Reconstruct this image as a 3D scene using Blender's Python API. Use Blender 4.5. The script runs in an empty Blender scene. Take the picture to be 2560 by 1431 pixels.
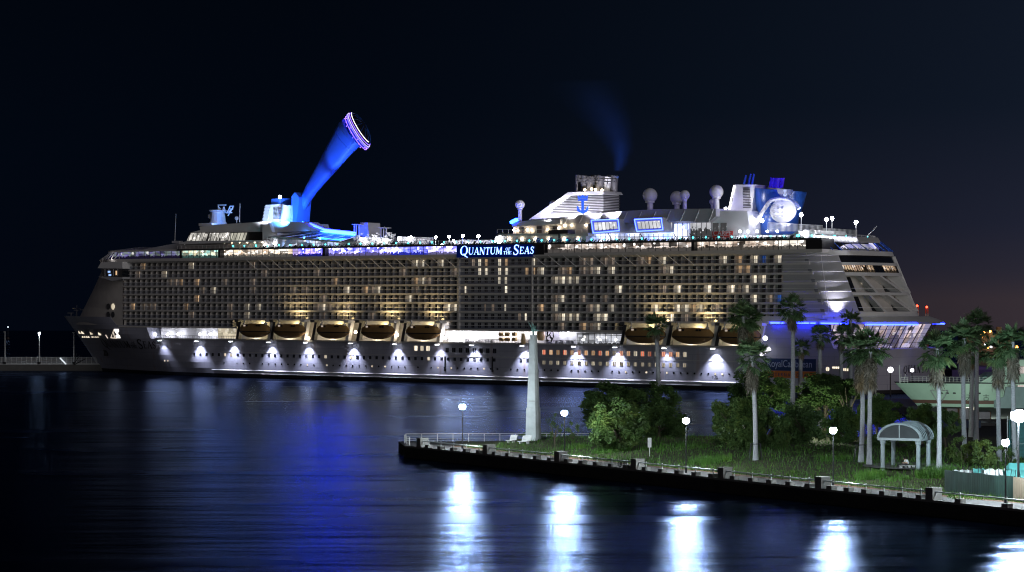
import bpy, math, random
from mathutils import Vector, Matrix
random.seed(7)
R = math.radians
sc = bpy.context.scene
COL = sc.collection

# ---------------------------------------------------------------- camera, world, exposure
F = 6000.0; CX = 1280.0; HY = 748.0; CH = 25.0           # focal length (photo px), centre column, horizon row, eye height
cam = bpy.data.cameras.new('camera'); cam.sensor_width = 36; cam.lens = F/2560*36
cam.shift_y = (HY-715.5)/2560; cam.clip_start = 1; cam.clip_end = 60000
co = bpy.data.objects.new('camera', cam); COL.objects.link(co)
co.location = (0, 0, CH); co.rotation_euler = (R(90), 0, 0); sc.camera = co

w = bpy.data.worlds.new('World'); sc.world = w; w.use_nodes = True
nt = w.node_tree; nt.nodes.clear()
def nn(t, ty, **kw):
    n = t.nodes.new(ty)
    for k, v in kw.items(): setattr(n, k, v)
    return n
def mth(t, op, a, b=None, c=None, clamp=False):
    n = t.nodes.new('ShaderNodeMath'); n.operation = op; n.use_clamp = clamp
    for i, x in enumerate((a, b, c)):
        if x is None: continue
        if isinstance(x, (int, float)): n.inputs[i].default_value = x
        else: t.links.new(x, n.inputs[i])
    return n.outputs[0]
def mixc(t, f, a, b, bt='MIX'):
    n = t.nodes.new('ShaderNodeMix'); n.data_type = 'RGBA'; n.blend_type = bt
    for i, x in ((0, f), (6, a), (7, b)):
        if isinstance(x, (int, float)): n.inputs[i].default_value = x
        elif isinstance(x, (tuple, list)): n.inputs[i].default_value = (*x[:3], 1)
        else: t.links.new(x, n.inputs[i])
    return n.outputs[2]
def ramp(t, f, stops, interp='LINEAR'):
    n = t.nodes.new('ShaderNodeValToRGB'); n.color_ramp.interpolation = interp
    e = n.color_ramp.elements
    while len(e) < len(stops): e.new(0.5)
    for i, (p, c) in enumerate(stops):
        e[i].position = p
        e[i].color = (c, c, c, 1) if isinstance(c, (int, float)) else (*c, 1)
    t.links.new(f, n.inputs[0]); return n.outputs[0]
# night sky: a physical sky with the sun far down, plus the light pollution of the harbour town
tcw = nn(nt, 'ShaderNodeTexCoord'); sx = nn(nt, 'ShaderNodeSeparateXYZ'); nt.links.new(tcw.outputs['Generated'], sx.inputs[0])
elev = sx.outputs[2]
base = ramp(nt, elev, [(0.0, (.0009, .0020, .0052)), (.06, (.0007, .0021, .0054)), (.14, (.0006, .0017, .0040)), (.5, (.0005, .0010, .0025))])
az = mth(nt, 'ARCTAN2', sx.outputs[0], sx.outputs[1])           # 0 straight ahead, + to the right
gr = mth(nt, 'SMOOTH_MIN', mth(nt, 'MULTIPLY', mth(nt, 'ADD', az, .12), 2.6), 1.0, .1)
gr = mth(nt, 'POWER', mth(nt, 'MAXIMUM', gr, 0.0), 1.8)
right = ramp(nt, elev, [(0.0, (.045, .032, .037)), (.010, (.028, .024, .035)), (.03, (.016, .017, .031)), (.08, (.0062, .0092, .0175)), (.3, (.0028, .0045, .010))])
sky1 = mixc(nt, 1.0, base, mixc(nt, gr, (0, 0, 0), right), 'ADD')
back = mth(nt, 'MAXIMUM', mth(nt, 'MULTIPLY', sx.outputs[1], -1.0), 0.0)
city = ramp(nt, elev, [(0.0, (.046, .041, .043)), (.25, (.016, .016, .020)), (.7, (.003, .004, .007))])
sky2 = mixc(nt, 1.0, sky1, mixc(nt, back, (0, 0, 0), city), 'ADD')
left = mth(nt, 'MAXIMUM', mth(nt, 'ADD', mth(nt, 'MULTIPLY', sx.outputs[0], -.93), mth(nt, 'MULTIPLY', sx.outputs[1], -.36)), 0.0)
sky2 = mixc(nt, 1.0, sky2, mixc(nt, mth(nt, 'POWER', left, 2.0), (0, 0, 0), ramp(nt, elev, [(0.0, (.085, .074, .072)), (.3, (.030, .027, .027)), (.8, (.004, .004, .007))])), 'ADD')
nsk = nn(nt, 'ShaderNodeTexSky', sky_type='NISHITA', sun_disc=False); nsk.sun_elevation = R(-12); nsk.sun_rotation = R(200)
tot = mixc(nt, .02, sky2, nsk.outputs[0], 'ADD')
bg = nn(nt, 'ShaderNodeBackground'); nt.links.new(tot, bg.inputs[0]); bg.inputs[1].default_value = 1.0
wo = nn(nt, 'ShaderNodeOutputWorld'); nt.links.new(bg.outputs[0], wo.inputs[0])

cityfill = bpy.data.lights.new('city_fill', 'SUN'); cityfill.energy = .47; cityfill.angle = R(30); cityfill.color = (1.0, .94, .92)  # unseen city glow behind the camera, added as one soft sun lamp
mo = bpy.data.objects.new('city_fill', cityfill); COL.objects.link(mo); mo.rotation_euler = (R(80), 0, R(33))

sc.view_settings.view_transform = 'Standard'; sc.view_settings.look = 'None'
sc.view_settings.exposure = 0; sc.view_settings.gamma = 1
try: sc.view_settings.use_curve_mapping = False
except Exception: pass
sc.render.engine = 'CYCLES'
cy = sc.cycles
cy.use_denoising = True
try: cy.denoiser = 'OPENIMAGEDENOISE'; cy.denoising_input_passes = 'RGB_ALBEDO_NORMAL'
except Exception: pass
cy.max_bounces = 5; cy.diffuse_bounces = 2; cy.glossy_bounces = 3; cy.transmission_bounces = 2; cy.transparent_max_bounces = 8; cy.volume_bounces = 0
cy.sample_clamp_indirect = 4; cy.caustics_reflective = False; cy.caustics_refractive = False
cy.use_light_tree = True; cy.filter_width = 1.15

# ---------------------------------------------------------------- helpers
class MB:
    """collects shapes for ONE mesh object"""
    def __init__(s): s.v = []; s.f = []
    def add(s, vs, fs):
        b = len(s.v); s.v.extend(tuple(p) for p in vs); s.f.extend(tuple(b+i for i in f) for f in fs); return s
    def quad(s, a, b, c, d): return s.add([a, b, c, d], [(0, 1, 2, 3)])
    def box(s, x0, x1, y0, y1, z0, z1):
        v = [(x, y, z) for z in (z0, z1) for y in (y0, y1) for x in (x0, x1)]
        return s.add(v, [(0, 2, 3, 1), (4, 5, 7, 6), (0, 1, 5, 4), (2, 6, 7, 3), (0, 4, 6, 2), (1, 3, 7, 5)])
    def obox(s, c, ax, ay, az, hx, hy, hz):
        c = Vector(c); ax = Vector(ax)*hx; ay = Vector(ay)*hy; az = Vector(az)*hz
        v = [c+ax*i+ay*j+az*k for k in (-1, 1) for j in (-1, 1) for i in (-1, 1)]
        return s.add(v, [(0, 2, 3, 1), (4, 5, 7, 6), (0, 1, 5, 4), (2, 6, 7, 3), (0, 4, 6, 2), (1, 3, 7, 5)])
    def prism(s, poly, v0, v1, taper=0.0):
        """(u,z) outline extruded along v"""
        n = len(poly); cu = sum(p[0] for p in poly)/n; cz = sum(p[1] for p in poly)/n
        a = [(u, v0, z) for u, z in poly]; b = [(u+(cu-u)*taper, v1, z) for u, z in poly]
        return s.add(a+b, [tuple(range(n)), tuple(range(2*n-1, n-1, -1))]+[(i, i+n, (i+1) % n+n, (i+1) % n) for i in range(n)])
    def plan(s, poly, z0, z1):
        n = len(poly); a = [(x, y, z0) for x, y in poly]; b = [(x, y, z1) for x, y in poly]
        return s.add(a+b, [tuple(range(n-1, -1, -1)), tuple(range(n, 2*n))]+[(i, (i+1) % n, (i+1) % n+n, i+n) for i in range(n)])
    def tube(s, p0, p1, r0, r1=None, n=8, cap=True):
        r1 = r0 if r1 is None else r1; p0 = Vector(p0); p1 = Vector(p1); d = (p1-p0)
        if d.length < 1e-6: return s
        d.normalize(); a = d.orthogonal().normalized(); b = d.cross(a); vs = []
        for p, r in ((p0, r0), (p1, r1)):
            for i in range(n):
                t = 2*math.pi*i/n; vs.append(p+(a*math.cos(t)+b*math.sin(t))*r)
        fs = [(i, (i+1) % n, (i+1) % n+n, i+n) for i in range(n)]
        if cap: fs += [tuple(range(n-1, -1, -1)), tuple(range(n, 2*n))]
        return s.add(vs, fs)
    def path(s, pts, r, n=6):
        for a, b in zip(pts, pts[1:]): s.tube(a, b, r, r, n)
        return s
    def lathe(s, c, prof, n=16, axis='z'):
        vs = []; fs = []
        for r, h in prof:
            for i in range(n):
                t = 2*math.pi*i/n; p = (r*math.cos(t), r*math.sin(t), h)
                if axis == 'y': p = (p[0], p[2], p[1])
                if axis == 'x': p = (p[2], p[0], p[1])
                vs.append((c[0]+p[0], c[1]+p[1], c[2]+p[2]))
        for k in range(len(prof)-1):
            for i in range(n):
                j = (i+1) % n; fs.append((k*n+i, k*n+j, (k+1)*n+j, (k+1)*n+i))
        fs.append(tuple(range(n-1, -1, -1))); m = (len(prof)-1)*n; fs.append(tuple(range(m, m+n)))
        return s.add(vs, fs)
    def ball(s, c, r, n=12, sz=1.0):
        k = max(4, n//2); return s.lathe(c, [(max(1e-3, r*math.sin(math.pi*i/k)), -r*sz*math.cos(math.pi*i/k)) for i in range(k+1)], n)
    def strip(s, A, B, closed=False):
        """quads between two equally long point rows"""
        n = len(A); m = n if closed else n-1
        return s.add(list(A)+list(B), [(i, (i+1) % n, (i+1) % n+n, i+n) for i in range(m)])
    def build(s, name, mat=None, parent=None, smooth=False, loc=None):
        me = bpy.data.meshes.new(name); me.from_pydata(s.v, [], s.f); me.update()
        if mat: me.materials.append(mat)
        if smooth:
            me.polygons.foreach_set('use_smooth', [True]*len(me.polygons))
            try: me.set_sharp_from_angle(angle=R(40))
            except Exception: pass
        o = bpy.data.objects.new(name, me); COL.objects.link(o)
        if parent: o.parent = parent
        if loc: o.location = loc
        return o
def empty(name, loc=(0, 0, 0), rz=0):
    o = bpy.data.objects.new(name, None); COL.objects.link(o); o.location = loc; o.rotation_euler = (0, 0, rz); o.empty_display_size = .5; return o
def tag(o, label, cat, group=None):
    o['label'] = label; o['category'] = cat
    if group: o['group'] = group
    return o
def kind(o, k): o['kind'] = k; return o
def cp(o, parent=None, loc=None):
    c = o.copy(); COL.objects.link(c)
    if parent is not None: c.parent = parent
    if loc is not None: c.location = loc
    return c
def copy_tree(o, parent=None):
    c = cp(o, parent)
    for ch in list(o.children): copy_tree(ch, c)
    return c

# ---------------------------------------------------------------- materials
def mat(name, color, rough=.6, metal=0.0, var=.12, scale=.6, bump=0.0, spec=.4, stretch=None):
    m = bpy.data.materials.new(name); m.use_nodes = True; t = m.node_tree; b = t.nodes['Principled BSDF']
    tc = nn(t, 'ShaderNodeTexCoord'); mp = nn(t, 'ShaderNodeMapping'); t.links.new(tc.outputs['Object'], mp.inputs[0])
    if stretch: mp.inputs['Scale'].default_value = stretch
    n = nn(t, 'ShaderNodeTexNoise'); n.inputs['Scale'].default_value = scale; n.inputs['Detail'].default_value = 5; t.links.new(mp.outputs[0], n.inputs[0])
    c = mixc(t, n.outputs[0], tuple(x*(1-2*var) for x in color), tuple(min(1, x*(1+2*var)) for x in color))
    t.links.new(c, b.inputs['Base Color']); b.inputs['Roughness'].default_value = rough; b.inputs['Metallic'].default_value = metal
    b.inputs['Specular IOR Level'].default_value = spec
    if bump:
        bp = nn(t, 'ShaderNodeBump'); bp.inputs['Strength'].default_value = bump; t.links.new(n.outputs[0], bp.inputs['Height']); t.links.new(bp.outputs[0], b.inputs['Normal'])
    return m
def emit(name, color, strength, sample=True):
    m = bpy.data.materials.new(name); m.use_nodes = True; t = m.node_tree; t.nodes.clear()
    e = nn(t, 'ShaderNodeEmission'); e.inputs[0].default_value = (*color, 1); e.inputs[1].default_value = strength
    o = nn(t, 'ShaderNodeOutputMaterial'); t.links.new(e.outputs[0], o.inputs[0])
    if not sample: m.cycles.emission_sampling = 'NONE'
    return m
def interior(name, ca, cb, strength, z0, z1, scale=(.5, .5, .9), lamps=.5, furn=.35, dark=.15):
    """what one sees through a lit pane: patches of lit wall, lamps under the ceiling, furniture and people low down"""
    m = bpy.data.materials.new(name); m.use_nodes = True; t = m.node_tree; t.nodes.clear()
    tc = nn(t, 'ShaderNodeTexCoord'); mp = nn(t, 'ShaderNodeMapping'); t.links.new(tc.outputs['Object'], mp.inputs[0]); mp.inputs['Scale'].default_value = scale
    n = nn(t, 'ShaderNodeTexNoise'); n.inputs['Scale'].default_value = .9; n.inputs['Detail'].default_value = 3; t.links.new(mp.outputs[0], n.inputs[0])
    v = nn(t, 'ShaderNodeTexVoronoi', distance='CHEBYCHEV'); v.inputs['Scale'].default_value = .8; t.links.new(mp.outputs[0], v.inputs[0])
    patch = ramp(t, v.outputs['Color'], [(.25, dark), (.5, .6), (.8, 1.0)])
    c = mixc(t, ramp(t, n.outputs[0], [(.38, 0.0), (.62, 1.0)]), ca, cb)
    c = mixc(t, 1.0, c, patch, 'MULTIPLY')
    sp = nn(t, 'ShaderNodeSeparateXYZ'); t.links.new(tc.outputs['Object'], sp.inputs[0])
    h = mth(t, 'DIVIDE', mth(t, 'SUBTRACT', sp.outputs[2], z0), z1-z0, clamp=True)
    n2 = nn(t, 'ShaderNodeTexNoise'); n2.inputs['Scale'].default_value = 1.6; n2.inputs['Detail'].default_value = 4; t.links.new(tc.outputs['Object'], n2.inputs[0])
    fm = mth(t, 'GREATER_THAN', mth(t, 'ADD', h, mth(t, 'MULTIPLY', mth(t, 'SUBTRACT', n2.outputs[0], .5), .9)), furn)
    c = mixc(t, fm, tuple(x*.05 for x in ca), c)
    v2 = nn(t, 'ShaderNodeTexVoronoi'); v2.inputs['Scale'].default_value = .55; t.links.new(tc.outputs['Object'], v2.inputs[0])
    lm = mth(t, 'MULTIPLY', mth(t, 'LESS_THAN', v2.outputs['Distance'], .30), mth(t, 'GREATER_THAN', h, .55))
    c = mixc(t, mth(t, 'MULTIPLY', lm, lamps), c, (2.2, 2.1, 2.0))
    e = nn(t, 'ShaderNodeEmission'); t.links.new(c, e.inputs[0]); e.inputs[1].default_value = strength
    o = nn(t, 'ShaderNodeOutputMaterial'); t.links.new(e.outputs[0], o.inputs[0]); m.cycles.emission_sampling = 'NONE'
    return m
def curtain(name, ca, cb, strength):
    m = bpy.data.materials.new(name); m.use_nodes = True; t = m.node_tree; t.nodes.clear()
    tc = nn(t, 'ShaderNodeTexCoord'); oi = nn(t, 'ShaderNodeObjectInfo')
    wv = nn(t, 'ShaderNodeTexWave', bands_direction='X'); wv.inputs['Scale'].default_value = .55; wv.inputs['Distortion'].default_value = 1.5; wv.inputs['Detail'].default_value = 2
    ad = nn(t, 'ShaderNodeVectorMath', operation='ADD'); t.links.new(tc.outputs['Object'], ad.inputs[0])
    cb2 = nn(t, 'ShaderNodeCombineXYZ'); t.links.new(mth(t, 'MULTIPLY', oi.outputs['Random'], 9.0), cb2.inputs[0]); t.links.new(cb2.outputs[0], ad.inputs[1])
    t.links.new(ad.outputs[0], wv.inputs[0])
    c = mixc(t, ramp(t, wv.outputs[0], [(.25, 0.0), (.75, 1.0)]), ca, cb)
    e = nn(t, 'ShaderNodeEmission'); t.links.new(c, e.inputs[0])
    t.links.new(mth(t, 'MULTIPLY', mth(t, 'ADD', mth(t, 'MULTIPLY', oi.outputs['Random'], .9), .45), strength), e.inputs[1])
    o = nn(t, 'ShaderNodeOutputMaterial'); t.links.new(e.outputs[0], o.inputs[0]); m.cycles.emission_sampling = 'NONE'
    return m
def glass(name, tint=(.75, .8, .85), gl=.12):
    m = bpy.data.materials.new(name); m.use_nodes = True; t = m.node_tree; t.nodes.clear()
    a = nn(t, 'ShaderNodeBsdfTransparent'); a.inputs[0].default_value = (*tint, 1)
    g = nn(t, 'ShaderNodeBsdfGlossy'); g.inputs['Roughness'].default_value = .08
    x = nn(t, 'ShaderNodeMixShader'); x.inputs[0].default_value = gl; t.links.new(a.outputs[0], x.inputs[1]); t.links.new(g.outputs[0], x.inputs[2])
    o = nn(t, 'ShaderNodeOutputMaterial'); t.links.new(x.outputs[0], o.inputs[0]); return m

M = {}
def hullmat():
    """bluish white hull paint, plate seams, streaks of rust, black boot topping"""
    m = bpy.data.materials.new('hull_paint'); m.use_nodes = True; t = m.node_tree; b = t.nodes['Principled BSDF']
    tc = nn(t, 'ShaderNodeTexCoord'); sp = nn(t, 'ShaderNodeSeparateXYZ'); t.links.new(tc.outputs['Object'], sp.inputs[0])
    mp = nn(t, 'ShaderNodeMapping'); mp.inputs['Scale'].default_value = (.25, .25, .035); t.links.new(tc.outputs['Object'], mp.inputs[0])
    n = nn(t, 'ShaderNodeTexNoise'); n.inputs['Scale'].default_value = 1.4; n.inputs['Detail'].default_value = 6; t.links.new(mp.outputs[0], n.inputs[0])
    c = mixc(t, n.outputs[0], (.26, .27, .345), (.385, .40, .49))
    rust = ramp(t, n.outputs[0], [(.60, 0.0), (.75, .55)])
    c = mixc(t, rust, c, (.27, .17, .12))
    cb = nn(t, 'ShaderNodeCombineXYZ'); t.links.new(sp.outputs[0], cb.inputs[0]); t.links.new(sp.outputs[2], cb.inputs[1])
    br = nn(t, 'ShaderNodeTexBrick'); br.inputs['Scale'].default_value = 1; br.inputs['Brick Width'].default_value = 9; br.inputs['Row Height'].default_value = 2.4; br.inputs['Mortar Size'].default_value = .05
    br.inputs['Color1'].default_value = (1, 1, 1, 1); br.inputs['Color2'].default_value = (.93, .93, .95, 1); br.inputs['Mortar'].default_value = (.72, .72, .76, 1); t.links.new(cb.outputs[0], br.inputs[0])
    c = mixc(t, 1.0, c, br.outputs[0], 'MULTIPLY')
    boot = mth(t, 'LESS_THAN', sp.outputs[2], .95)
    c = mixc(t, boot, c, (.008, .008, .01)); t.links.new(c, b.inputs['Base Color'])
    b.inputs['Roughness'].default_value = .55; b.inputs['Specular IOR Level'].default_value = .3
    return m
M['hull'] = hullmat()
M['white'] = mat('white_paint', (.66, .66, .68), .5, var=.06, scale=.2)
M['grey'] = mat('grey_paint', (.40, .40, .43), .55, var=.07, scale=.2)
M['cabin'] = mat('cabin_wall_paint', (.56, .53, .51), .6, var=.1, scale=.4)
M['slab'] = mat('deck_edge_paint', (.58, .56, .55), .55, var=.08, scale=.15)
M['rail'] = mat('rail_paint', (.72, .72, .72), .4, var=.05)
M['black'] = mat('black_paint', (.012, .012, .015), .5, var=.2)
M['dglass'] = mat('dark_glass', (.012, .014, .02), .12, var=.2, spec=.6)
M['bluepaint'] = mat('blue_paint', (.03, .11, .50), .45, var=.08)
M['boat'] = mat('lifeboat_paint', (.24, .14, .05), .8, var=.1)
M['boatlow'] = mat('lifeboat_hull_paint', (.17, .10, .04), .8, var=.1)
M['pipe'] = mat('smoke_pipe_steel', (.07, .07, .08), .5)
M['glass'] = glass('balcony_glass_pane', (.80, .82, .86), .06)
M['curt'] = mat('drawn_curtain', (.20, .19, .18), .8, var=.3, scale=2)
M['frame'] = mat('dark_frame', (.03, .03, .035), .5)
M['sky'] = glass('roof_glass', (.35, .45, .6), .25)
WARM = (1.0, .80, .52)
M['lampw'] = emit('white_lamp', (.92, .93, 1.0), 36)
M['lampwarm'] = emit('warm_lamp', (1.0, .80, .55), 40)
M['lampteal'] = emit('teal_lamp', (.05, .75, .85), 9, False)
M['spotface'] = emit('floodlight_face', (.88, .9, 1.0), 25, False)
M['neonb'] = emit('blue_neon', (.010, .02, 1.0), 34)
M['neonc'] = emit('pale_blue_neon', (.006, .045, 1.0), 75)
M['neonw'] = emit('ice_blue_neon', (.05, .09, 1.0), 9)
M['letter'] = emit('lit_sign_letter', (.42, .66, 1.0), 2.6, False)
M['letterb'] = emit('lit_sign_glow', (.0, .04, .9), 1.3, False)
M['signblue'] = emit('sign_backlight', (.0, .003, .05), 1.0, False)
M['purple'] = emit('violet_light', (.20, .10, 1.0), 8)
M['quayflood'] = emit('quay_flood_lamp', (.95, .93, 1.0), 6)
M['red'] = emit('red_beacon', (1.0, .05, .02), 10, False)
M['orange'] = emit('orange_lamp', (1.0, .42, .08), 14, False)
M['cab_warm'] = curtain('lit_cabin_warm', (.95, .62, .34), (.34, .20, .10), 1.0)
M['cab_white'] = curtain('lit_cabin_white', (1.0, .88, .66), (.42, .34, .24), 1.35)
M['cab_dim'] = curtain('lit_cabin_dim', (.34, .26, .19), (.12, .09, .07), .9)
M['cab_blue'] = curtain('lit_cabin_blue', (.03, .10, .38), (.01, .03, .12), .9)
M['din_red'] = curtain('lit_dining_red', (.80, .10, .05), (.75, .50, .32), .8)
M['din_or'] = curtain('lit_dining_orange', (.80, .34, .12), (.70, .55, .38), .75)
M['din_cream'] = curtain('lit_lower_window', (.80, .70, .52), (.20, .17, .13), .7)
# ================================================================ THE SHIP (local axes: u along, v across from the near side, z up)
SC, SS = .7948, .6068; SY = 704.4; BEAM = 38.0; CV = 19.0
ship = empty('cruise_ship', (0, SY, 0), -math.atan2(SS, SC))
tag(ship, 'huge white cruise ship lit up along the whole side, blue glow on its top decks', 'cruise ship')
def S(x, y, v=0.0):
    q = (x-CX)/F; u = (q*(SY+SC*v)-SS*v)/(SC+SS*q); Y = SY-SS*u+SC*v
    return u, CH-(y-HY)*Y/F
def U(x, v=0.0): return S(x, HY, v)[0]
def P(x, y, v): u, z = S(x, y, v); return (u, v, z)
def W(u, v, z): return Vector((SC*u+SS*v, SY-SS*u+SC*v, z))
def part(mb, name, m, parent=ship, smooth=False): return mb.build(name, M[m] if isinstance(m, str) else m, parent, smooth)
def prof(pts, v): return [S(x, y, v) for x, y in pts]
def point(p, power, color, r=.3, parent=None, name='ship_light'):
    l = bpy.data.lights.new(name, 'POINT'); l.energy = power; l.color = color; l.shadow_soft_size = r
    o = bpy.data.objects.new(name, l); COL.objects.link(o); o.location = p; o.parent = parent; return o
def spot(p, target, power, color, size=70, blend=.5, r=.3, parent=None, name='floodlight_beam'):
    l = bpy.data.lights.new(name, 'SPOT'); l.energy = power; l.color = color; l.spot_size = R(size); l.spot_blend = blend; l.shadow_soft_size = r
    o = bpy.data.objects.new(name, l); COL.objects.link(o); o.location = p; o.parent = parent
    o.rotation_euler = (Vector(target)-Vector(p)).to_track_quat('-Z', 'Y').to_euler(); return o

# ---- hull
ZP = 11.8
def u_stem(z): return -195.5-18.5*(max(z, 0)/19.0)**1.12+(1.5 if z < 0 else 0)
def u_end(z): return 123.0+max(0, z-3)*.12
def hb(u, z):
    Le = 88-44*min(1, max(0, z)/15); s = min(1, max(0, (u-u_stem(z))/Le)); h = CV*math.sin(math.pi/2*s)**.92
    e = u_end(z)-u; r = 7.0
    if e < r: h = min(h, CV-r+math.sqrt(max(0, r*r-(r-e)**2)))
    return h
def ring(z, u1=None, n=64):
    a = u_stem(z); b = u_end(z) if u1 is None else u1; us = []
    for i in range(n+1):
        t = i/n; us.append(a+(b-a)*(t-.16*math.sin(2*math.pi*t)/math.pi if u1 is None else t**1.3))
    near = [(u, CV-hb(u, z), z) for u in us]; far = [(u, CV+hb(u, z), z) for u in reversed(us)]
    return near+far
hm = MB()
zs = [-1.5, 0, .95, 2.5, 4.5, 6.5, 8.5, 10.2, ZP]
rings = [ring(z) for z in zs]
for a, b in zip(rings, rings[1:]): hm.strip(a, b, True)
hm.add(rings[-1], [tuple(range(len(rings[-1])))])
U1 = U(377); zs = [ZP, 13.2, 14.8, 16.3]
rings = [ring(z, U1-(z-ZP)*.55) for z in zs]
for a, b in zip(rings, rings[1:]): hm.strip(a, b, True)
hm.add(rings[-1], [tuple(range(len(rings[-1])))])
zs = [16.3, 17.6, 19.0]; rings = [ring(z, U(291)-(z-16.3)*1.2) for z in zs]
for a, b in zip(rings, rings[1:]): hm.strip(a, b, True)
hm.add(rings[0], [tuple(range(len(rings[0])))])
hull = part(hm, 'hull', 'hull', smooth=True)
# aft hull side up to the glass lounge
m = MB(); m.prism([(U(1905), ZP), (U(1905)-.8, 18.2), (U(2062), 18.2), (U(2062)+3, 10.9), (U(2062)+3, ZP)], .02, 8); part(m, 'aft_hull_side', 'hull', hull)
# bow deck and mooring gear
m = MB(); b = ring(18.1, U(291)); m.add(b, [tuple(range(len(b)))]); part(m, 'bow_deck', 'grey')
for (x, y0, y1, wd) in ((178, 789, 783, 1.6), (192, 789, 776, 1.2), (216, 787, 775, 3.0)):
    m = MB(); u, z = S(x, y0, CV); z1 = S(x, y1, CV)[1]
    m.tube((u, CV, z-1), (u, CV, z1), .25); m.box(u-wd, u+wd, CV-.3, CV+.3, z1-.15, z1+.15)
    if wd < 1.4: m.box(u-.25, u+.25, CV-2, CV+2, z1+.5, z1+.8); m.tube((u, CV, z1), (u, CV, z1+1.8), .1)
    part(m, 'deck_winch', 'grey')
# rubbing strakes and knuckle line
for (x0, x1, y, pr, th) in ((530, 1858, 1, .42, .14), (600, 1345, 2, .38, .12), (1352, 1755, 3, .38, .12)):
    z = {1: 2.15, 2: 1.22, 3: 1.22}[y]; m = MB(); u0, u1 = U(x0), U(x1); A = []; B = []
    for i in range(41):
        u = u0+(u1-u0)*i/40; A.append(u)
    for u, u2 in zip(A, A[1:]):
        va, vb = CV-hb(u, z), CV-hb(u2, z)
        m.add([(u, va-pr, z-th), (u, va, z+th), (u, va+.1, z+th), (u2, vb-pr, z-th), (u2, vb, z+th), (u2, vb+.1, z+th), (u, va+.1, z-th), (u2, vb+.1, z-th)], [(0, 3, 4, 1), (1, 4, 5, 2), (0, 6, 7, 3)])
    part(m, 'rubbing_strake', 'white', hull)
m = MB()
for u, u2 in zip(range(-118, 84, 4), range(-114, 88, 4)): m.box(u, u2, CV-hb(u, 7.9)-.12, CV-hb(u, 7.9)+.1, 7.78, 7.98)
part(m, 'knuckle_ledge', 'grey', hull)
m = MB()
m.box(U(385)+1, U(1905), -.35, .3, ZP-.15, ZP+.35); part(m, 'promenade_coaming', 'grey', hull)

# ---- windows in the hull
def pane(name, u, z, wd, hg, m, parent, v=None, pair=False, oval=False):
    v = CV-hb(u, z)-.06 if v is None else v; b = MB()
    if oval:
        b.lathe((0, 0, 0), [(wd, -.05), (wd, .03)], 12, 'y')
        b.v = [(x, y, zz*hg/wd) for x, y, zz in b.v]
    elif pair:
        for s in (-1, 1): b.box(s*wd*.55-wd*.42, s*wd*.55+wd*.42, -.04, .04, -hg, hg)
    else: b.box(-wd, wd, -.04, .04, -hg, hg)
    o = b.build(name, M[m], parent); o.location = (u, v, z); return o
pr_ = {}
def put(key, name, u, z, wd, hg, m, parent, **k):
    if key in pr_:
        o = cp(pr_[key], parent, (u, CV-hb(u, z)-.06, z)); return o
    pr_[key] = pane(name, u, z, wd, hg, m, parent, **k); return pr_[key]
rnd = random.Random(3)
gaps = ((1250, 1290), (1340, 1346))
x = 486.0
while x < 1345:
    if not any(a < x < b for a, b in gaps):
        u = U(x); lit = rnd.random() < .10
        put(('hw', lit), 'hull_window', u, 7.0, .42, .48, 'cab_white' if lit else 'dglass', hull, pair=True)
    x += 14.6+x*.0016
x = 545.0
while x < 1850:
    u = U(x); k = rnd.random(); lit = k < .13
    if len([1]) and k < .92: put(('ph', lit), 'porthole', u, 4.35, .28, .28, 'cab_white' if lit else 'dglass', hull, oval=True)
    x += 15.2+x*.0012
x = 1360.0
while x < 1722:
    u = U(x); k = rnd.random()
    put(('dw', int(k*3)), 'dining_window', u, 9.55, .55, .66, ('din_red', 'din_or', 'din_cream')[int(k*3)], hull, pair=True)
    put(('lw', k < .85), 'lower_window', u, 6.55, .5, .54, 'din_cream' if k < .85 else 'dglass', hull, pair=True)
    x += 17.6
for x in (1040, 1055, 1070):
    put('tw', 'hull_window', U(x), 10.1, .62, .72, 'cab_white', hull, pair=True)
x = 1118
while x < 1245: put('gw', 'hull_window', U(x), 9.7, .62, .68, 'dglass', hull, pair=True); x += 17
for x in (403, 412): put(('ph', True), 'porthole', U(x), 4.6, .28, .28, 'cab_white', hull, oval=True)
# bow mooring deck openings
for (x, y, sx, sy) in ((196, 830, .9, .75), (204, 830, .9, .75), (226, 831, .9, .75), (247, 832, .9, .8)):
    u, z = S(x, y, 9); b = MB(); v = CV-hb(u, z)-.08; b.add([(-sx+.4, 0, sy), (sx-.1, 0, sy), (sx+.3, 0, -sy), (-sx+.9, 0, -sy)], [(0, 1, 2, 3)])
    for k in range(7):
        u = u+(( (x-CX)/F*(SY-SS*u+SC*v) - SS*v)/SC-u)*.8; v = CV-hb(u, z)-.10
    o = b.build('mooring_port', M['lampwarm'] if 0 else M['cab_white'], hull); o.location = (u, v, z)
def onhull(x, y):
    v = 5.0
    for k in range(12):
        u, z = S(x, y, v); v = v+(CV-hb(u, z)-v)*.6
    return u, v, z
for x in (207, 212, 217, 222, 232, 236, 241, 246):
    u, v, z = onhull(x, 843); b = MB(); b.box(-.42, .42, -.05, .05, -.2, .25); o = b.build('mooring_port', M['cab_white'], hull); o.location = (u, v-.12, z)
m = MB()
pts = [onhull(x, y) for x, y in ((286, 823), (297, 823), (302, 846), (291, 846))]; m.quad(*[(u, v-.15, z) for u, v, z in pts])
o = part(m, 'shell_door_opening', emit('shell_door_light', (1, .92, .85), 1.6, False), hull)
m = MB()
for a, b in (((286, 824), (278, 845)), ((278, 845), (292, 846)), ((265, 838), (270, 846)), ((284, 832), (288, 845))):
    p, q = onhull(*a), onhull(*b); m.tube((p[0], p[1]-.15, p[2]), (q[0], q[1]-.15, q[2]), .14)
part(m, 'boarding_ladder', emit('ladder_glow', (1, .85, .7), .8, False), hull)  # ladder tubes glow to imitate light falling on them
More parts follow.
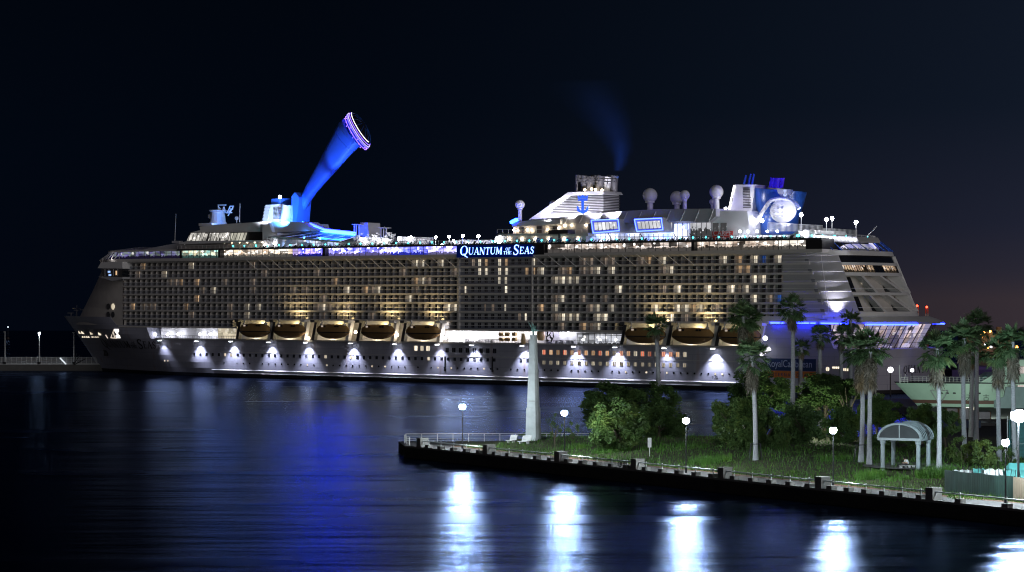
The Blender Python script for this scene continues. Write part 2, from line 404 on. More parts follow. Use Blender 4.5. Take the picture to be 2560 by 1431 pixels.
m = MB(); u, v, z = onhull(266, 880); m.box(u-.8, u+.6, v-.5, v+.2, z-1.4, z+.5); m.tube((u-.9, v-.45, z+.6), (u+.7, v-.45, z-1.3), .25); part(m, 'anchor', 'black', hull)
for x in (1113, 1232, 1648):
    m = MB(); u = U(x); m.box(u-.12, u+.12, -.25, .02, 3.6, 8.0); m.box(u-.3, u+.3, -.3, .02, 3.4, 4.0); part(m, 'pilot_ladder', 'black', hull)

# ---- lettering: a small serif alphabet drawn with strokes
GL = {'Q': ('o', [(.50, .5, .46, .5)], [((.5, .16), (.74, -.08), .12), ((.74, -.08), (1.0, -.20), .08)]), 'O': ('o', [(.50, .5, .46, .5)], []),
 'U': ('', [], [((.16, 1), (.16, .32), .17), ((.84, 1), (.84, .32), .07), ((.16, .32), (.3, .08), .15), ((.3, .08), (.5, .03), .1), ((.5, .03), (.7, .08), .08), ((.7, .08), (.84, .32), .07), ((.0, .98), (.34, .98), .05), ((.7, .98), (.98, .98), .05)]),
 'A': ('', [], [((.12, 0), (.5, 1), .07), ((.5, 1), (.86, 0), .17), ((.24, .34), (.72, .34), .06), ((0, .02), (.28, .02), .05), ((.7, .02), (1.02, .02), .05)]),
 'N': ('', [], [((.14, 0), (.14, 1), .07), ((.14, 1), (.84, 0), .17), ((.84, 0), (.84, 1), .07), ((0, .02), (.3, .02), .05), ((.0, .98), (.2, .98), .05), ((.7, .98), (.98, .98), .05)]),
 'T': ('', [], [((.5, 0), (.5, 1), .17), ((.04, .96), (.96, .96), .08), ((.05, .98), (.05, .74), .06), ((.95, .98), (.95, .74), .06), ((.3, .02), (.7, .02), .05)]),
 'M': ('', [], [((.12, 0), (.16, 1), .07), ((.16, 1), (.5, .1), .16), ((.5, .1), (.84, 1), .07), ((.84, 1), (.88, 0), .17), ((0, .02), (.26, .02), .05), ((.72, .02), (1.03, .02), .05)]),
 'F': ('', [], [((.24, 0), (.24, 1), .17), ((.1, .96), (.86, .96), .07), ((.24, .52), (.66, .52), .06), ((.85, .97), (.85, .76), .06), ((.08, .02), (.44, .02), .05)]),
 'H': ('', [], [((.2, 0), (.2, 1), .17), ((.8, 0), (.8, 1), .17), ((.2, .52), (.8, .52), .06), ((.04, .02), (.36, .02), .05), ((.64, .02), (.96, .02), .05), ((.04, .98), (.36, .98), .05), ((.64, .98), (.96, .98), .05)]),
 'E': ('', [], [((.24, 0), (.24, 1), .17), ((.1, .96), (.88, .96), .07), ((.24, .52), (.68, .52), .06), ((.1, .04), (.9, .04), .07), ((.87, .97), (.87, .76), .06), ((.9, .03), (.9, .26), .06)]),
 'S': ('', [], [((.84, .78), (.7, .94), .07), ((.7, .94), (.45, .98), .08), ((.45, .98), (.22, .86), .12), ((.22, .86), (.22, .68), .15), ((.22, .68), (.5, .52), .17), ((.5, .52), (.78, .36), .17), ((.78, .36), (.8, .18), .15), ((.8, .18), (.58, .03), .1), ((.58, .03), (.3, .05), .08), ((.3, .05), (.14, .24), .07), ((.84, .98), (.84, .72), .05), ((.13, .3), (.13, .02), .05)])}
def glyph(mb, ch, x, y, wd, hg, put3, bold=1.0, shear=.0):
    t, ov, st = GL[ch]
    def p(a, b, d=0): return put3(x+a*wd+b*hg*shear, y+b*hg, d)
    for cx, cyy, rx, ry in ov:
        n = 20; A = []; B = []
        for i in range(n):
            an = 2*math.pi*i/n; th = (.045+.115*abs(math.cos(an)))*bold
            A.append(p(cx+rx*math.cos(an), cyy+ry*math.sin(an))); B.append(p(cx+(rx-th)*math.cos(an), cyy+(ry-th*.8)*math.sin(an)))
        mb.strip(A, B, True)
    for a, b, wt in st:
        a = Vector(a); b = Vector(b); d = (b-a); d.normalize(); nrm = Vector((-d.y, d.x))*wt*.5*bold
        k = Vector((d.x, d.y))*wt*.15
        mb.quad(p(*(a+nrm-k)), p(*(b+nrm+k)), p(*(b-nrm+k)), p(*(a-nrm-k)))
def word(mb, items, put3, bold=1.0, shear=0.0):
    for ch, x, y, wd, hg in items: glyph(mb, ch, x, y, wd, hg, put3, bold, shear)
def title(x0, y0, L, hg):
    """QUANTUM OF THE SEAS in large and small capitals, L long"""
    k = L/10.1; it = []
    x = x0; it.append(('Q', x, y0-.10*hg, 1.25*k, 1.28*hg)); x += 1.32*k
    for ch, wd in (('U', .82), ('A', .84), ('N', .86), ('T', .74), ('U', .82), ('M', .98)): it.append((ch, x, y0, wd*k*.94, hg*.92)); x += wd*k
    x += .16*k; it += [('O', x+.32*k, y0+.46*hg, .38*k, .40*hg), ('F', x+.74*k, y0+.46*hg, .34*k, .40*hg)]
    it += [('T', x, y0-.02*hg, .38*k, .40*hg), ('H', x+.4*k, y0-.02*hg, .42*k, .40*hg), ('E', x+.84*k, y0-.02*hg, .36*k, .40*hg)]
    x += 1.36*k; it.append(('S', x, y0-.12*hg, .95*k, 1.32*hg)); x += 1.0*k
    for ch, wd in (('E', .68), ('A', .84), ('S', .64)): it.append((ch, x, y0, wd*k*.94, hg*.92)); x += wd*k
    return it
def textmesh(body, size, name, m, parent, loc, rot, shear=0.0, extrude=.02):
    c = bpy.data.curves.new(name, 'FONT'); c.body = body; c.size = size; c.extrude = extrude; c.shear = shear
    o = bpy.data.objects.new(name, c); COL.objects.link(o)
    dg = bpy.context.evaluated_depsgraph_get(); me = bpy.data.meshes.new_from_object(o.evaluated_get(dg)); bpy.data.objects.remove(o)
    me.materials.clear(); me.materials.append(m); q = bpy.data.objects.new(name, me); COL.objects.link(q); q.parent = parent; q.location = loc; q.rotation_euler = rot; return q
# name on the bow
u0, v0, z0 = onhull(268, 880); u1, v1, z1 = onhull(380, 878)
m = MB(); zb = 8.6
word(m, title(u0, zb, u1-u0, 2.5), lambda u, z, d: (u, CV-hb(u, z)-.09, z), 1.15)
part(m, 'ship_name_lettering', 'black', hull)
M['panelblue'] = mat('hull_banner_blue', (.012, .035, .11), .5); M['panelorange'] = mat('hull_banner_orange', (.42, .13, .03), .5); M['bannerletter'] = mat('hull_banner_letter', (.30, .36, .5), .5)
m = MB(); ua, za = S(1914, 896); ub, zb_ = S(2040, 929); m.box(ua, ub, -.06, .05, zb_, za); bn = part(m, 'hull_banner', 'panelblue', hull)
m = MB(); m.box(ua, ub, -.06, .05, zb_-1.9, zb_-.05); part(m, 'hull_banner_strip', 'panelorange', hull)
textmesh('RoyalCaribbean', 2.75, 'company_lettering', M['bannerletter'], hull, (ua+.5, -.09, zb_+1.0), (R(90), 0, 0)).scale = (.80, 1, 1)
textmesh('I N T E R N A T I O N A L', 1.3, 'company_lettering', M['panelblue'], hull, (ua+1.2, -.09, zb_-1.5), (R(90), 0, 0)).scale = (.86, 1, 1)
textmesh('TUG', 1.0, 'tug_mark', M['black'], hull, (U(1779), -.03, 3.0), (R(90), 0, 0))

# ---- core walls, balcony decks
Z0 = 15.95; DP = 2.675; NK = 8; VB = 1.9
def zk(k): return Z0+DP*k
ULIFT = [(U(592), U(1112)), (U(1557), U(1900))]
UA, UB = -164.0, 103.0
m = MB(); m.box(UA, 99, VB, 36.1, 18.6, 37.3); core = part(m, 'cabin_wall', 'cabin')
m = MB(); m.box(-150, 99, 4.2, 33.8, ZP, 18.7); part(m, 'promenade_wall', 'white')
m = MB()
for a, b in ((UA, ULIFT[0][0]), (ULIFT[0][1], ULIFT[1][0])): m.box(a, b, VB, 4.3, Z0, 18.7)
part(m, 'lower_cabin_wall', 'cabin')
MID = (U(1147, 0), U(1331, 0))
m = MB(); m.box(MID[0], MID[1], .55, VB+.1, Z0, 37.2); part(m, 'middle_bay_wall', 'grey')
for a, w_ in zip(MID, (.28, .10)): m = MB(); m.box(a-w_, a+w_, -.35, 1.9, Z0, 37.3); part(m, 'bay_pillar', 'slab')
# rounded front of the superstructure
def front(z, n=14):
    L = 20.5+max(0, 37.3-z)*.86
    return [(UA-L*math.sin(math.pi/2*i/n), CV-CV*math.cos(math.pi/2*i/n), z) for i in range(n+1)]+[(UA-L*math.sin(math.pi/2*i/n), CV+CV*math.cos(math.pi/2*i/n), z) for i in range(n, -1, -1)]
m = MB(); fr = [front(z) for z in (16.2, 22, 28, 33, 37.5)]
for a, b in zip(fr, fr[1:]): m.strip(a, b)
m.add(fr[-1], [tuple(range(len(fr[-1])))]); part(m, 'front_wall', 'cabin', smooth=True)
for (x, y, lit) in ((269, 767, 0), (282, 767, 1), (269, 787, 0), (282, 787, 0)):
    u, z = S(x, y, 0); u = max(u, -176); th = math.asin(min(1, max(0, (UA-u)/(20.5+(37.3-z)*.86)))); v = CV-CV*math.cos(th)-.12
    o = pane('porthole_window', u, z, .85, 1.05, 'cab_white' if lit else 'dglass', ship, v=v, oval=True)
# slabs (deck edges), balcony rails and glass
def uend(z): return 99.5+(37.3-z)*.36
for k in range(NK+1):
    z = zk(k); m = MB(); segs = [(UA, uend(z))]
    if k == 0: segs = [(UA-2, ULIFT[0][0]), (ULIFT[0][1], ULIFT[1][0])]
    for a, b in segs: m = MB(); m.box(a, b, -.18, 2.0, z-.42, z+.14); part(m, 'balcony_deck', 'slab')
    if k == NK: continue
    segs = [(UA, uend(z+1))] if k else [(UA+2, ULIFT[0][0]), (ULIFT[0][1], ULIFT[1][0])]
    for a, b in segs:
        m = MB(); g = MB(); m.box(a, b, -.10, -.02, z+1.15, z+1.25)
        g.box(a, b, -.07, -.04, z+.15, z+1.15)
        part(m, 'balcony_rail', 'rail'); part(g, 'balcony_glass', 'glass')
# partitions and doors, cell by cell
CW = 2.5
cells = []
for k in range(NK):
    n = int((uend(zk(k))-UA)/CW)
    for i in range(n):
        u = UA+i*CW+.6
        if k == 0 and any(a-1 < u < b+1 for a, b in ULIFT): continue
        cells.append((i, k, u))
mid = lambda u: MID[0]-.5 < u < MID[1]+.2
lits = {}
W_, D_, A_, B_ = 'cab_white', 'cab_dim', 'cab_warm', 'cab_blue'
LIT = [(366,664,A_),(487,665,W_),(636,662,D_),(1043,657,W_),(1062,657,W_),(1103,657,W_),(1185,655,D_),(1205,655,W_),(1225,655,A_),(1255,655,W_),(1282,655,A_),(1340,655,W_),(1460,653,D_),(1475,653,D_),(1510,652,D_),(1540,652,D_),(1610,650,D_),(1620,650,A_),(1665,650,W_),(1815,646,W_),(1858,648,A_),(1895,646,W_),(1915,647,B_),(1955,646,W_),(1975,645,B_),(1998,645,A_),
(415,686,W_),(350,684,D_),(670,683,D_),(805,682,D_),(1022,681,D_),(1135,679,D_),(1205,676,W_),(1217,674,W_),(1257,676,W_),(1270,676,W_),(1282,676,W_),(1326,672,A_),(1338,672,A_),(1350,672,A_),(1362,672,W_),(1420,672,D_),(1428,672,A_),(1462,672,D_),(1480,672,D_),(1505,674,W_),(1530,674,D_),(1540,674,W_),(1660,675,D_),(1675,675,A_),(1690,674,W_),(1862,670,A_),(1876,670,A_),(2005,667,W_),(2019,665,W_),
(433,706,D_),(446,705,D_),(458,705,A_),(497,705,A_),(567,704,D_),(635,705,D_),(838,703,A_),(1050,702,A_),(1063,702,W_),(1075,702,D_),(1257,699,W_),(1265,699,W_),(1282,699,W_),(1398,699,W_),(1408,699,W_),(1433,699,W_),(1443,699,W_),(1902,695,W_),(1914,695,W_),(1966,692,D_),(1980,692,A_),(1992,692,A_),
(511,728,D_),(541,728,W_),(635,727,D_),(737,725,D_),(776,725,D_),(882,724,W_),(925,723,A_),(937,723,D_),(957,723,W_),(1052,722,D_),(1182,722,W_),(1268,720,W_),(1550,720,D_),(1562,720,W_),(1668,721,D_),(1700,719,W_),(1708,719,W_),(1776,718,W_),(1826,720,W_),(1836,718,W_),(1862,718,D_),(1874,718,W_),
(500,747,A_),(808,746,D_),(1030,745,W_),(1395,744,D_),(1405,744,W_),(1462,744,D_),(1520,744,D_),(1895,744,W_),(1928,744,A_),(1940,744,D_),(1955,742,B_),(2030,742,B_),
(336,767,A_),(360,767,D_),(375,767,D_),(390,767,D_),(469,767,A_),(585,767,D_),(632,767,W_),(650,767,W_),(803,768,D_),(813,768,W_),(826,768,D_),(838,768,D_),(868,768,D_),(1132,768,W_),(1142,768,W_),(1224,768,D_),(1234,768,W_),(1250,768,D_),(1268,768,W_),(1280,768,W_),(1350,767,W_),(1368,767,A_),(1390,767,W_),(1402,768,W_),(1490,768,D_),(1502,768,W_),(1528,768,D_),(1540,768,W_),(1650,768,W_),(1710,768,W_),(1722,768,W_),(1745,768,A_),(1756,768,W_),(1800,768,D_),(2025,770,W_),
(485,788,D_),(585,789,D_),(630,788,W_),(815,786,D_),(940,787,D_),(1310,792,D_),(1318,792,W_),(1400,792,D_),(1410,792,W_),(1430,792,W_),(1440,792,W_),(1508,793,W_),(1520,793,W_),(1675,790,W_),(1688,790,W_),(1714,793,D_),(301,808,A_),(1404,815,D_),(1470,815,A_),(1484,815,D_),(1500,815,W_)]
for x, y, c in LIT:
    u, z = S(x, y, VB); k = int((z-Z0)//DP); i = int((u-UA-.6)//CW)
    lits[(i, max(0, min(NK-1, k)))] = c
pp = MB(); pp.add([(0, 0, .14), (0, VB, .14), (0, VB, DP-.4), (0, .55, DP-.4), (0, .12, DP-.75), (.1, 0, .14), (.1, VB, .14), (.1, VB, DP-.4), (.1, .55, DP-.4), (.1, .12, DP-.75)], [(0, 1, 2, 3, 4), (9, 8, 7, 6, 5), (0, 4, 9, 5), (4, 3, 8, 9)])
m_part = None; rest = MB(); np_ = 0; order = sorted(cells, key=lambda c: (-(c[1] >= 2), abs(c[2]-20)))
own = set((c[0], c[1]) for c in [c for c in order if not mid(c[2])][:100])
ck = MB(); dk = MB(); m_door = None; nd = 0; m_lit = {}; lit_n = 0; lrest = {}
for (i, k, u) in cells:
    z = zk(k); isl = lits.get((i, k))
    if not mid(u):
        if (i, k) in own:
            if m_part is None: m_part = part(pp, 'balcony_partition', 'cabin')
            else: m_part = cp(m_part, ship)
            m_part.location = (u, 0, z)
        else: rest.add([(u+a, b, z+c) for a, b, c in pp.v], [(0, 1, 2, 3, 4), (9, 8, 7, 6, 5), (0, 4, 9, 5), (4, 3, 8, 9)])
        v, du, wd = VB-.05, .35, 1.5
    else: v, du, wd = .5, .5, .95
    if isl:
        if isl == D_ and lit_n > 40 and random.random() < .35: pass
        if lit_n < 100:
            key = (isl, mid(u))
            if key not in m_lit:
                b = MB(); b.box(du, du+wd, -.03, .03, .12, 2.12); m_lit[key] = b.build('cabin_window', M[isl], ship); o = m_lit[key]
            else: o = cp(m_lit[key], ship)
            o.location = (u, v, z); o.scale = (random.choice((.55, .8, 1.0)), 1, 1); lit_n += 1
        else: lrest.setdefault(isl, MB()).box(u+du, u+du+wd, v-.03, v+.03, z+.12, z+2.12)
    elif mid(u):
        for q in (0, 1): dk.box(u+.35+q*.62, u+.8+q*.62, v-.03, v+.03, z+.5, z+2.0)
    elif random.random() < .22: ck.box(u+du, u+du+random.choice((.6, 1.0, 1.5)), v-.05, v-.01, z+.12, z+2.12); dk.box(u+du, u+du+wd, v-.03, v+.03, z+.12, z+2.12)
    elif nd < 100 and k >= 4:
        if m_door is None: b = MB(); b.box(.35, 1.85, -.03, .03, .12, 2.12); m_door = part(b, 'balcony_door', 'dglass')
        else: m_door = cp(m_door, ship)
        m_door.location = (u, v, z); nd += 1
    else: dk.box(u+du, u+du+wd, v-.03, v+.03, z+.12, z+2.12)
kind(part(rest, 'balcony_partition', 'cabin'), 'stuff'); kind(part(dk, 'balcony_door', 'dglass'), 'stuff'); kind(part(ck, 'drawn_curtain', 'curt'), 'stuff')
for c, b in lrest.items(): kind(part(b, 'cabin_window', c), 'stuff')
# struts under the top overhang
zt = 38.0
for x in list(range(640, 1150, 31)) + list(range(1362, 1760, 37)):
    u = U(x); b = MB(); b.tube((u-3.0, -1.5, 37.6), (u+.9, -.12, 34.2), .11, .11, 6); part(b, 'overhang_strut', 'rail')

# ---- stern block
def sring(a, v0=0.0, uc=92.0, n=30, ex=3.4, t0=-90, t1=90, z=0, sc_=1.0):
    o = []
    for i in range(n+1):
        t = R(t0+(t1-t0)*i/n); cc = max(0, math.cos(t)); ss = math.sin(t)
        o.append((uc+a*cc**(2/ex), CV+(CV-v0)*math.copysign(abs(ss)**(2/ex), ss)*sc_, z))
    return o
def sa(z): return 18.0+(37.3-z)*.50            # stern face recedes with height
def sstrip(z0, z1, name, m, t0=-90, t1=90, inset=0.0, da=0.0, cap=True, parent=ship, n=30):
    b = MB(); A = sring(sa(z0)-inset+da, inset, t0=t0, t1=t1, z=z0, n=n); B = sring(sa(z1)-inset+da, inset, t0=t0, t1=t1, z=z1, n=n); b.strip(A, B)
    if cap:
        for z, r_ in ((z0, A), (z1, B)): b.add(r_, [tuple(range(len(r_)))])
    return part(b, name, m, parent, smooth=False)
M['sternlit'] = interior('stern_window_light', (1.0, .72, .45), (.75, .5, .35), .8, 31.5, 34.5, (.7, .7, .6), .3, .45, .02)
M['bayint'] = interior('stern_bay_light', (1.0, .85, .6), (.6, .55, .5), .75, 20, 33, (.5, .5, .5), 0, -1, .2)
sstrip(19.6, 37.3, 'stern_inner_wall', 'cabin', inset=3.2, n=40)
T_IN = -44
for (za, zb, ta) in ((36.75, 38.0, -90), (34.1, 34.85, T_IN-4), (31.25, 32.15, T_IN-4), (26.0, 26.75, T_IN-4), (19.6, 21.6, -90)): sstrip(za, zb, 'stern_balcony_band', 'white', t0=ta)
sstrip(34.85, 36.75, 'stern_dark_window', 'dglass', inset=.5, t0=-50, t1=33)
sstrip(32.15, 34.1, 'stern_restaurant_window', 'sternlit', inset=.6, t0=-44, t1=22)
sstrip(32.15, 34.1, 'stern_dark_window', 'dglass', inset=.55, t0=-4, t1=1, cap=False)
sstrip(32.15, 34.1, 'stern_dark_window', 'dglass', inset=.6, t0=22, t1=34, cap=False)
b = MB()
for i in range(24):
    t = -44+i*3.1; A = sring(sa(32.15)-.45, .45, t0=t, t1=t+.1, n=1, z=32.15)[0]; B = sring(sa(34.1)-.45, .45, t0=t, t1=t+.1, n=1, z=34.1)[0]; b.tube(A, B, .09, .09, 4)
part(b, 'stern_mullion', 'frame')
# the leaning plated tower at the corner, in plate steps
tw = MB(); th_ = MB()
zz = [21.6, 24.4, 27.1, 29.8, 32.4, 35.0, 36.75]
for z0, z1 in zip(zz, zz[1:]):
    e0 = -90; A = sring(sa(z0)+.15, -.1, t0=-90, t1=T_IN, z=z0, n=16); B = sring(sa(z1)+.15, -.1, t0=-90, t1=T_IN, z=z1, n=16)
    A = [(uend(z0)-1.2, -.1, z0)]+A; B = [(uend(z1)-1.2, -.1, z1)]+B; tw.strip(A, B)
    th_.path([(p[0]+.12*(i > 3), p[1]-.14, p[2]) for i, p in enumerate(B)], .12, 5)
part(tw, 'stern_corner_tower', 'grey'); part(th_, 'plate_ledge', 'white')
b = MB(); u, z = S(2058, 640); b.tube((U(2054), -.35, 36.6), (U(2066)+1, -.5, 21.6), .1, .1, 5); part(b, 'drain_pipe', 'white')
# outer frame of the stern on the far side, with the lit openings behind it
b = MB()
for z0, z1 in ((21.6, 36.75),):
    A = sring(sa(z0)+.3, -.2, t0=33, t1=47, z=z0, n=8); B = sring(sa(z1)+.3, -.2, t0=33, t1=47, z=z1, n=8); b.strip(A, B)
    A2 = sring(sa(z0)-.8, 1, t0=33, t1=47, z=z0, n=8); B2 = sring(sa(z1)-.8, 1, t0=33, t1=47, z=z1, n=8); b.strip(A2, B2); b.quad(A[0], B[0], B2[0], A2[0]); b.quad(A[-1], B[-1], B2[-1], A2[-1])
part(b, 'stern_frame', 'white')
M['sternwhite'] = emit('stern_opening_light', (1.0, .93, .86), .9, False)
for z0, z1 in ((27.4, 31.0), (22.3, 25.7)):
    for q in (0, 1):
        za = z0+(z1-z0)*.5*q; zb = za+(z1-z0)*.42
        b = MB(); A = sring(sa(za)-1.4, 1.4, t0=25-q, t1=29.5, z=za, n=3); B = sring(sa(zb)-1.4, 1.4, t0=25-q, t1=29.5, z=zb, n=3); b.strip(A, B); part(b, 'stern_lit_opening', 'sternwhite')
# fins that split the two-storey balconies
for z0, z1 in ((26.75, 31.25), (21.6, 26.0)):
    for t in (-24, -2, 16):
        b = MB()
        A = [sring(sa(z0)-.1, .1, t0=t+9, t1=t+9.1, n=1, z=z0)[0], sring(sa(z0)-3.2, 3.2, t0=t+9, t1=t+9.1, n=1, z=z0)[0]]
        B = [sring(sa(z1)-.1, .1, t0=t-1, t1=t-.9, n=1, z=z1)[0], sring(sa(z1)-3.2, 3.2, t0=t-1, t1=t-.9, n=1, z=z1)[0]]
        q1 = [Vector(A[0]), Vector(A[1]), Vector(B[1]), Vector(B[0])]; off = Vector((.0, 1.5, 0))
        b.add(q1+[p+off for p in q1], [(0, 1, 2, 3), (7, 6, 5, 4), (0, 3, 7, 4)]); part(b, 'balcony_fin', 'white')
    for t0, t1, lit in ((-44, -33, 0), (-21, -11, z0 > 26), (1, 10, 0), (17, 23, 0), (2, 7, z0 < 26)):
        sstrip(z0+.2 if not lit else z0+2.2, z1-.35, 'stern_balcony_door', 'bayint' if lit else 'dglass', t0=t0, t1=t1, inset=2.95 if lit else 3.05, cap=False, n=6)
    b = MB(); b.path(sring(sa(z0)-.2, .2, t0=T_IN, t1=33, z=z0+1.1, n=24), .06, 4); part(b, 'stern_rail', 'rail')
# ledge with blue light above the glass lounge
def sr2(a, v0, z, t0=-90, t1=90, n=40): return sring(a, v0, uc=84, t0=t0, t1=t1, z=z, n=n, ex=3.6)
b = MB(); A = sr2(41.0, -.6, 18.3); B = sr2(42.5, -.8, 18.9); C = sr2(38, 0, 20.3); b.strip(A, B); b.strip(B, C); b.add(A, [tuple(range(len(A)))]); b.add(C, [tuple(range(len(C)))]); part(b, 'stern_ledge', 'white')
b = MB(); b.box(U(1925), 86, -.6, .2, 18.5, 19.3); part(b, 'blue_lit_coaming', 'white')
for (x0, x1) in ((1930, 1953), (1956, 1962), (1990, 2026), (2030, 2042), (2058, 2094), (2110, 2120), (2126, 2142)):
    b = MB(); b.box(U(x0), min(U(x1), 104), -.95, -.7, 18.35, 18.7); part(b, 'blue_light_strip', 'neonb')
for t0, t1 in ((-52, -8), (22, 46), (50, 56)):
    b = MB(); rr = sr2(42.4, -.9, 18.25, t0, t1, 20); b.path(rr, .22, 5); part(b, 'blue_light_strip', 'neonb')
M['lounge'] = interior('glass_lounge_light', (.62, .58, .80), (.95, .72, .60), 1.05, 10.5, 18, (.35, .35, .22), .25, .12, .16)
def sg(z, off=0.0): return 35.5+(z-10.7)*.62-off
b = MB(); A = sr2(sg(10.8, 2.2), 2.6, 10.8, -84, 80); B = sr2(sg(18.2, 2.2), 2.0, 18.2, -84, 80); b.strip(A, B); part(b, 'lounge_interior', 'lounge')
b = MB(); A = sr2(sg(10.8), .6, 10.8, -86, 80, 40); B = sr2(sg(18.2), .1, 18.2, -86, 80, 40); b.strip(A, B); part(b, 'lounge_glass', glass('lounge_glass_pane', (.86, .84, .92), .06))
b = MB(); n = 26
for i in range(n+1):
    t = -80+160*i/n; b.tube(sr2(sg(10.8), .55, 10.8, t, t+.1, 1)[0], sr2(sg(18.2), .05, 18.2, t, t+.1, 1)[0], .13, .13, 4)
for j in range(1, 6):
    z = 10.8+7.4*j/6; b.path(sr2(sg(z), .6-.5*j/6, z, -86, 80, 40), .06, 4)
part(b, 'lounge_mullion', 'frame')
M['pillar'] = mat('lounge_pillar_paint', (.7, .68, .75), .5)
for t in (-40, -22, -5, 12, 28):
    b = MB(); b.tube(sr2(sg(10.8, 1.4), 1.8, 10.8, t+3, t+3.1, 1)[0], sr2(sg(18.2, 1.4), 1.4, 18.2, t-4, t-3.9, 1)[0], .5, .5, 6); part(b, 'lounge_pillar', emit('pillar_glow', (.60, .56, .80), .55, False))  # pillars glow themselves so they read as lit by the lounge
b = MB(); A = sr2(sg(10.8)+.1, .5, 10.75, -90, 90); A2 = sr2(39, 0, 9.5, -90, 90); b.strip(A, A2); b.add(A, [tuple(range(len(A)))]); part(b, 'stern_hull_plate', 'hull', hull)
# stern name and deck openings at the waterline deck
ue = u_end(6)
m = MB()
word(m, [(c, i*2.5, 0, 2.1, 2.1) for i, c in enumerate('QUANTUM')], lambda a, z, d: (u_end(5.2+z)+.12, 9.5+a, 5.2+z), 1.0); part(m, 'stern_name_lettering', 'black', hull)
for (x0, x1, y0, y1) in ((2047, 2054, 908, 920), (2081, 2100, 917, 922), (2104, 2128, 921, 928)):
    b = MB(); ua, za = S(x0, y0); ub, zb = S(x1, y1); b.box(ua, ub, -.08, .05, zb, za); part(b, 'side_opening', M['cab_white'], hull)
b = MB(); u, z = S(2069, 923); b.lathe((u, 0, z), [(.55, -.1), (.55, .05)], 12, 'y'); part(b, 'side_opening', 'cab_white', hull)
# ================================================================ top decks of the ship
def prism(pts, v0, v1, name, m, parent=ship, taper=0.0, smooth=False):
    b = MB(); b.prism(prof(pts, v0), v0, v1, taper); return part(b, name, m, parent, smooth)
# --- long window deck: overhanging ledges, lit interior, mullions
zl, zg0, zg1, zt = 37.45, 38.35, 40.75, 41.45
OV = -1.5
b = MB(); b.box(UA-1, U(2062), OV, 24, 37.4, 38.35); part(b, 'overhang_ledge', 'slab')
b = MB(); b.box(U(452), U(2062), OV-.3, 24, 40.8, 41.3); part(b, 'upper_deck_edge', 'frame')
b = MB(); b.box(U(446), U(2062), .6, 24, 38.3, 40.85); part(b, 'window_deck_wall', 'black')
def iv(name, ca, cb, s, **k): M[name] = interior(name, ca, cb, s*2.3, zg0, zg1, **k); return name
secs = [(445, 544, iv('dl_teal', (.35, .75, .70), (.85, .75, .5), .75, lamps=.3)), (550, 722, iv('dl_warm', (.85, .80, .72), (.7, .5, .34), .85)), (722, 736, iv('dl_mix', (.35, .22, .9), (.5, .4, .8), .8)),
        (736, 806, iv('dl_violet', (.06, .07, .95), (.5, .35, .8), 2.0)), (812, 968, iv('dl_lav', (.42, .36, .95), (.06, .08, .95), 2.3)), (968, 1060, iv('dl_blue', (.06, .08, 1.0), (.30, .30, 1.0), 3.4)), (1060, 1142, iv('dl_lav2', (.50, .46, 1.0), (.22, .20, .95), 2.2)),
        (1360, 1728, iv('dl_white', (.95, .85, .80), (.38, .28, .22), .68, furn=.44, dark=.06)), (1734, 1935, iv('dl_white2', (.95, .82, .70), (.36, .26, .2), .66, furn=.44, dark=.06)), (1938, 2020, iv('dl_white3', (1.0, .92, .84), (.8, .72, .62), .8, furn=.44))]
for x0, x1, mm in secs:
    b = MB(); b.box(U(x0, OV), U(x1, OV), .35, .55, 38.36, 40.8); part(b, 'lit_window_band', mm)
b = MB(); u = UA+9; wm0 = None
b2 = MB()
while u < U(2022): 
    if not (U(1142) < u < U(1358)):
        if wm0 is None: b.box(-.06, .06, OV+.2, OV+.32, 38.35, 40.8); wm0 = part(b, 'window_mullion', 'frame')
        else: wm0 = cp(wm0, ship)
        wm0.location = (u, 0, 0)
    u += 2.55
for z in (39.2, 39.95): 
    for a, c in ((UA-2, U(1142)), (U(1358), U(2022))): b2.box(a, c, OV+.22, OV+.3, z-.035, z+.035)
part(b2, 'window_rail', 'frame')
for x in (547, 809, 1731):
    b = MB(); b.box(U(x, OV)-.45, U(x, OV)+.45, OV+.1, .6, 38.35, 40.8); part(b, 'dark_window_panel', 'black')
b = MB(); b.box(U(2022), U(2062), OV+.05, 1, 38.35, 40.9); part(b, 'dark_window_panel', 'black')
# forward observation lounge with raked roof
b = MB()
rz = [(37.5, 17.0), (38.4, 18.5), (40.7, 12.0)]
def nose(z, L, n=16, vv=0.0): return [(UA-1-L*math.sin(math.pi/2*i/n), CV-(CV-vv)*math.cos(math.pi/2*i/n), z) for i in range(n+1)]+[(UA-1-L*math.sin(math.pi/2*i/n), CV+(CV-vv)*math.cos(math.pi/2*i/n), z) for i in range(n, -1, -1)]
A = nose(37.4, 21.5, vv=-.6); B = nose(38.35, 22.5, vv=-.9); b.strip(A, B); b.add(B, [tuple(range(len(B)))]); b.add(A, [tuple(range(len(A)))]); part(b, 'lounge_sill', 'slab')
M['fl'] = interior('forward_lounge_light', (.30, .24, .75), (.40, .50, .45), .6, 38.4, 41, lamps=.5)
b = MB(); b.strip(nose(38.4, 20, vv=.8), nose(40.7, 13.5, vv=1.5)); part(b, 'forward_lounge_interior', 'fl')
b = MB(); b.box(UA-1, U(446), .55, .75, 38.4, 40.75); part(b, 'forward_lounge_interior', 'fl')
b = MB(); A = nose(38.4, 21.5, vv=-.8); B = nose(40.9, 14.5, vv=-.3)
for i in range(0, len(A), 1): b.tube(A[i], B[i], .09, .09, 4)
part(b, 'lounge_mullion', 'rail')
b = MB(); A = nose(40.75, 15.5, vv=-1.0); B = nose(41.2, 15.5, vv=-1.0); C = nose(42.6, 2.0, vv=9)
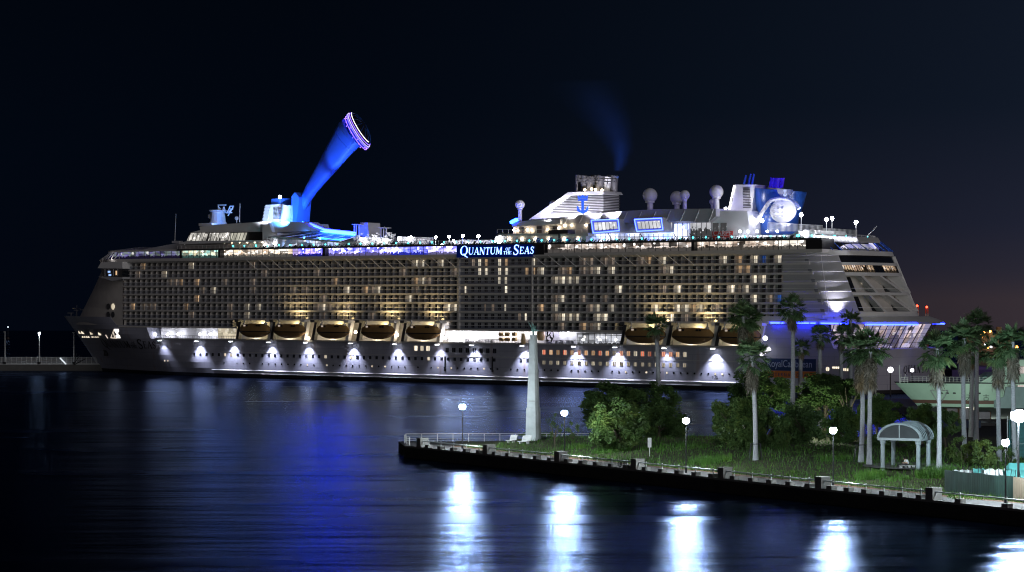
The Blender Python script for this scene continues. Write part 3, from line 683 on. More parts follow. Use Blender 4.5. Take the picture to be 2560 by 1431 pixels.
b.strip(A, B); b.strip(B, C); b.add(C, [tuple(range(len(C)))]); b.prism([(UA-1.2, 40.75), (UA-1.2, 41.2), (U(452), 41.3), (U(452), 40.8)], -1.0, 38); part(b, 'lounge_roof', 'slab')
prism([(330, 630), (400, 616), (450, 607), (470, 607), (470, 628)], 7, 31, 'sloping_roof', 'grey')
# name sign and the dark panel beside it
b = MB(); ua, ub = U(1143, -1.6), U(1332, -1.6); b.box(ua, ub, -1.9, -1.5, 37.3, 40.9); sg_ = part(b, 'name_sign_panel', 'signblue')
b = MB(); b.box(ub, U(1360, -1.6), -1.7, -1.3, 37.9, 40.8); part(b, 'dark_window_panel', 'black')
L_ = title(ua+1.2, 38.15, ub-ua-2.8, 2.25)
m = MB(); word(m, L_, lambda u, z, d: (u, -1.96, z), 1.75, .12); part(m, 'sign_letter_glow', 'letterb', sg_)
m = MB(); word(m, L_, lambda u, z, d: (u, -2.04, z), 1.0, .12); part(m, 'sign_lettering', 'letter', sg_)
# bridge wing
bw = [(244, 671), (252, 657), (284, 655), (306, 655), (306, 672)]
b = MB(); b.prism(prof(bw, -3.4), -3.4, 12); part(b, 'bridge_roof', 'white')
prism([(251, 673), (305, 673), (304, 692), (258, 691)], -3.2, 12, 'bridge_window_band', 'dglass')
prism([(246, 692), (306, 693), (306, 698), (280, 703)], -3.4, 12, 'bridge_floor', 'grey')
b = MB()
for x in (262, 272, 283, 294): u, z = S(x, 673, -3.3); b.box(u-.12, u+.12, -3.32, -3.2, S(x, 691, -3.3)[1], z)
part(b, 'bridge_mullion', 'grey')
b = MB()
for (x, y) in ((273, 680), (275, 688)): u, z = S(x, y, -3.3); b.box(u-.6, u+.5, -3.36, -3.24, z-.3, z+.3)
part(b, 'bridge_screen', emit('bridge_screen_light', (.35, .55, 1.0), 1.2, False))
b = MB(); u, z = S(291, 682, -3.3); b.box(u-.4, u+.3, -3.36, -3.24, z-.8, z+.6); part(b, 'bridge_lamp_window', 'cab_warm')
b = MB()
for x, h in ((257, 646), (262, 650), (268, 651)): b.tube(P(x, 657, 1), P(x, h, 1), .08)
part(b, 'bridge_aerial', 'white')
point(P(278, 646, -1), 60, (1, .95, .9), .3, ship, 'bridge_roof_fill')  # point light without a fixture, added to whiten the bridge roof
# --- forward block below the arm
prism([(447, 628), (450, 607), (500, 604), (658, 604), (658, 628)], 5, 33, 'forward_house', 'cabin')
prism([(446, 608), (470, 603), (660, 601), (660, 605), (448, 611)], 2.2, 34, 'forward_house_ledge', 'white')
prism([(466, 604), (474, 582), (660, 580), (660, 602)], 5.5, 32, 'observation_deck', 'black')
M['obs'] = interior('observation_light', (.95, .90, .82), (.50, .48, .44), .95, 43.2, 46.4, (1.2, 1, .8), .9, -.2, .05)
M['obs2'] = interior('observation_light_plain', (.90, .86, .70), (.75, .72, .6), .75, 43.2, 46.4, (.8, 1, .2), 0, -.2, .5)
for (xa, xb, xc, xd, mm) in ((477, 521, 466, 516, 'obs'), (524, 578, 520, 574, 'obs'), (579, 618, 576, 612, 'obs2')):
    b = MB(); b.add([P(xa, 583, 5.2), P(xb, 582, 5.2), P(xd, 602, 4.8), P(xc, 603, 4.8)], [(0, 1, 2, 3)]); part(b, 'observation_window', mm)
b = MB()
for i in range(17): x = 470+i*9; b.tube(P(x+7, 582, 5.0), P(x, 603, 4.6), .09, .09, 4)
part(b, 'observation_mullion', 'frame')
prism([(475, 582), (500, 576), (499, 567), (540, 562), (608, 558), (655, 555), (753, 555), (770, 566), (800, 577), (690, 581), (660, 582)], 6, 14, 'forward_roof', 'white')
prism([(656, 628), (656, 557), (672, 556), (680, 580), (693, 583), (693, 628)], 4.5, 33, 'forward_pier', 'white')
prism([(690, 584), (806, 577), (887, 590), (888, 605), (850, 607), (850, 628), (690, 628)], 10, 13, 'solarium_block', 'grey')
b = MB(); A = [P(669, 592, 2.5), P(850, 604, 2.5), P(890, 592, 10), P(752, 582, 10)]; b.add(A+[tuple(Vector(p)+Vector((0, 0, -.35))) for p in A], [(0, 1, 2, 3), (7, 6, 5, 4), (0, 4, 5, 1)]); part(b, 'solarium_roof', M['dglass'])
b = MB()
for t in (0, .2, .4, .6, .8, 1):
    p = Vector(A[0]).lerp(Vector(A[1]), t); q = Vector(A[3]).lerp(Vector(A[2]), t); b.tube(p, q, .16, .16, 5)
b.tube(A[0], A[1], .28, .28, 6); b.tube(Vector(A[0]).lerp(Vector(A[3]), .5), Vector(A[1]).lerp(Vector(A[2]), .5), .1, .1, 5); part(b, 'solarium_roof_beam', 'white')
M['sol'] = interior('solarium_light', (.35, .52, .95), (.75, .8, 1.0), 1.5, 41.5, 44.5, (.3, .5, .5), .2, .1, .12)
b = MB(); u0, z0 = S(672, 622, 7); u1, z1 = S(848, 602, 7); b.box(u0, u1, 7, 7.2, 41.4, 44.0); part(b, 'solarium_window', 'sol')
b = MB()
for x in range(668, 852, 15): b.tube(P(x, 622, 3.2), P(x, 598+(x-668)*.04, 3.2), .12, .12, 5)
part(b, 'solarium_post', 'white')
for pts, mm, r in ((((756, 558), (806, 576.5), (887, 585)), 'neonc', .55), (((775, 560), (812, 575), (886, 582.5)), 'neonb', .4), (((760, 558), (775, 563), (798, 573)), 'neonb', .3)):
    b = MB(); b.path([P(x, y, 9) for x, y in pts], r, 6); part(b, 'neon_light', mm)
# radar mast, aerials
b = MB(); u, z = S(545, 558, CV); b.lathe((u, CV, z-1), [(3.6, 0), (2.6, 1.5), (2.3, 4.6), (3.0, 5.0), (3.0, 5.3)], 14); b.lathe((u-3.0, CV, z+2.2), [(.2, -.9), (1.2, -.4), (1.2, .6), (.3, 1.2)], 10); mast = part(b, 'mast_base', 'white')
b = MB()
def pv(x, y): return P(x, y, CV)
for a, c in (((546, 533), (546, 512)), ((552, 533), (548, 519)), ((574, 533), (583, 517)), ((567, 534), (575, 517)), ((545, 513), (565, 513)), ((575, 516), (584, 516)), ((546, 531), (580, 532)), ((547, 522), (552, 522)), ((576, 523), (582, 523)), ((556, 533), (559, 517)), ((563, 533), (560, 517)), ((556, 525), (563, 525)), ((548, 540), (552, 532)), ((570, 540), (574, 532)), ((578, 524), (570, 533)), ((530, 540), (542, 538)), ((528, 536), (545, 535))): b.tube(pv(*a), pv(*c), .22, .22, 5)
b.box(*sorted((pv(527, 533)[0], pv(541, 533)[0])), CV-.3, CV+.3, pv(0+527, 534)[2], pv(527, 532)[2]); part(b, 'radar_mast', 'white', mast)
b = MB()
for x0, y0, x1, y1 in ((437, 606, 440, 535), (599, 556, 600, 508), (592, 557, 592, 545)): b.tube(P(x0, y0, 12), P(x1, y1, 12), .16, .07, 5)
b.ball(P(592, 546, 12), .7, 8); b.box(P(435, 606, 12)[0], P(452, 606, 12)[0], 11, 13, P(440, 608, 12)[2], P(440, 603, 12)[2]); part(b, 'whip_aerial', 'white')
b = MB(); u, z = S(513, 565, 12); b.box(u-3, u+3, 12, 15, z, z+.9); part(b, 'roof_railing', 'rail')
# --- louvred house beside the arm
fh = prism([(657, 556), (664, 513), (693, 511), (698, 556)], 14, 18, 'forward_vent_house', 'white')
prism([(697, 556), (694, 512), (726, 514), (727, 556)], 15, 17.5, 'arm_foot_house', 'white')
b = MB()
for i in range(10):
    y = 518+i*3.1; b.box(P(684, y, 13.9)[0], P(705-i*.5, y, 13.9)[0], 13.7, 14.1, P(690, y+1.4, 13.9)[2], P(690, y, 13.9)[2])
part(b, 'vent_louvre', 'frame', fh)
b = MB()
for i in range(11):
    y = 517+i*3.6; x = 664-(y-513)*.16; b.box(P(x, y, 13.8)[0]-.2, P(x+12, y, 13.8)[0], 13.6, 14.0, P(x, y+1.6, 13.8)[2], P(x, y, 13.8)[2])
part(b, 'vent_louvre', 'white', fh)
prism([(679, 513), (678, 498), (702, 496), (699, 513)], 16, 24, 'vent_cap', 'bluepaint', fh)
b = MB(); b.ball(P(700, 493, 15), .55, 8); part(b, 'mast_head_lamp', 'lampw', fh)
# --- viewing arm with its capsule
M['armpaint'] = mat('arm_paint', (.06, .17, .68), .45, var=.05)
prism([(729, 556), (729, 492), (737, 481), (748, 494), (742, 556)], 16, 22, 'arm_pivot_fin', 'armpaint')
b = MB()
for a in (((731, 548), (745, 517)), ((741, 548), (754, 517)), ((736, 556), (736, 520)), ((746, 554), (747, 524))): b.tube(P(*a[0], 18), P(*a[1], 18), .55, .55, 6)
arm = part(b, 'arm_bracket', 'bluepaint')
def boom(rows, name, m, parent, th=2.0):
    b = MB(); R_ = []
    for (xa, ya), (xb, yb), t in rows:
        A = Vector(P(xa, ya, CV)); B = Vector(P(xb, yb, CV)); c = (A+B)/2; h = (B-A)/2; ring_ = []
        for i in range(14):
            an = 2*math.pi*i/14; ring_.append(c+h*math.cos(an)+Vector((0, t*math.sin(an), 0)))
        R_.append(ring_)
    for a, c in zip(R_, R_[1:]): b.strip(a, c, True)
    b.add(R_[0], [tuple(range(14))]); b.add(R_[-1], [tuple(range(14))]); return part(b, name, m, parent, True)
boom([((732, 541), (747, 552), 1.0), ((744, 512), (762, 524), 1.3), ((768, 464), (790, 482), 1.7), ((811, 381), (849, 417), 2.2), ((842, 321), (884, 379), 2.6)], 'lifting_arm', 'armpaint', ship)
boom([((843, 320), (885, 379), 2.8), ((851, 305), (897, 367), 3.0), ((859, 298), (904, 362), 2.6)], 'arm_head', 'armpaint', ship)
# capsule: a glass lens ringed by coloured lamps, tilted like the arm head
ca = Vector(P(868, 288, CV)); cb_ = Vector(P(919, 371, CV)); cc = (ca+cb_)/2; ax = (cb_-ca)/2; up = Vector((ax.z, 0, -ax.x)).normalized()
if up.x < 0: up = -up
dv_ = Vector((-SS, SC, 0))*4.6+up*1.3
cap = empty('viewing_capsule', (0, 0, 0)); cap.parent = ship
def lens(prof_, name, m, parent, n=28):
    b = MB(); R_ = []
    for r, h in prof_:
        R_.append([cc+ax*(r*math.cos(2*math.pi*i/n))+dv_*(r*math.sin(2*math.pi*i/n))+up*h for i in range(n)])
    for a, c in zip(R_, R_[1:]): b.strip(a, c, True)
    b.add(R_[0], [tuple(range(n))]); b.add(R_[-1], [tuple(range(n))]); return part(b, name, m, parent, True)
lens([(.30, -2.4), (.75, -1.6), (.96, -.2), (1.0, .6)], 'capsule_shell', 'bluepaint', cap)
lens([(.97, .6), (.90, 1.9), (.70, 2.9), (.3, 3.5)], 'capsule_glass', M['dglass'], cap)
def loop(r, h, rad, name, m, t0=0, t1=360, n=36):
    b = MB(); b.path([cc+ax*(r*math.cos(R(t0+(t1-t0)*i/n)))+dv_*(r*math.sin(R(t0+(t1-t0)*i/n)))+up*h for i in range(n+1)], rad, 5); part(b, name, m, cap)
loop(1.01, .2, .12, 'capsule_light_ring', emit('capsule_ring_light', (.24, .17, 1.0), 2.2)); loop(1.0, -.7, .05, 'capsule_light_ring', 'purple'); loop(1.01, .75, .10, 'capsule_light_ring', emit('capsule_ring_light_pale', (.60, .50, 1.0), 2)); loop(.96, 1.3, .04, 'capsule_light_ring', 'purple')
loop(.90, 2.0, .10, 'capsule_ceiling_light', emit('capsule_white_light', (1, .93, .88), 2.5), 185, 340)
b = MB()
for i in range(26):
    t = 2*math.pi*i/26; b.ball(cc+ax*.985*math.cos(t)+dv_*.99*math.sin(t)-up*(.3+.5*(i % 3)), .13, 6)
part(b, 'capsule_lamp_dot', 'purple', cap)
b = MB()
for i in range(14):
    t = 2*math.pi*i/14; d = lambda r, h: cc+ax*r*math.cos(t)+dv_*r*math.sin(t)+up*h
    b.path([d(.985, .6), d(.91, 1.9), d(.71, 2.92), d(.31, 3.52)], .07, 4)
part(b, 'capsule_rib', 'bluepaint', cap)
# --- pool deck amidships
prism([(850, 628), (850, 606), (888, 604), (970, 604), (975, 610), (1045, 612), (1240, 612), (1240, 628)], 8, 30, 'pool_deck_house', 'cabin')
prism([(897, 592), (901, 557), (919, 557), (922, 592)], 16, 22, 'pool_tower', 'white')
prism([(884, 605), (888, 594), (960, 594), (992, 602), (992, 605), (966, 610)], 9, 14, 'pool_stage', 'white')
b = MB()
for x in (886, 891, 898, 953, 959, 966): b.tube(P(x, 594, 14), P(x, 562 if x < 900 else 571, 14), .22, .22, 6)
b.box(P(885, 562, 14)[0], P(899, 562, 14)[0], 13, 16, P(885, 563, 14)[2], P(885, 561, 14)[2]); b.box(P(951, 571, 14)[0], P(968, 571, 14)[0], 13, 16, P(951, 571.5, 14)[2], P(951, 569.5, 14)[2]); part(b, 'pool_column', 'white')
b = MB()
rp = random.Random(5)
for i in range(34):
    x = rp.uniform(886, 988); y = rp.uniform(583, 606); p = P(x, y, 8.6); s = rp.uniform(.2, .7); b.box(p[0]-s, p[0]+s, 8.2, 9, p[2]-s*.7, p[2]+s*.5)
part(b, 'pool_slide_frame', 'white')
prism([(993, 609), (994, 592), (1042, 593), (1042, 610)], 6, 14, 'white_deck_house', 'white')
prism([(1110, 612), (1112, 603), (1150, 600), (1238, 600), (1238, 612)], 14, 26, 'screen_house', 'white')
# --- teal and white lamps along the upper deck rail
rl = None
x = 583.0
while x < 2200:
    if x < 2024: p = (U(x, -.9), -.9, 41.85)
    else: break
    if rl is None:
        b = MB(); b.tube((0, 0, -.5), (0, 0, 0), .06); rl = part(b, 'rail_lamp', 'rail'); bb = MB(); bb.ball((0, -.05, .18), .24, 8); part(bb, 'lamp_globe', 'lampteal', rl); rl.location = p
    else: o = copy_tree(rl, ship); o.location = p
    x += 28.5+(x-583)*.0032
b = MB(); b.box(U(452), U(2024), -1.55, -1.5, 42.35, 42.43)
u = U(452)
while u < U(2024): b.box(u-.04, u+.04, -1.55, -1.5, 41.3, 42.35); u += 1.9
part(b, 'upper_deck_rail', 'rail')
# rows of loungers and guests along the rail read as dark clutter
rp = random.Random(11); b = MB()
for i in range(420):
    u = rp.uniform(U(640), U(2010)); h = rp.uniform(.3, 1.0); b.add([(u, -.9, 41.3), (u+.5, -.9, 41.3), (u+.75, -.6, 41.3+h), (u+.6, -.7, 41.3+h)], [(0, 1, 2, 3)])
kind(part(b, 'deck_lounger', 'frame'), 'stuff')
# white ceiling lamps
def lamp(x, y, v, r=.3, m='lampw', name='deck_lamp', parent=ship):
    b = MB(); p = P(x, y, v); b.ball(p, r, 8); return part(b, name, m, parent)
for x in range(466, 660, 19): lamp(x, 608-(x-466)*.012, 3.4, .20, 'lampwarm')
for x, y in ((461, 609), (662, 613), (689, 607), (684, 609)): lamp(x, y, 3.6, .28)
for x, y in ((902, 597), (933, 596), (948, 603), (913, 606), (965, 603), (1134, 602), (1137, 607), (1170, 606), (1105, 612)): lamp(x, y, 7.5, .32)
M['lampbig'] = emit('deck_mast_lamp', (.95, .93, 1.0), 120)
def mastlamp(x, y, yb, v, r=.42):
    b = MB(); p = P(x, y, v); q = P(x, yb, v); b.tube(q, p, .14, .1, 6); o = part(b, 'deck_lamp_mast', 'rail'); bb = MB(); bb.ball(p, r, 10); part(bb, 'lamp_head', 'lampbig', o)
for x, y, yb in ((998, 596, 606), (1028, 594, 606), (1089, 594, 612), (1123, 592, 612), (1157, 590, 612), (1196, 591, 612)): mastlamp(x, y, yb, 6)
for x, y, yb in ((2003, 537, 590), (2066, 549, 600), (2080, 546, 600), (2140, 556, 600)): mastlamp(x, y, yb, 12, .5)
lamp(1814, 522, 12, .4)
# --- aft superstructure
prism([(1237, 611), (1240, 598), (1247, 588), (1465, 590), (1465, 612)], 4, 33, 'aft_terrace_lower', 'white')
prism([(1240, 590), (1247, 585), (1470, 583), (1470, 590)], 3.2, 34, 'aft_terrace_ledge', 'slab')
prism([(1283, 585), (1283, 566), (1290, 560), (1400, 560), (1470, 556), (1470, 584)], 6, 32, 'aft_terrace_upper', 'cabin')
prism([(1280, 568), (1280, 560), (1288, 555), (1330, 551), (1400, 549), (1400, 560)], 4.8, 33, 'aft_terrace_roof', 'white')
prism([(1392, 561), (1412, 541), (1480, 536), (1562, 528), (1642, 523.5), (1790, 522), (1790, 541), (1770, 556), (1700, 553), (1470, 560)], 6, 32, 'aft_roof', 'grey')
b = MB()
for x in range(1412, 1790, 36): b.tube(P(x+12, 536-(x-1412)*.034, 5.9), P(x, 559-(x-1412)*.014, 5.9), .14, .14, 5)
part(b, 'roof_rib', 'white')
prism([(1470, 612), (1470, 556), (1700, 552), (1780, 552), (1780, 612)], 8, 30, 'sports_hall', 'grey')
M['hall'] = interior('sports_hall_light', (.80, .84, 1.0), (.30, .42, 1.0), 2.6, 41.6, 46, (.35, .5, .3), .3, .03, .3)
M['hall2'] = interior('hall_light_white', (.95, .95, 1.0), (.72, .74, .80), 1.1, 44, 49, (.5, .5, .4), .2, .12, .5)
for x0, x1, y0, y1, mm in ((1466, 1684, 586, 606, 'hall'), (1686, 1722, 560, 606, 'hall'), (1726, 1776, 558, 606, 'hall2')):
    b = MB(); u0, z1 = S(x0, y0, 6.4); u1, z0 = S(x1, y1, 6.4); b.box(u0, u1, 6.4, 6.6, max(z0, 41.4), z1); part(b, 'hall_window', mm)
b = MB()
for x in range(1466, 1778, 12): b.tube(P(x, 606, 6.1), P(x, 585 if x < 1684 else 557, 6.1), .08, .08, 4)
for y in (592, 599): b.tube(P(1466, y, 6.1), P(1776, y, 6.1), .06, .06, 4)
for x in (1520, 1600, 1684, 1724): b.tube(P(x, 584, 6), P(x+14, 606, 6), .13, .13, 4)
part(b, 'hall_mullion', 'frame')
for bx in (((1478, 551), (1545, 549), (1548, 577), (1483, 583)), ((1586, 549), (1653, 546), (1657, 575), (1592, 579))):
    (xa, ya), (xb, yb), (xc, yc), (xd, yd) = bx
    bay = prism([(xa-2, ya-2), (xb+2, yb-2), (xc+2, yc+2), (xd-2, yd+2)], 3.6, 9, 'neon_bay', 'grey')
    b = MB(); b.add([P(xa+7, ya+6, 3.5), P(xb-4, yb+6, 3.5), P(xc-4, yc-5, 3.5), P(xd+4, yd-6, 3.5)], [(0, 1, 2, 3)]); part(b, 'bay_window', 'hall2', bay)
    b = MB()
    for i in range(1, 6):
        t = i/6; b.tube(P(xa+7+(xb-xa-11)*t, ya+5, 3.4), P(xd+4+(xc-xd-8)*t, yd-6, 3.4), .07, .07, 4)
    part(b, 'bay_mullion', 'frame', bay)
    b = MB(); q = [P(xa, ya, 3.3), P(xb, yb, 3.3), P(xc, yc, 3.3), P(xd, yd, 3.3), P(xa, ya, 3.3)]; b.path(q, .15, 6); part(b, 'neon_tube', 'neonw', bay)
b = MB(); b.add([P(1665, 557, 7.8), P(1680, 557, 7.8), P(1679, 572, 7.8), P(1670, 570, 7.8)], [(0, 1, 2, 3)]); part(b, 'hall_window', 'hall2')
# sconces on the terraces with round windows
for x in (1272, 1304, 1337, 1371, 1409, 1443): lamp(x, 598, 3.7, .26, 'lampwarm', 'wall_sconce')
for x, y in ((1284, 576), (1295, 577), (1317, 575), (1328, 576), (1368, 575), (1396, 571), (1411, 564), (1428, 563), (1464, 563)): lamp(x, y, 5.6, .24, 'lampwarm', 'wall_sconce')
for x in (1345, 1376, 1399, 1419, 1440, 1452):
    u, z = S(x, 602, 3.9); pane('round_window', u, z, .75, .9, 'cab_blue' if x < 1440 else 'hall', ship, v=3.9, oval=True)
b = MB()
for x0, x1, y, v in ((1243, 1466, 583, 3.3), (1243, 1466, 608, 1.0)):
    for x in range(x0, x1, 14): b.tube(P(x, y, v), P(x, y-9, v), .06, .06, 4)
    b.tube(P(x0, y-9, v), P(x1, y-9, v), .07, .07, 4)
part(b, 'terrace_rail', 'rail')
for x in (1303, 1348, 1388): b = MB(); b.box(P(x, 580, 5.95)[0]-.9, P(x, 580, 5.95)[0]+.9, 5.9, 6, P(x, 583, 6)[2], P(x, 566, 6)[2]); part(b, 'terrace_door', 'frame')
b = MB(); b.tube(P(1398, 606, -1), P(1398, 584, -1), .3, .3, 6); p = P(1398, 581, -1); b.box(p[0]-3.2, p[0]+3.8, -2, 1.5, p[2]-.5, p[2]+.6); part(b, 'deck_crane', 'frame')
b = MB(); p = P(1285, 553, 5); b.obox(p, (1, 0, .4), (0, 1, 0), (-.4, 0, 1), 1.1, .5, .35); part(b, 'blue_floodlight', 'neonc')
b = MB(); p = P(1238, 600, 4); 
for i in range(8): b.ball(P(1238+i*1.9, 604-(i % 3)*5, 3.7), .26, 6)
part(b, 'festoon_lamp', 'lampw')
# funnel
fb = prism([(1322, 549), (1414, 486), (1508, 484), (1508, 533), (1440, 539), (1390, 545)], 13, 21, 'funnel', 'white', taper=.0)
b = MB()
for i in range(11):
    y = 491+i*4.15; xl = 1419-(y-491)*1.35+8; xr = 1508
    if i > 8: xl = 1419-(y-491)*1.0
    u0, z = S(xl, y, 12.9); u1, _ = S(xr, y, 12.9); b.box(u0, u1+.25, 12.78, 21.1, z-.20, z+.08)
part(b, 'funnel_louvre', 'frame', fb)
prism([(1411, 487), (1420, 481), (1506, 478), (1511, 485)], 12.2, 21.8, 'funnel_cap', 'grey', fb)
sp_ = [(1449, 18, 1.5), (1462, 16, 1.3), (1474, 15, 1.2), (1486, 18, 1.5), (1499, 15, 1.2), (1511, 18, 1.9), (1524, 20, 1.2), (1534, 19, 1.1)]
for i, (x, v, r) in enumerate(sp_):
    b = MB(); b.tube(P(x, 481, v), P(x+3, 438+(i % 3)*2, v), r, r, 12); part(b, 'smoke_pipe', 'pipe' if i != 5 else 'white', fb)
b = MB()
for y in (446, 453): b.tube(P(1443, y, 11), P(1543, y+1, 11), .16, .16, 5)
for x in range(1443, 1546, 11): b.tube(P(x, 447, 11), P(x-2, 461, 11), .12, .12, 5)
for x in (1444, 1541): b.tube(P(x-2, 478, 11), P(x+2, 438, 11), .16, .16, 5)
part(b, 'pipe_gallery', 'pipe', fb)
b = MB()
for x, y in ((1462, 475), (1479, 473), (1489, 475), (1505, 476)): b.ball(P(x, y, 12.6), .34, 8)
part(b, 'funnel_lamp', 'lampwarm', fb)
# crown and anchor emblem
def emblem(put3, name, m, parent):
    b = MB()
    def poly(pts): b.add([put3(x, y) for x, y in pts], [tuple(range(len(pts)))])
    poly([(-.42, 1.0), (-.24, .82), (0, 1.05), (0, .66), (-.40, .62)]); poly([(.42, 1.0), (.24, .82), (0, 1.05), (0, .66), (.40, .62)])
    poly([(-.40, .56), (.40, .56), (.40, .44), (-.40, .44)]); poly([(-.10, .44), (.10, .44), (.10, -.62), (-.10, -.62)])
    poly([(-.42, .22), (.42, .22), (.42, .10), (-.42, .10)]) if 0 else None
    pts = [(-.48, -.10), (-.26, -.34), (-.36, -.34), (-.22, -.58), (0, -.66), (.22, -.58), (.36, -.34), (.26, -.34), (.48, -.10), (.46, -.62), (.2, -.86), (0, -1.0), (-.2, -.86), (-.46, -.62)]
    for a in ([0, 1, 2, 13], [2, 3, 12, 13], [3, 4, 11, 12], [4, 5, 10, 11], [5, 6, 9, 10], [6, 7, 8, 9]): poly([pts[i] for i in a])
    return part(b, name, m, parent)
M['emb'] = emit('emblem_light', (.035, .13, 1.0), 1.3, False); M['embw'] = emit('emblem_light_pale', (.55, .65, 1.0), 1.2, False)
eu, ez = S(1457, 512, 12.6); emblem(lambda x, y: (eu+x*4.4, 12.55, ez+y*2.75), 'crown_anchor_emblem', 'emb', fb)
# white domes
for x, y, r, yb, v, n in ((1300, 512, 12, 552, 12, 1), (1625, 489, 18.5, 527, 14, 1), (1692, 495, 17, 525, 20, 1), (1712, 488, 12.5, 525, 13, 1), (1791, 480, 17.5, 527, 13, 1), (1384, 512, 11, 528, 26, 1), (1780, 505, 7, 527, 20, 1)):
    b = MB(); p = P(x, y, v); q = P(x, yb, v); s = (SY-SS*p[0]+SC*v)/F*r
    b.ball(p, s, 20); b.lathe(q, [(s*.42, 0), (s*.42, (p[2]-q[2])-s*1.05), (s*.62, (p[2]-q[2])-s*1.0), (s*.66, (p[2]-q[2])-s*.7)], 14); part(b, 'radar_dome', 'white', smooth=True)
# aft tower, blue backdrop hull and its white disc
at = prism([(1821, 529), (1832, 500), (1837, 462), (1889, 462), (1886, 467), (1880, 529)], 13, 25, 'aft_vent_tower', 'white')
b = MB()
for i in range(13):
    y = 470+i*4; b.box(P(1858, y, 12.9)[0], P(1874+(3 if i > 5 else 0), y, 12.9)[0], 12.75, 13.05, P(1858, y+2, 12.9)[2], P(1858, y, 12.9)[2])
part(b, 'vent_louvre', 'frame', at)
b = MB()
for x, y0, y1 in ((1863, 461, 438), (1875, 461, 435), (1883, 461, 435)): b.tube(P(x-3, y0, 18), P(x+2, y1, 18), .35, .3, 6)
part(b, 'exhaust_pipe', 'bluepaint', at)
b = MB()
for i in range(15):
    y = 466+i*4; x = 1836-(y-462)*.22; b.ball(P(x, y, 12.8), .26, 6)
part(b, 'stair_lamp', emit('stair_lamp_light', (.95, .92, .9), 6, False), at)
b = MB()
bk = [(P(1889, 470, CV), P(2010, 480, CV), 7), (P(1893, 505, CV), P(2002, 512, CV), 6.5), (P(1903, 540, CV), P(1990, 545, CV), 6), (P(1906, 588, CV), P(1985, 588, CV), 5.6)]
R_ = []
for a, c, t in bk:
    a = Vector(a); c = Vector(c); R_.append([(a+c)/2+(c-a)/2*math.cos(2*math.pi*i/24)+Vector((0, -t*math.sin(2*math.pi*i/24), 0)) for i in range(24)])
for a, c in zip(R_, R_[1:]): b.strip(a, c, True)
b.add(R_[0], [tuple(range(24))])
M['surf'] = mat('blue_show_wall', (.015, .06, .27), .3, var=.1)
bd = part(b, 'blue_wave_tower', 'surf', smooth=True)
V2 = 11.6
b = MB(); c = Vector(P(1959, 528, V2)); rw = [c+Vector((abs(P(1991, 528, V2)[0]-c.x)*math.cos(2*math.pi*i/32), -.5*math.sin(math.pi*i/32), abs(P(1959, 498, V2)[2]-c.z)*math.sin(2*math.pi*i/32))) for i in range(32)]
b.add(rw+[c+Vector((0, -1.8, 0))], [(i, (i+1) % 32, 32) for i in range(32)]); part(b, 'white_dish', 'white', bd, True)
b = MB()
for i in range(20):
    p = c+Vector((-4.6+1.3*(i % 5), -1.7, -1.6+1.1*(i//5))); b.box(p.x-.28, p.x+.28, p.y-.1, p.y+.1, p.z-.12, p.z+.12)
part(b, 'dish_slot', 'grey', bd)
b = MB(); b.path([P(x, y, V2-.6) for x, y in ((1873, 588), (1890, 560), (1908, 527), (1925, 503), (1945, 497), (1968, 498), (1988, 507), (1998, 522))], .55, 6); part(b, 'white_arch', 'white', bd)
b = MB(); c2 = [P(x, y, V2-.2) for x, y in ((1940, 471), (1983, 475), (1980, 485), (1972, 494), (1963, 497), (1953, 493), (1945, 483))]; b.add(c2, [tuple(range(7))]); part(b, 'emblem_shield', 'grey', bd)
eu2, ez2 = S(1962, 483, V2-.5); emblem(lambda x, y: (eu2+x*1.2, V2-.45, ez2+y*1.0), 'crown_anchor_emblem', 'embw', bd)
M['indigo'] = mat('indigo_paint', (.12, .05, .7), .4)
for x in (1930, 1941, 1950, 1954):
    b = MB(); b.tube(P(x, 470, 18), P(x+4, 445, 18), 1.0 if x < 1945 else .5, 1.0 if x < 1945 else .5, 10); part(b, 'blue_exhaust_pipe', 'indigo', bd)
prism([(1868, 600), (1868, 530), (1878, 530), (1880, 600)], 12, 14, 'blue_pylon', 'bluepaint')
aw = prism([(1780, 612), (1780, 541), (1792, 527), (1868, 528), (1872, 560), (1870, 606), (1840, 612)], 8, 30, 'aft_white_house', 'white')
for x in (1788, 1808): 
    u, z = S(x+1, 568, 7.9); o = pane('house_window', u, z, .95, 1.15, 'hall2', aw, v=7.95)
u0, z0 = S(1781, 607, 6.6); u1, z1 = S(1832, 578, 6.6)
b = MB(); b.box(u0, u1, 6.5, 6.7, z0, z1); M['redpaint'] = mat('red_banner', (.55, .05, .04), .6); rb = part(b, 'red_banner', 'redpaint', aw)
textmesh('CARPE', 1.95, 'banner_lettering', M['white'], rb, (u0+.3, 6.4, z0+1.95), (R(90), 0, 0)).scale = (1.05, 1, 1)
textmesh('DIEM', 1.95, 'banner_lettering', M['white'], rb, (u0+.9, 6.4, z0+.15), (R(90), 0, 0)).scale = (1.05, 1, 1)
prism([(1830, 600), (1834, 590), (2000, 588), (2010, 575), (2035, 576), (2040, 585), (2000, 606), (1960, 609), (1830, 606)], 5, 22, 'aft_terrace', 'white')
b = MB(); u0, z0 = S(1856, 606, 4.6); u1, z1 = S(1992, 592, 4.6); b.box(u0, u1, 4.7, 4.9, z0, z1); part(b, 'hall_window', 'hall2')
b = MB()
for x in range(1834, 1996, 10): b.tube(P(x, 606, 4.3), P(x, 592, 4.3), .08, .08, 4)
part(b, 'terrace_mullion', 'frame')
for x in (1850, 1870, 1893, 1918, 1943, 2010, 2005): lamp(x, 579 if x < 2000 else 585, 4.4, .36)
for x, y in ((1884, 551), (1905, 552)): lamp(x, y, 10.5, .55)
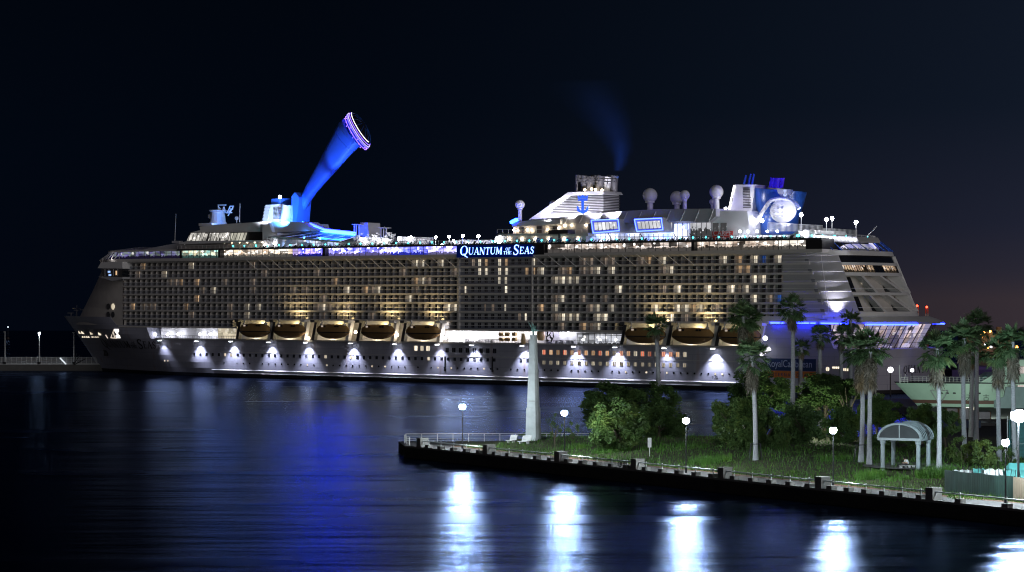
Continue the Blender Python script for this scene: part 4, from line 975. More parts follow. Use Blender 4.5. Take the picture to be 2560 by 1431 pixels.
b = MB(); q0 = P(1962, 603, 4); q1 = P(2000, 580, 4); b.obox((Vector(q0)+Vector(q1))/2, (Vector(q1)-Vector(q0)).normalized(), (0, 1, 0), Vector((-(Vector(q1)-Vector(q0)).z, 0, (Vector(q1)-Vector(q0)).x)).normalized(), (Vector(q1)-Vector(q0)).length/2, .8, .35); part(b, 'aft_stair', 'white')
b = MB()
for i in range(46): x = 1920+i*3.0; b.tube(P(x, 579 if x < 2005 else 580, 8), P(x, 556+(x-1920)*.06, 8), .07, .07, 4)
b.tube(P(1920, 557, 8), P(2056, 564, 8), .06); part(b, 'sports_fence', 'rail')
b = MB()
for i in range(30): x = 2052+i*3.1; b.tube(P(x, 590+(x-2052)*.1, 8), P(x, 570+(x-2052)*.06, 8), .08, .08, 4)
part(b, 'sports_fence', 'rail')
prism([(2020, 600), (2030, 588), (2140, 592), (2146, 602), (2146, 606), (2020, 606)], 5, 17, 'sports_deck', 'grey')
for x in range(2036, 2146, 10): lamp(x, 590+(x-2036)*.1, 4.6, .2)
# aft lounge behind glass at the stern top
def top(a, v0, z, t0=-90, t1=90, n=36): return sring(a, v0, uc=92, t0=t0, t1=t1, z=z, n=n)
M['aftl'] = interior('aft_lounge_light', (.95, .93, 1.0), (.45, .45, 1.0), 1.15, 38.2, 41, (.35, .35, .3), .4, .22, .35)
M['aftb'] = interior('aft_lounge_blue', (.03, .05, 1.0), (.2, .2, 1.0), .9, 38.2, 41, (.5, .5, .5), .6, .3, .05)
for t0, t1, mm in ((-90, -62, 'aftl'), (-62, -30, 'aftb'), (-30, 20, 'aftl'), (20, 60, 'aftb')):
    b = MB(); b.strip(top(15.0, 2.6, 38.2, t0, t1), top(12.4, 2.8, 40.7, t0, t1)); part(b, 'aft_lounge_interior', mm)
b = MB()
for i in range(15): t = -84+i*11.4; b.tube(top(18.0, .2, 38.1, t, t+.1, 1)[0], top(13.7, .8, 41.0, t, t+.1, 1)[0], .13, .13, 5)
part(b, 'aft_lounge_mullion', 'bluepaint')
b = MB(); A = top(13.8, .2, 40.8); B = top(13.4, .5, 41.3); b.strip(A, B); b.add(A, [tuple(range(len(A)))]); b.add(B, [tuple(range(len(B)))]); part(b, 'aft_lounge_roof', 'white')
b = MB(); b.path(top(13.9, .1, 40.75, -66, -50, 8), .16, 5); part(b, 'blue_light_strip', 'neonc')
b = MB(); b.path(top(12.0, 1.2, 42.5), .06, 4)
for i in range(24): t = -86+i*7.4; b.tube(top(12.0, 1.2, 41.3, t, t+.1, 1)[0], top(12.0, 1.2, 42.5, t, t+.1, 1)[0], .05, .05, 4)
part(b, 'stern_top_rail', 'rail')
for t in (-80, -62, -45, -25, -8, 10): 
    o = copy_tree(rl, ship); o.location = top(12.0, 1.2, 41.9, t, t+.1, 1)[0]
b = MB(); A = top(12.0, 1.2, 41.3, 5, 5.1, 1)[0]; b.tube(A, (A[0]+4, A[1], A[2]+3.6), .16, .1, 5); part(b, 'stern_flagstaff', 'rail')
# --- promenade: lamps, davits, clutter
M['strip'] = emit('promenade_strip_light', (.90, .90, 1.0), 5)
for x in (388, 419, 446, 500, 527): lamp(x, 836, 2.5, .42, 'lampw', 'promenade_lamp')
def prom(x, y, power, color, v=2.0):
    u, z = S(x, y, v); point((u, v, z), power, color, .3, ship, 'promenade_light')
for x in (400, 450, 515, 565): prom(x, 832, 45, (.78, .80, 1.0))
for x in (1120, 1165, 1215, 1265, 1315): prom(x, 834, 700, (1.0, .95, .92), 1.5)
for x in (1365, 1385): prom(x, 834, 110, (.72, .68, 1.0))
for x in (1420, 1470, 1520): prom(x, 842, 90, (.86, .88, 1.0))
for x, y in ((1120, 838), (1146, 845), (1161, 838), (1178, 848)): lamp(x, y, 2.5, .5, 'lampw', 'promenade_lamp')
for x, y in ((1402, 834), (1421, 833), (1458, 850), (1500, 850), (1540, 850)): lamp(x, y, 3.0, .34, 'lampw', 'promenade_lamp')
M['promwin'] = interior('promenade_shop_light', (.9, .92, 1.0), (.6, .62, .7), 1.0, 12, 15, (.5, .5, .5), .4, .12, .25)
b = MB(); u0, u1 = U(1442, 4), U(1556, 4); b.box(u0, u1, 4.0, 4.15, 12, 15); part(b, 'promenade_window', 'promwin')
M['promwin2'] = interior('promenade_warm_light', (.95, .85, .62), (.7, .6, .45), .9, 12, 15.5, (.4, .5, .8), .1, -.2, .4)
b = MB(); b.box(U(545, 4), U(590, 4), 4.0, 4.15, 12.2, 15.4); part(b, 'promenade_window', 'promwin2')
b = MB()
for x in range(1444, 1560, 14): b.tube(P(x, 857, 1), P(x, 834, 1), .09, .09, 4)
b.tube(P(1444, 834, 1), P(1556, 835, 1), .1); b.box(U(1442), U(1556), .4, 4, 14.6, 14.8); part(b, 'promenade_awning_frame', 'frame')
b = MB()
for a, c in ((U(386), U(592)), (U(1105), U(1340)), (U(1362), U(1560))):
    b = MB(); b.box(a, c, -.05, .02, ZP+1.15, ZP+1.25)
    u = a
    while u < c: b.box(u-.03, u+.03, -.05, .0, ZP, ZP+1.2); u += 1.1
    part(b, 'promenade_rail', 'frame')
M['drum'] = mat('raft_drum_paint', (.42, .30, .16), .6)
rp = random.Random(9); b = MB()
for i in range(40):
    x = rp.choice((rp.uniform(1160, 1235), rp.uniform(1290, 1335), rp.uniform(1365, 1440))); p = P(x, rp.uniform(846, 858), 2.5); s = rp.uniform(.25, .8); b.box(p[0]-s*.6, p[0]+s*.6, 2, 3, ZP, ZP+s*1.7)
part(b, 'promenade_deck_gear', 'grey')
b = MB(); p = P(1309, 850, -.3); b.tube((p[0], -.3, ZP), (p[0]-.2, -.3, ZP+3.1), .8, .45, 8); part(b, 'mooring_fairlead', 'drum')
b = MB(); p = P(1352, 838, 1); b.lathe((p[0], 1, p[2]-1.6), [(.9, 0), (1.2, 1), (1.1, 2.2), (.7, 3.2)], 12); part(b, 'embarkation_crane', 'drum')
b = MB()
for i in range(12):
    p = P(1368+rp.uniform(0, 18), rp.uniform(832, 856), 1); b.tube(p, (p[0]+rp.uniform(-1, 1), 1, p[2]+rp.uniform(.6, 2)), .2, .15, 5)
part(b, 'hose_reel', 'frame')
drum0 = None
labels = ['brown life raft drum in its rack, top row, nearest the bow', 'brown life raft drum in its rack, top row, middle', 'brown life raft drum in its rack, top row, nearest the obelisk', 'brown life raft drum in its rack, bottom row, nearest the bow', 'brown life raft drum in its rack, bottom row, middle', 'brown life raft drum in its rack, bottom row, nearest the obelisk']
for i in range(6):
    x = (1254, 1268, 1286)[i % 3]; y = (836, 849)[i//3]; p = P(x, y, .8)
    if drum0 is None: b = MB(); b.lathe((0, 0, 0), [(.3, -.85), (.55, -.65), (.55, .65), (.3, .85)], 12, 'x'); drum0 = o = b.build('life_raft_drum', M['drum'], None, True)
    else: o = cp(drum0)
    o.location = W(*p); o.rotation_euler = (0, 0, -math.atan2(SS, SC)); tag(o, labels[i], 'life raft', 'life raft drums on the promenade deck')
# davits
b0 = None
dv = [(597, 0), (676, 1), (683, 0), (762, 1), (786, 0), (871, 1), (898, 0), (985, 1), (1010, 0), (1099, 1), (1558, 0), (1664, 1), (1674, 0), (1786, 1), (1795, 0), (1900, 1)]
for x, s in dv:
    b = MB(); u = U(x); w_ = 1.0
    b.add([(u-.6, -.9, ZP+.3), (u+.6, -.9, ZP+.3), (u+1.5+.5, -.9, 18.4), (u+1.5-.5, -.9, 18.4), (u-.6, .6, ZP+.3), (u+.6, .6, ZP+.3), (u+2.0, .6, 18.4), (u+1.0, .6, 18.4)], [(0, 1, 2, 3), (4, 7, 6, 5), (0, 4, 5, 1), (1, 5, 6, 2), (2, 6, 7, 3), (3, 7, 4, 0)])
    b.box(u+.6, u+2.2, -2.6, .6, 17.7, 18.5); part(b, 'davit', 'pipe' if s == 0 else 'white')  # shade and light put into paint: left davits dark, right ones white
# lifeboats
def lifeboat():
    root = empty('lifeboat')
    L = 6.6; n = 18
    def sec(t, low):
        s = max(0.02, (1-abs(t)**3.2))**.55; out = []
        if low:
            kz = -1.55*(1-abs(t)**2.6)-.25
            for a in range(9): an = math.pi*a/8; out.append((t*L, -1.9*s*math.cos(an), -.2+(kz+.2)*math.sin(an)**.8))
        else:
            for a in range(9): an = math.pi*a/8; out.append((t*L, -1.9*s*math.cos(an), -.2+2.1*(1-abs(t)**5*.55)*math.sin(an)**.55*(.92 if t < .8 else .8)))
        return out
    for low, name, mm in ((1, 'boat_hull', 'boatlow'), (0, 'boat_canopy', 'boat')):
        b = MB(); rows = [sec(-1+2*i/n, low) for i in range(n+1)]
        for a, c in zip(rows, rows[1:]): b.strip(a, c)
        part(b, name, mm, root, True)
    b = MB(); b.path([(-1*L+2*L*i/20, (-1.94*max(.02, (1-abs(-1+2*i/20)**3.2))**.55), -.2) for i in range(21)], .12, 5); part(b, 'fender_line', 'black', root)
    for x in (-3.1, -2.1, 2.3, 3.3):
        b = MB(); b.box(x-.32, x+.32, -1.78, -1.5, 1.05, 1.45); part(b, 'boat_window', emit('boat_window_light', (.9, .75, .6), .45, False) if x == -3.1 else root.children[-1].data.materials[0], root)
    for x in (-4.6, 4.6): b = MB(); b.box(x-.3, x+.3, -.5, .5, 1.0, 1.9); b.tube((x, 0, 1.8), (x, 0, 2.9), .2); part(b, 'lifting_hook', 'grey', root)
    return root
lb = [(633, 0), (720, 0), (828, 0), (940, 0), (1053, 0), (1607, 1), (1726, 1), (1842, 1)]
ll = ['brown covered lifeboat hanging nearest the bow of the ship', 'brown covered lifeboat second from the bow, in a yellow lit bay', 'brown covered lifeboat, middle one of the forward five', 'brown covered lifeboat with a starry lamp beside its bow end', 'brown covered lifeboat last of the forward five, before the white lit deck', 'brown covered lifeboat partly behind the small palm', 'brown covered lifeboat between the small palm and the tall palms', 'brown covered lifeboat mostly hidden behind the tall palms']
proto = None
for (x, a), lab in zip(lb, ll):
    o = lifeboat() if proto is None else copy_tree(proto)
    if proto is None: proto = o
    u, z = S(x, 828 if not a else 836, -1.9); o.location = W(u+.8, -1.9, 14.95 if not a else 14.8); o.rotation_euler = (0, 0, -math.atan2(SS, SC))
    o.scale = (1.03 if a else 1.0, 1, 1.28)
    tag(o, lab, 'lifeboat', 'lifeboats hanging along the ship')
# warm light in the lifeboat bays
for x in (640, 725, 833, 945, 1060, 1612, 1731, 1840):
    u = U(x, 2); point((u+1, 3.5, 16.3), 520, (1.0, .78, .34), .3, ship, 'boat_deck_light'); point((u-2, 3.0, 12.7), 200, (1.0, .85, .55), .3, ship, 'boat_deck_light')
for x in (735, 850, 965, 1075, 1640, 1760):
    u = U(x, -3); spot((u, -3.2, 18.9), (u, -.6, 24.5), 2400, (1.0, .74, .34), 150, .8, .4, ship, 'boat_deck_uplight')
for x, y in ((889, 831), (993, 838), (771, 846), (1112, 846)): lamp(x, y, -.5, .45, 'lampwarm', 'promenade_lamp')
# hull floodlights hung outside the promenade edge
for x, pw in ((404, 900), (496, 1900), (581, 1900), (676, 1700), (768, 1900), (880, 1700), (991, 1700), (1097, 1000), (1183, 1500), (1309, 2200), (1438, 2400), (1541, 2200), (1664, 700), (1786, 2400)):
    u = U(x, -1.0); v = CV-hb(u, 11)-1.8
    b = MB(); b.box(u-.75, u+.75, v-.3, v+.35, ZP-.5, ZP-.05); b.box(u-.12, u+.12, v+.3, v+1.95, ZP-.35, ZP-.2); fx = part(b, 'hull_floodlight', 'white')
    b = MB(); b.box(u-.55, u+.55, v-.33, v+.3, ZP-.56, ZP-.5); part(b, 'floodlight_lens', 'spotface', fx)
    spot((u, v, ZP-.7), (u, v+1.9, 0), pw*6.4, (.78, .80, 1.0), 92, .85, .25, ship)
for x, v in ((206, 12), (226, 7)): spot(P(x, 783, v), P(284, 715, 5), 2600, (1.0, .88, .82), 100, .8, .4, ship, 'front_wall_fill')  # unseen spots added on the bow deck to brighten the front wall
# other lights that belong to the ship
BL = (.05, .16, 1.0)
for t in (-16, 0, 16): pass
spot(P(752, 566, 2), P(800, 460, CV), 20000, (.13, .36, 1.0), 34, .6, .4, ship, 'arm_floodlight')
spot(P(800, 572, 2), P(860, 350, CV), 52000, (.13, .34, 1.0), 30, .6, .4, ship, 'arm_floodlight')
point(P(742, 535, 12), 3500, (.03, .12, 1.0), .4, ship, 'arm_foot_light')
spot(P(712, 552, 3), P(711, 532, 15), 30000, (.10, .42, 1.0), 70, .6, .4, ship, 'arm_foot_light'); spot(P(664, 553, 3), P(674, 528, 14), 12000, (.80, .84, 1.0), 75, .6, .4, ship, 'vent_house_light')
point(P(562, 538, 13), 2600, (.04, .25, 1.0), .3, ship, 'mast_light'); point(P(534, 548, 12), 160, (1, .85, .75), .3, ship, 'mast_light')
for x in (760, 800, 850): point(P(x, 592, 5), 500, (.05, .25, 1.0), .3, ship, 'solarium_light')
for x in (1370, 1430, 1490, 1535): spot(P(x, 548 if x < 1400 else 535, 3), P(x+5, 510, 13), 15000 if x > 1400 else 9000, (.88, .86, 1.0), 75, .6, .4, ship, 'funnel_floodlight')
point(P(1345, 536, 6), 1400, (1.0, .92, .8), .3, ship, 'funnel_floodlight')
spot(P(1500, 478, 4), P(1495, 450, 18), 120, (.9, .88, 1), 90, .6, .3, ship, 'pipe_floodlight')
for x, y, pw in ((1650, 515, 160), (1735, 510, 260), (1818, 500, 160)): point(P(x, y, 10), pw, (.10, .08, 1.0), .4, ship, 'dome_light')
spot(P(1960, 586, 2), P(1962, 520, 12), 13000, (.80, .80, 1.0), 36, .7, .4, ship, 'tower_floodlight')
point(P(1935, 490, 6), 450, (.02, .12, 1.0), .4, ship, 'tower_blue_light'); point(P(2000, 500, 8), 380, (.03, .12, 1.0), .4, ship, 'tower_blue_light')
point(P(1945, 460, 12), 700, (.08, .03, 1.0), .4, ship, 'tower_blue_light'); point(P(1875, 455, 13), 500, (.05, .1, 1.0), .4, ship, 'tower_blue_light')
point(P(1863, 500, 9), 800, (.95, .92, 1.0), .3, ship, 'vent_tower_light')
for x in (1845, 1895, 1945): point(P(x, 586, 3), 420, (.85, .88, 1.0), .3, ship, 'terrace_light')
for x, pw in ((900, 300), (940, 300), (1017, 400)): point(P(x, 590, 5), pw, (.9, .9, 1.0), .3, ship, 'pool_deck_light')
for x in (1150, 1210): point(P(x, 604, 5), 300, (.05, .10, 1.0), .3, ship, 'screen_light')
spot((U(2086)+.5, -.9, 20.6), (U(2084), 2.4, 28), 6500, (.90, .88, 1.0), 84, 1.0, .3, ship, 'stern_uplight')
b = MB(); b.tube((U(2086)+.5, -1.0, 19.7), (U(2086)+.5, -.9, 20.3), .25, .36, 10); part(b, 'stern_floodlight', 'grey')
for x in (1945, 2008, 2075): point((U(x), -2.2, 18.0), 60, (.01, .04, 1.0), .3, ship, 'ledge_light')
b = MB(); p = P(1913, 846, -6.0); b.ball(p, .65, 10); part(b, 'gangway_floodlight', 'quayflood')
b = MB(); q0 = P(1905, 884, -2); q1 = P(1920, 874, -2); b.obox((Vector(q0)+Vector(q1))/2, (Vector(q1)-Vector(q0)).normalized(), (0, 1, 0), (-.5, 0, .86), 1.6, .6, .5); part(b, 'gangway_end', emit('gangway_glow', (.95, .92, 1.0), 1.6, False))  # gangway end given its own glow in place of lamplight on it
# ================================================================ WATER, LAND
def water_mat():
    m = bpy.data.materials.new('harbour_water'); m.use_nodes = True; t = m.node_tree; b = t.nodes['Principled BSDF']
    b.inputs['Base Color'].default_value = (.0006, .0012, .0035, 1); b.inputs['IOR'].default_value = 1.333; b.inputs['Specular IOR Level'].default_value = .5
    tc = nn(t, 'ShaderNodeTexCoord')
    def noise(sc_, rot, det, s=1.0):
        mp = nn(t, 'ShaderNodeMapping'); mp.inputs['Scale'].default_value = sc_; mp.inputs['Rotation'].default_value = (0, 0, rot); t.links.new(tc.outputs['Object'], mp.inputs[0])
        n = nn(t, 'ShaderNodeTexNoise'); n.inputs['Scale'].default_value = s; n.inputs['Detail'].default_value = det; t.links.new(mp.outputs[0], n.inputs[0]); return n.outputs[0]
    big = noise((.012, .045, 1), R(6), 3); midn = noise((.10, .26, 1), R(-8), 3); small = noise((1.1, 2.2, 1), R(12), 2)
    h = mth(t, 'ADD', mth(t, 'ADD', mth(t, 'MULTIPLY', big, .9), mth(t, 'MULTIPLY', midn, .07)), mth(t, 'MULTIPLY', small, .035))
    bp = nn(t, 'ShaderNodeBump'); bp.inputs['Strength'].default_value = 1.0; bp.inputs['Distance'].default_value = 1.0; t.links.new(h, bp.inputs['Height']); t.links.new(bp.outputs[0], b.inputs['Normal'])
    # choppy long-exposed water: a rough mirror of reduced strength over a nearly black body
    gl = nn(t, 'ShaderNodeBsdfGlossy', distribution='BECKMANN'); gl.inputs[0].default_value = (.23, .32, .56, 1); t.links.new(ramp(t, big, [(.35, .24), (.65, .28)]), gl.inputs['Roughness']); gl.inputs['Anisotropy'].default_value = .42; tv = nn(t, 'ShaderNodeCombineXYZ'); tv.inputs[1].default_value = 1.0; t.links.new(tv.outputs[0], gl.inputs['Tangent']); t.links.new(bp.outputs[0], gl.inputs['Normal'])
    df = nn(t, 'ShaderNodeBsdfDiffuse'); df.inputs[0].default_value = (.0008, .0015, .004, 1); fr = nn(t, 'ShaderNodeFresnel'); fr.inputs[0].default_value = 1.333
    mx = nn(t, 'ShaderNodeMixShader'); t.links.new(fr.outputs[0], mx.inputs[0]); t.links.new(df.outputs[0], mx.inputs[1]); t.links.new(gl.outputs[0], mx.inputs[2])
    t.nodes.remove(b); t.links.new(mx.outputs[0], t.nodes['Material Output'].inputs['Surface'])
    return m
wm = water_mat()
b = MB(); b.quad((-3000, 60, 0), (3000, 60, 0), (3000, 1900, 0), (-3000, 1900, 0)); wt = b.build('water', wm); kind(wt, 'structure')

A0 = Vector((-17.0, 379.0)); E = Vector((.536, -.844)).normalized(); N = Vector((E.y*-1, E.x))
ZQ = 1.8
def sm(x): x = min(1, max(0, x)); return x*x*(3-2*x)
def dist(X, Y): return (Vector((X, Y))-A0).dot(N)
def along(X, Y): return (Vector((X, Y))-A0).dot(E)
def gh(X, Y):
    d = dist(X, Y); s = along(X, Y)
    return ZQ+1.35*sm((d-7)/16)*sm((391-Y)/10)*sm((X+9)/12)*sm((130-s)/25)
def onground(x, y):
    Y = (CH-ZQ)*F/(y-HY)
    for k in range(20):
        X = (x-CX)/F*Y; Yn = (CH-gh(X, Y))*F/(y-HY); Y += (Yn-Y)*.6
    return Vector(((x-CX)/F*Y, Y, gh((x-CX)/F*Y, Y)))
def atd(x, d):
    q = (x-CX)/F; Y = (d+A0.dot(N))/(q*N.x+N.y); return Vector((q*Y, Y, gh(q*Y, Y)))
def atY(x, Y): X = (x-CX)/F*Y; return Vector((X, Y, gh(X, Y)))
def zpx(y, Y): return CH-(y-HY)*Y/F

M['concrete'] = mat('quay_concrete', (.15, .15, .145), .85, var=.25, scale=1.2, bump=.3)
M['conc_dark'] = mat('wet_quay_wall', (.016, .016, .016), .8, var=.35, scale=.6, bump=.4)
M['path'] = mat('path_asphalt', (.085, .085, .09), .9, var=.2, scale=.9, bump=.2)
M['soil'] = mat('grass_soil', (.030, .034, .014), .95, var=.5, scale=.5, bump=.5)
M['metal'] = mat('dark_metal', (.03, .032, .036), .4, metal=.4)
M['steel'] = mat('galvanised_rail', (.50, .53, .56), .4, metal=.3)
M['stone'] = mat('obelisk_stone', (.42, .47, .49), .85, var=.22, scale=.7, bump=.25)
M['bronze'] = mat('green_bronze', (.13, .26, .24), .55, var=.2)
M['bark'] = mat('palm_trunk_bark', (.27, .285, .315), .9, var=.22, scale=3, bump=.6, stretch=(1, 1, 4))
M['bark2'] = mat('tree_bark', (.10, .085, .065), .95, var=.3, scale=3, bump=.6)
# quay: retaining wall and the flat land behind it
far = A0+E*175
poly = [tuple(A0), tuple(far), (260, far.y), (260, 560), (86, 560), (82, 440), (70, 396), (30, 392), (-18.5, 391)]
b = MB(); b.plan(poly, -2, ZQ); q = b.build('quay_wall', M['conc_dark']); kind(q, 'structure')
b = MB(); nd = 4
p0, p1 = A0+N*.15, A0+E*175+N*.15; p2, p3 = A0+E*175+N*8, A0+N*6+E*4
b.add([(*p0, ZQ+.006), (*p1, ZQ+.006), (*p2, ZQ+.006), (*p3, ZQ+.006), (-17.5, 390, ZQ+.006)], [(0, 1, 2, 3, 4)]); kind(b.build('path', M['path']), 'structure')
M['brown'] = mat('brown_soil', (.085, .045, .028), .95, var=.4, scale=1.2)
b = MB(); ds = [(5.3+.35*math.sin(i*.9), 6.9+.4*math.sin(i*1.7+1)) for i in range(60)]
b.strip([(*(A0+E*(4+i*2.9)+N*ds[i][0]), ZQ+.012) for i in range(60)], [(*(A0+E*(4+i*2.9)+N*ds[i][1]), ZQ+.03) for i in range(60)]); kind(b.build('soil', M['brown']), 'structure')
# lawn as a sculpted sheet
b = MB(); nx, ny = 90, 60; X0, X1, Y0, Y1 = -9.0, 100.0, 255.0, 391.5; idx = {}
for j in range(ny+1):
    for i in range(nx+1):
        X = X0+(X1-X0)*i/nx; Y = Y0+(Y1-Y0)*j/ny; d = dist(X, Y)
        if d < 7: X, Y = Vector((X, Y))+N*(6.8-d) if d > 3 else (X, Y)
        z = gh(X, Y)+.02+.10*math.sin(X*.9+Y*.4)*math.sin(Y*.7)*sm((dist(X, Y)-9)/6); idx[(i, j)] = len(b.v); b.v.append((X, Y, z))
for j in range(ny):
    for i in range(nx):
        k = [idx[(i, j)], idx[(i+1, j)], idx[(i+1, j+1)], idx[(i, j+1)]]
        if all(dist(b.v[a][0], b.v[a][1]) > 6.5 and along(b.v[a][0], b.v[a][1]) < 160 for a in k): b.f.append(tuple(k))
kind(b.build('lawn', M['soil'], smooth=True), 'structure')
# dark paved square beneath the shelter and path through the park
b = MB(); c = onground(2275, 1166); b.lathe((c.x, c.y, c.z+.05), [(6.2, 0), (6.2, .03)], 24); kind(b.build('paving', M['path']), 'structure')
# grass blades and weeds
def leafmat(name, ca, cb, tr=.25):
    m = bpy.data.materials.new(name); m.use_nodes = True; t = m.node_tree; t.nodes.clear()
    g = nn(t, 'ShaderNodeNewGeometry'); c = mixc(t, g.outputs['Random Per Island'], ca, cb)
    pn = nn(t, 'ShaderNodeTexNoise'); pn.inputs['Scale'].default_value = .35; pn.inputs['Detail'].default_value = 3; t.links.new(g.outputs['Position'], pn.inputs[0])
    c = mixc(t, 1.0, c, ramp(t, pn.outputs[0], [(.32, (.62, .66, .6)), (.52, (1, 1, 1)), (.70, (1.35, 1.12, .8))]), 'MULTIPLY')
    d = nn(t, 'ShaderNodeBsdfDiffuse'); tl = nn(t, 'ShaderNodeBsdfTranslucent'); x = nn(t, 'ShaderNodeMixShader'); x.inputs[0].default_value = tr
    t.links.new(c, d.inputs[0]); t.links.new(c, tl.inputs[0]); t.links.new(d.outputs[0], x.inputs[1]); t.links.new(tl.outputs[0], x.inputs[2])
    gl = nn(t, 'ShaderNodeBsdfGlossy'); gl.inputs['Roughness'].default_value = .45; gl.inputs[0].default_value = (.6, .7, .65, 1); y = nn(t, 'ShaderNodeMixShader'); y.inputs[0].default_value = .035
    t.links.new(x.outputs[0], y.inputs[1]); t.links.new(gl.outputs[0], y.inputs[2]); o = nn(t, 'ShaderNodeOutputMaterial'); t.links.new(y.outputs[0], o.inputs[0]); return m
M['grassb'] = leafmat('grass_blade', (.042, .125, .016), (.085, .20, .030))
M['leaf_a'] = leafmat('leaf_grey_green', (.055, .115, .034), (.115, .185, .060)); M['leaf_b'] = leafmat('leaf_dark_green', (.046, .096, .032), (.10, .17, .058)); M['leaf_c'] = leafmat('leaf_yellow_green', (.07, .12, .035), (.13, .19, .06))
M['frond'] = leafmat('palm_frond_green', (.055, .125, .055), (.16, .25, .13)); M['dead'] = leafmat('palm_dead_frond', (.09, .08, .06), (.24, .22, .19))
rg = random.Random(21)
def blades(b, X, Y, h, w_=.05):
    a = rg.uniform(0, 6.28); z = gh(X, Y); l = rg.uniform(.15, .6)*h; c, s = math.cos(a)*w_, math.sin(a)*w_
    dx, dy = rg.uniform(-l, l), rg.uniform(-l, l); b.add([(X-c, Y-s, z), (X+c, Y+s, z), (X+dx, Y+dy, z+h)], [(0, 1, 2)])
b = MB()
for i in range(26000):
    s = rg.uniform(8, 150); d = 6.4+rg.random()**1.6*42; P_ = A0+E*s+N*d
    if P_.y > 391 or P_.x < -7: continue
    blades(b, P_.x, P_.y, rg.uniform(.12, .5)*(1.0 if rg.random() < .85 else 2.0))
kind(b.build('grass', M['grassb']), 'stuff')
b = MB()
for (x, y, n, r, h) in ((2175, 1196, 900, 2.0, 1.1), (1530, 1128, 500, 3, .7), (1775, 1155, 700, 3.2, .9), (2340, 1190, 900, 2.6, 1.2), (2240, 1199, 250, 2, .5), (1440, 1120, 300, 2.5, .7), (1340, 1091, 500, 3.0, .7), (2440, 1245, 300, 3.5, .6), (2110, 1150, 500, 4, .8), (1690, 1120, 500, 5, .8)):
    c = onground(x, y)
    for i in range(n):
        a = rg.uniform(0, 6.28); q = r*math.sqrt(rg.random()); blades(b, c.x+q*math.cos(a), c.y+q*math.sin(a), h*rg.uniform(.5, 1.2), .045)
kind(b.build('tall_grass', M['grassb']), 'stuff')

# ---- quay furniture
pil = [1056, 1222, 1402, 1594, 1812, 2056, 2334]
def on_line(x, d=.55): return atd(x, d)
ang = math.atan2(E.y, E.x)
pl = ['weathered concrete pillar at the tip of the quay next to the white fence', 'concrete quay pillar below the obelisk benches', 'concrete quay pillar under the lamp beside the obelisk', 'concrete quay pillar next to the parked bicycle', 'concrete quay pillar in front of the single tall palm by the path', 'concrete quay pillar in front of the lamp left of the twin palms', 'concrete quay pillar at the end of the green hoarding']
pr0 = None; pcs = []
for x, lab in zip(pil, pl):
    p = on_line(x, .75); pcs.append(p)
    if pr0 is None:
        b = MB(); b.box(-.62, .62, -.72, .72, -.3, 1.32); b.box(-.66, .66, -.76, .76, 1.32, 1.46); pr0 = o = b.build('concrete_pillar', M['concrete'])
        o.data.materials.clear(); o.data.materials.append(M['concrete'])
    else: o = cp(pr0)
    o.location = (p.x, p.y, ZQ); o.rotation_euler = (0, 0, ang); tag(o, lab, 'concrete pillar', 'concrete pillars along the quay edge')
pcs.append(A0.to_3d()+E.to_3d()*168+N.to_3d()*.75)
rl_ = ['dark pipe railing on the quay tip, below the first lamp', 'dark pipe railing on the quay edge below the obelisk', 'dark pipe railing on the quay edge left of the bicycle', 'dark pipe railing on the quay edge under the middle lamp', 'dark pipe railing on the quay edge in front of the lone palm', 'dark pipe railing on the quay edge in front of the shelter', 'dark pipe railing on the quay edge below the green hoarding']
for i in range(7):
    a = Vector((pcs[i].x, pcs[i].y)); c = Vector((pcs[i+1].x, pcs[i+1].y)); L = (c-a).length; t0 = empty('quay_railing', (a.x, a.y, ZQ), math.atan2((c-a).y, (c-a).x)); tag(t0, rl_[i], 'railing', 'railings between the quay pillars')
    b = MB(); b.tube((.6, -.25, 1.0), (L-.6, -.25, 1.0), .085, .085, 8); b.tube((.75, -.25, .98), (.62, -.25, .55), .05, .05, 6); b.build('rail', M['steel'], t0, True)
    n = 5 if i < 5 else 6; post = foot = None
    for k in range(n):
        x = L*(k+.62)/(n+.2)
        if post is None:
            b = MB(); b.tube((0, 0, 0), (0, 0, 1.04), .07, .07, 8); b.ball((0, 0, 1.12), .10, 6); post = b.build('post', M['steel'], t0); b = MB(); b.box(-.48, .48, -.46, .38, -.25, .48); foot = b.build('footing', M['concrete'], t0)
        else: post = cp(post, t0); foot = cp(foot, t0)
        post.location = (x, -.25, 0); foot.location = (x, -.2, 0)
# coping
b = MB(); b.add([(*(A0+N*-.02), ZQ-.2), (*(A0+E*175+N*-.02), ZQ-.2), (*(A0+E*175+N*-.02), ZQ+.06), (*(A0+N*-.02), ZQ+.06), (*(A0+N*.5), ZQ+.06), (*(A0+E*175+N*.5), ZQ+.06)], [(0, 1, 2, 3), (3, 2, 5, 4)]); kind(b.build('kerb', M['concrete']), 'structure')
# white fence on the tip
M['fencew'] = mat('white_fence_paint', (.60, .62, .64), .4)
wf = empty('white_fence', (-17.2, 389.6, ZQ)); tag(wf, 'slender white pipe fence around the far side of the quay tip', 'fence')
pts = [(.9, -8.5), (-.1, -3.8), (0, 0), (33, 1.3)]
def fence_run(a, c, n):
    a = Vector((*a, 0)); c = Vector((*c, 0))
    for h in (1.3, .95, .6, .28): b_.tube(a+Vector((0, 0, h)), c+Vector((0, 0, h)), .028 if h < 1.2 else .045, None, 5)
    for i in range(n+1):
        q = a.lerp(c, i/n); bb = MB(); bb.tube(q, q+Vector((0, 0, 1.32)), .05, None, 6); bb.build('post', M['fencew'], wf)
b_ = MB()
for a, c, n in zip(pts, pts[1:], (2, 2, 13)): fence_run(a, c, n)
b_.build('rail', M['fencew'], wf)

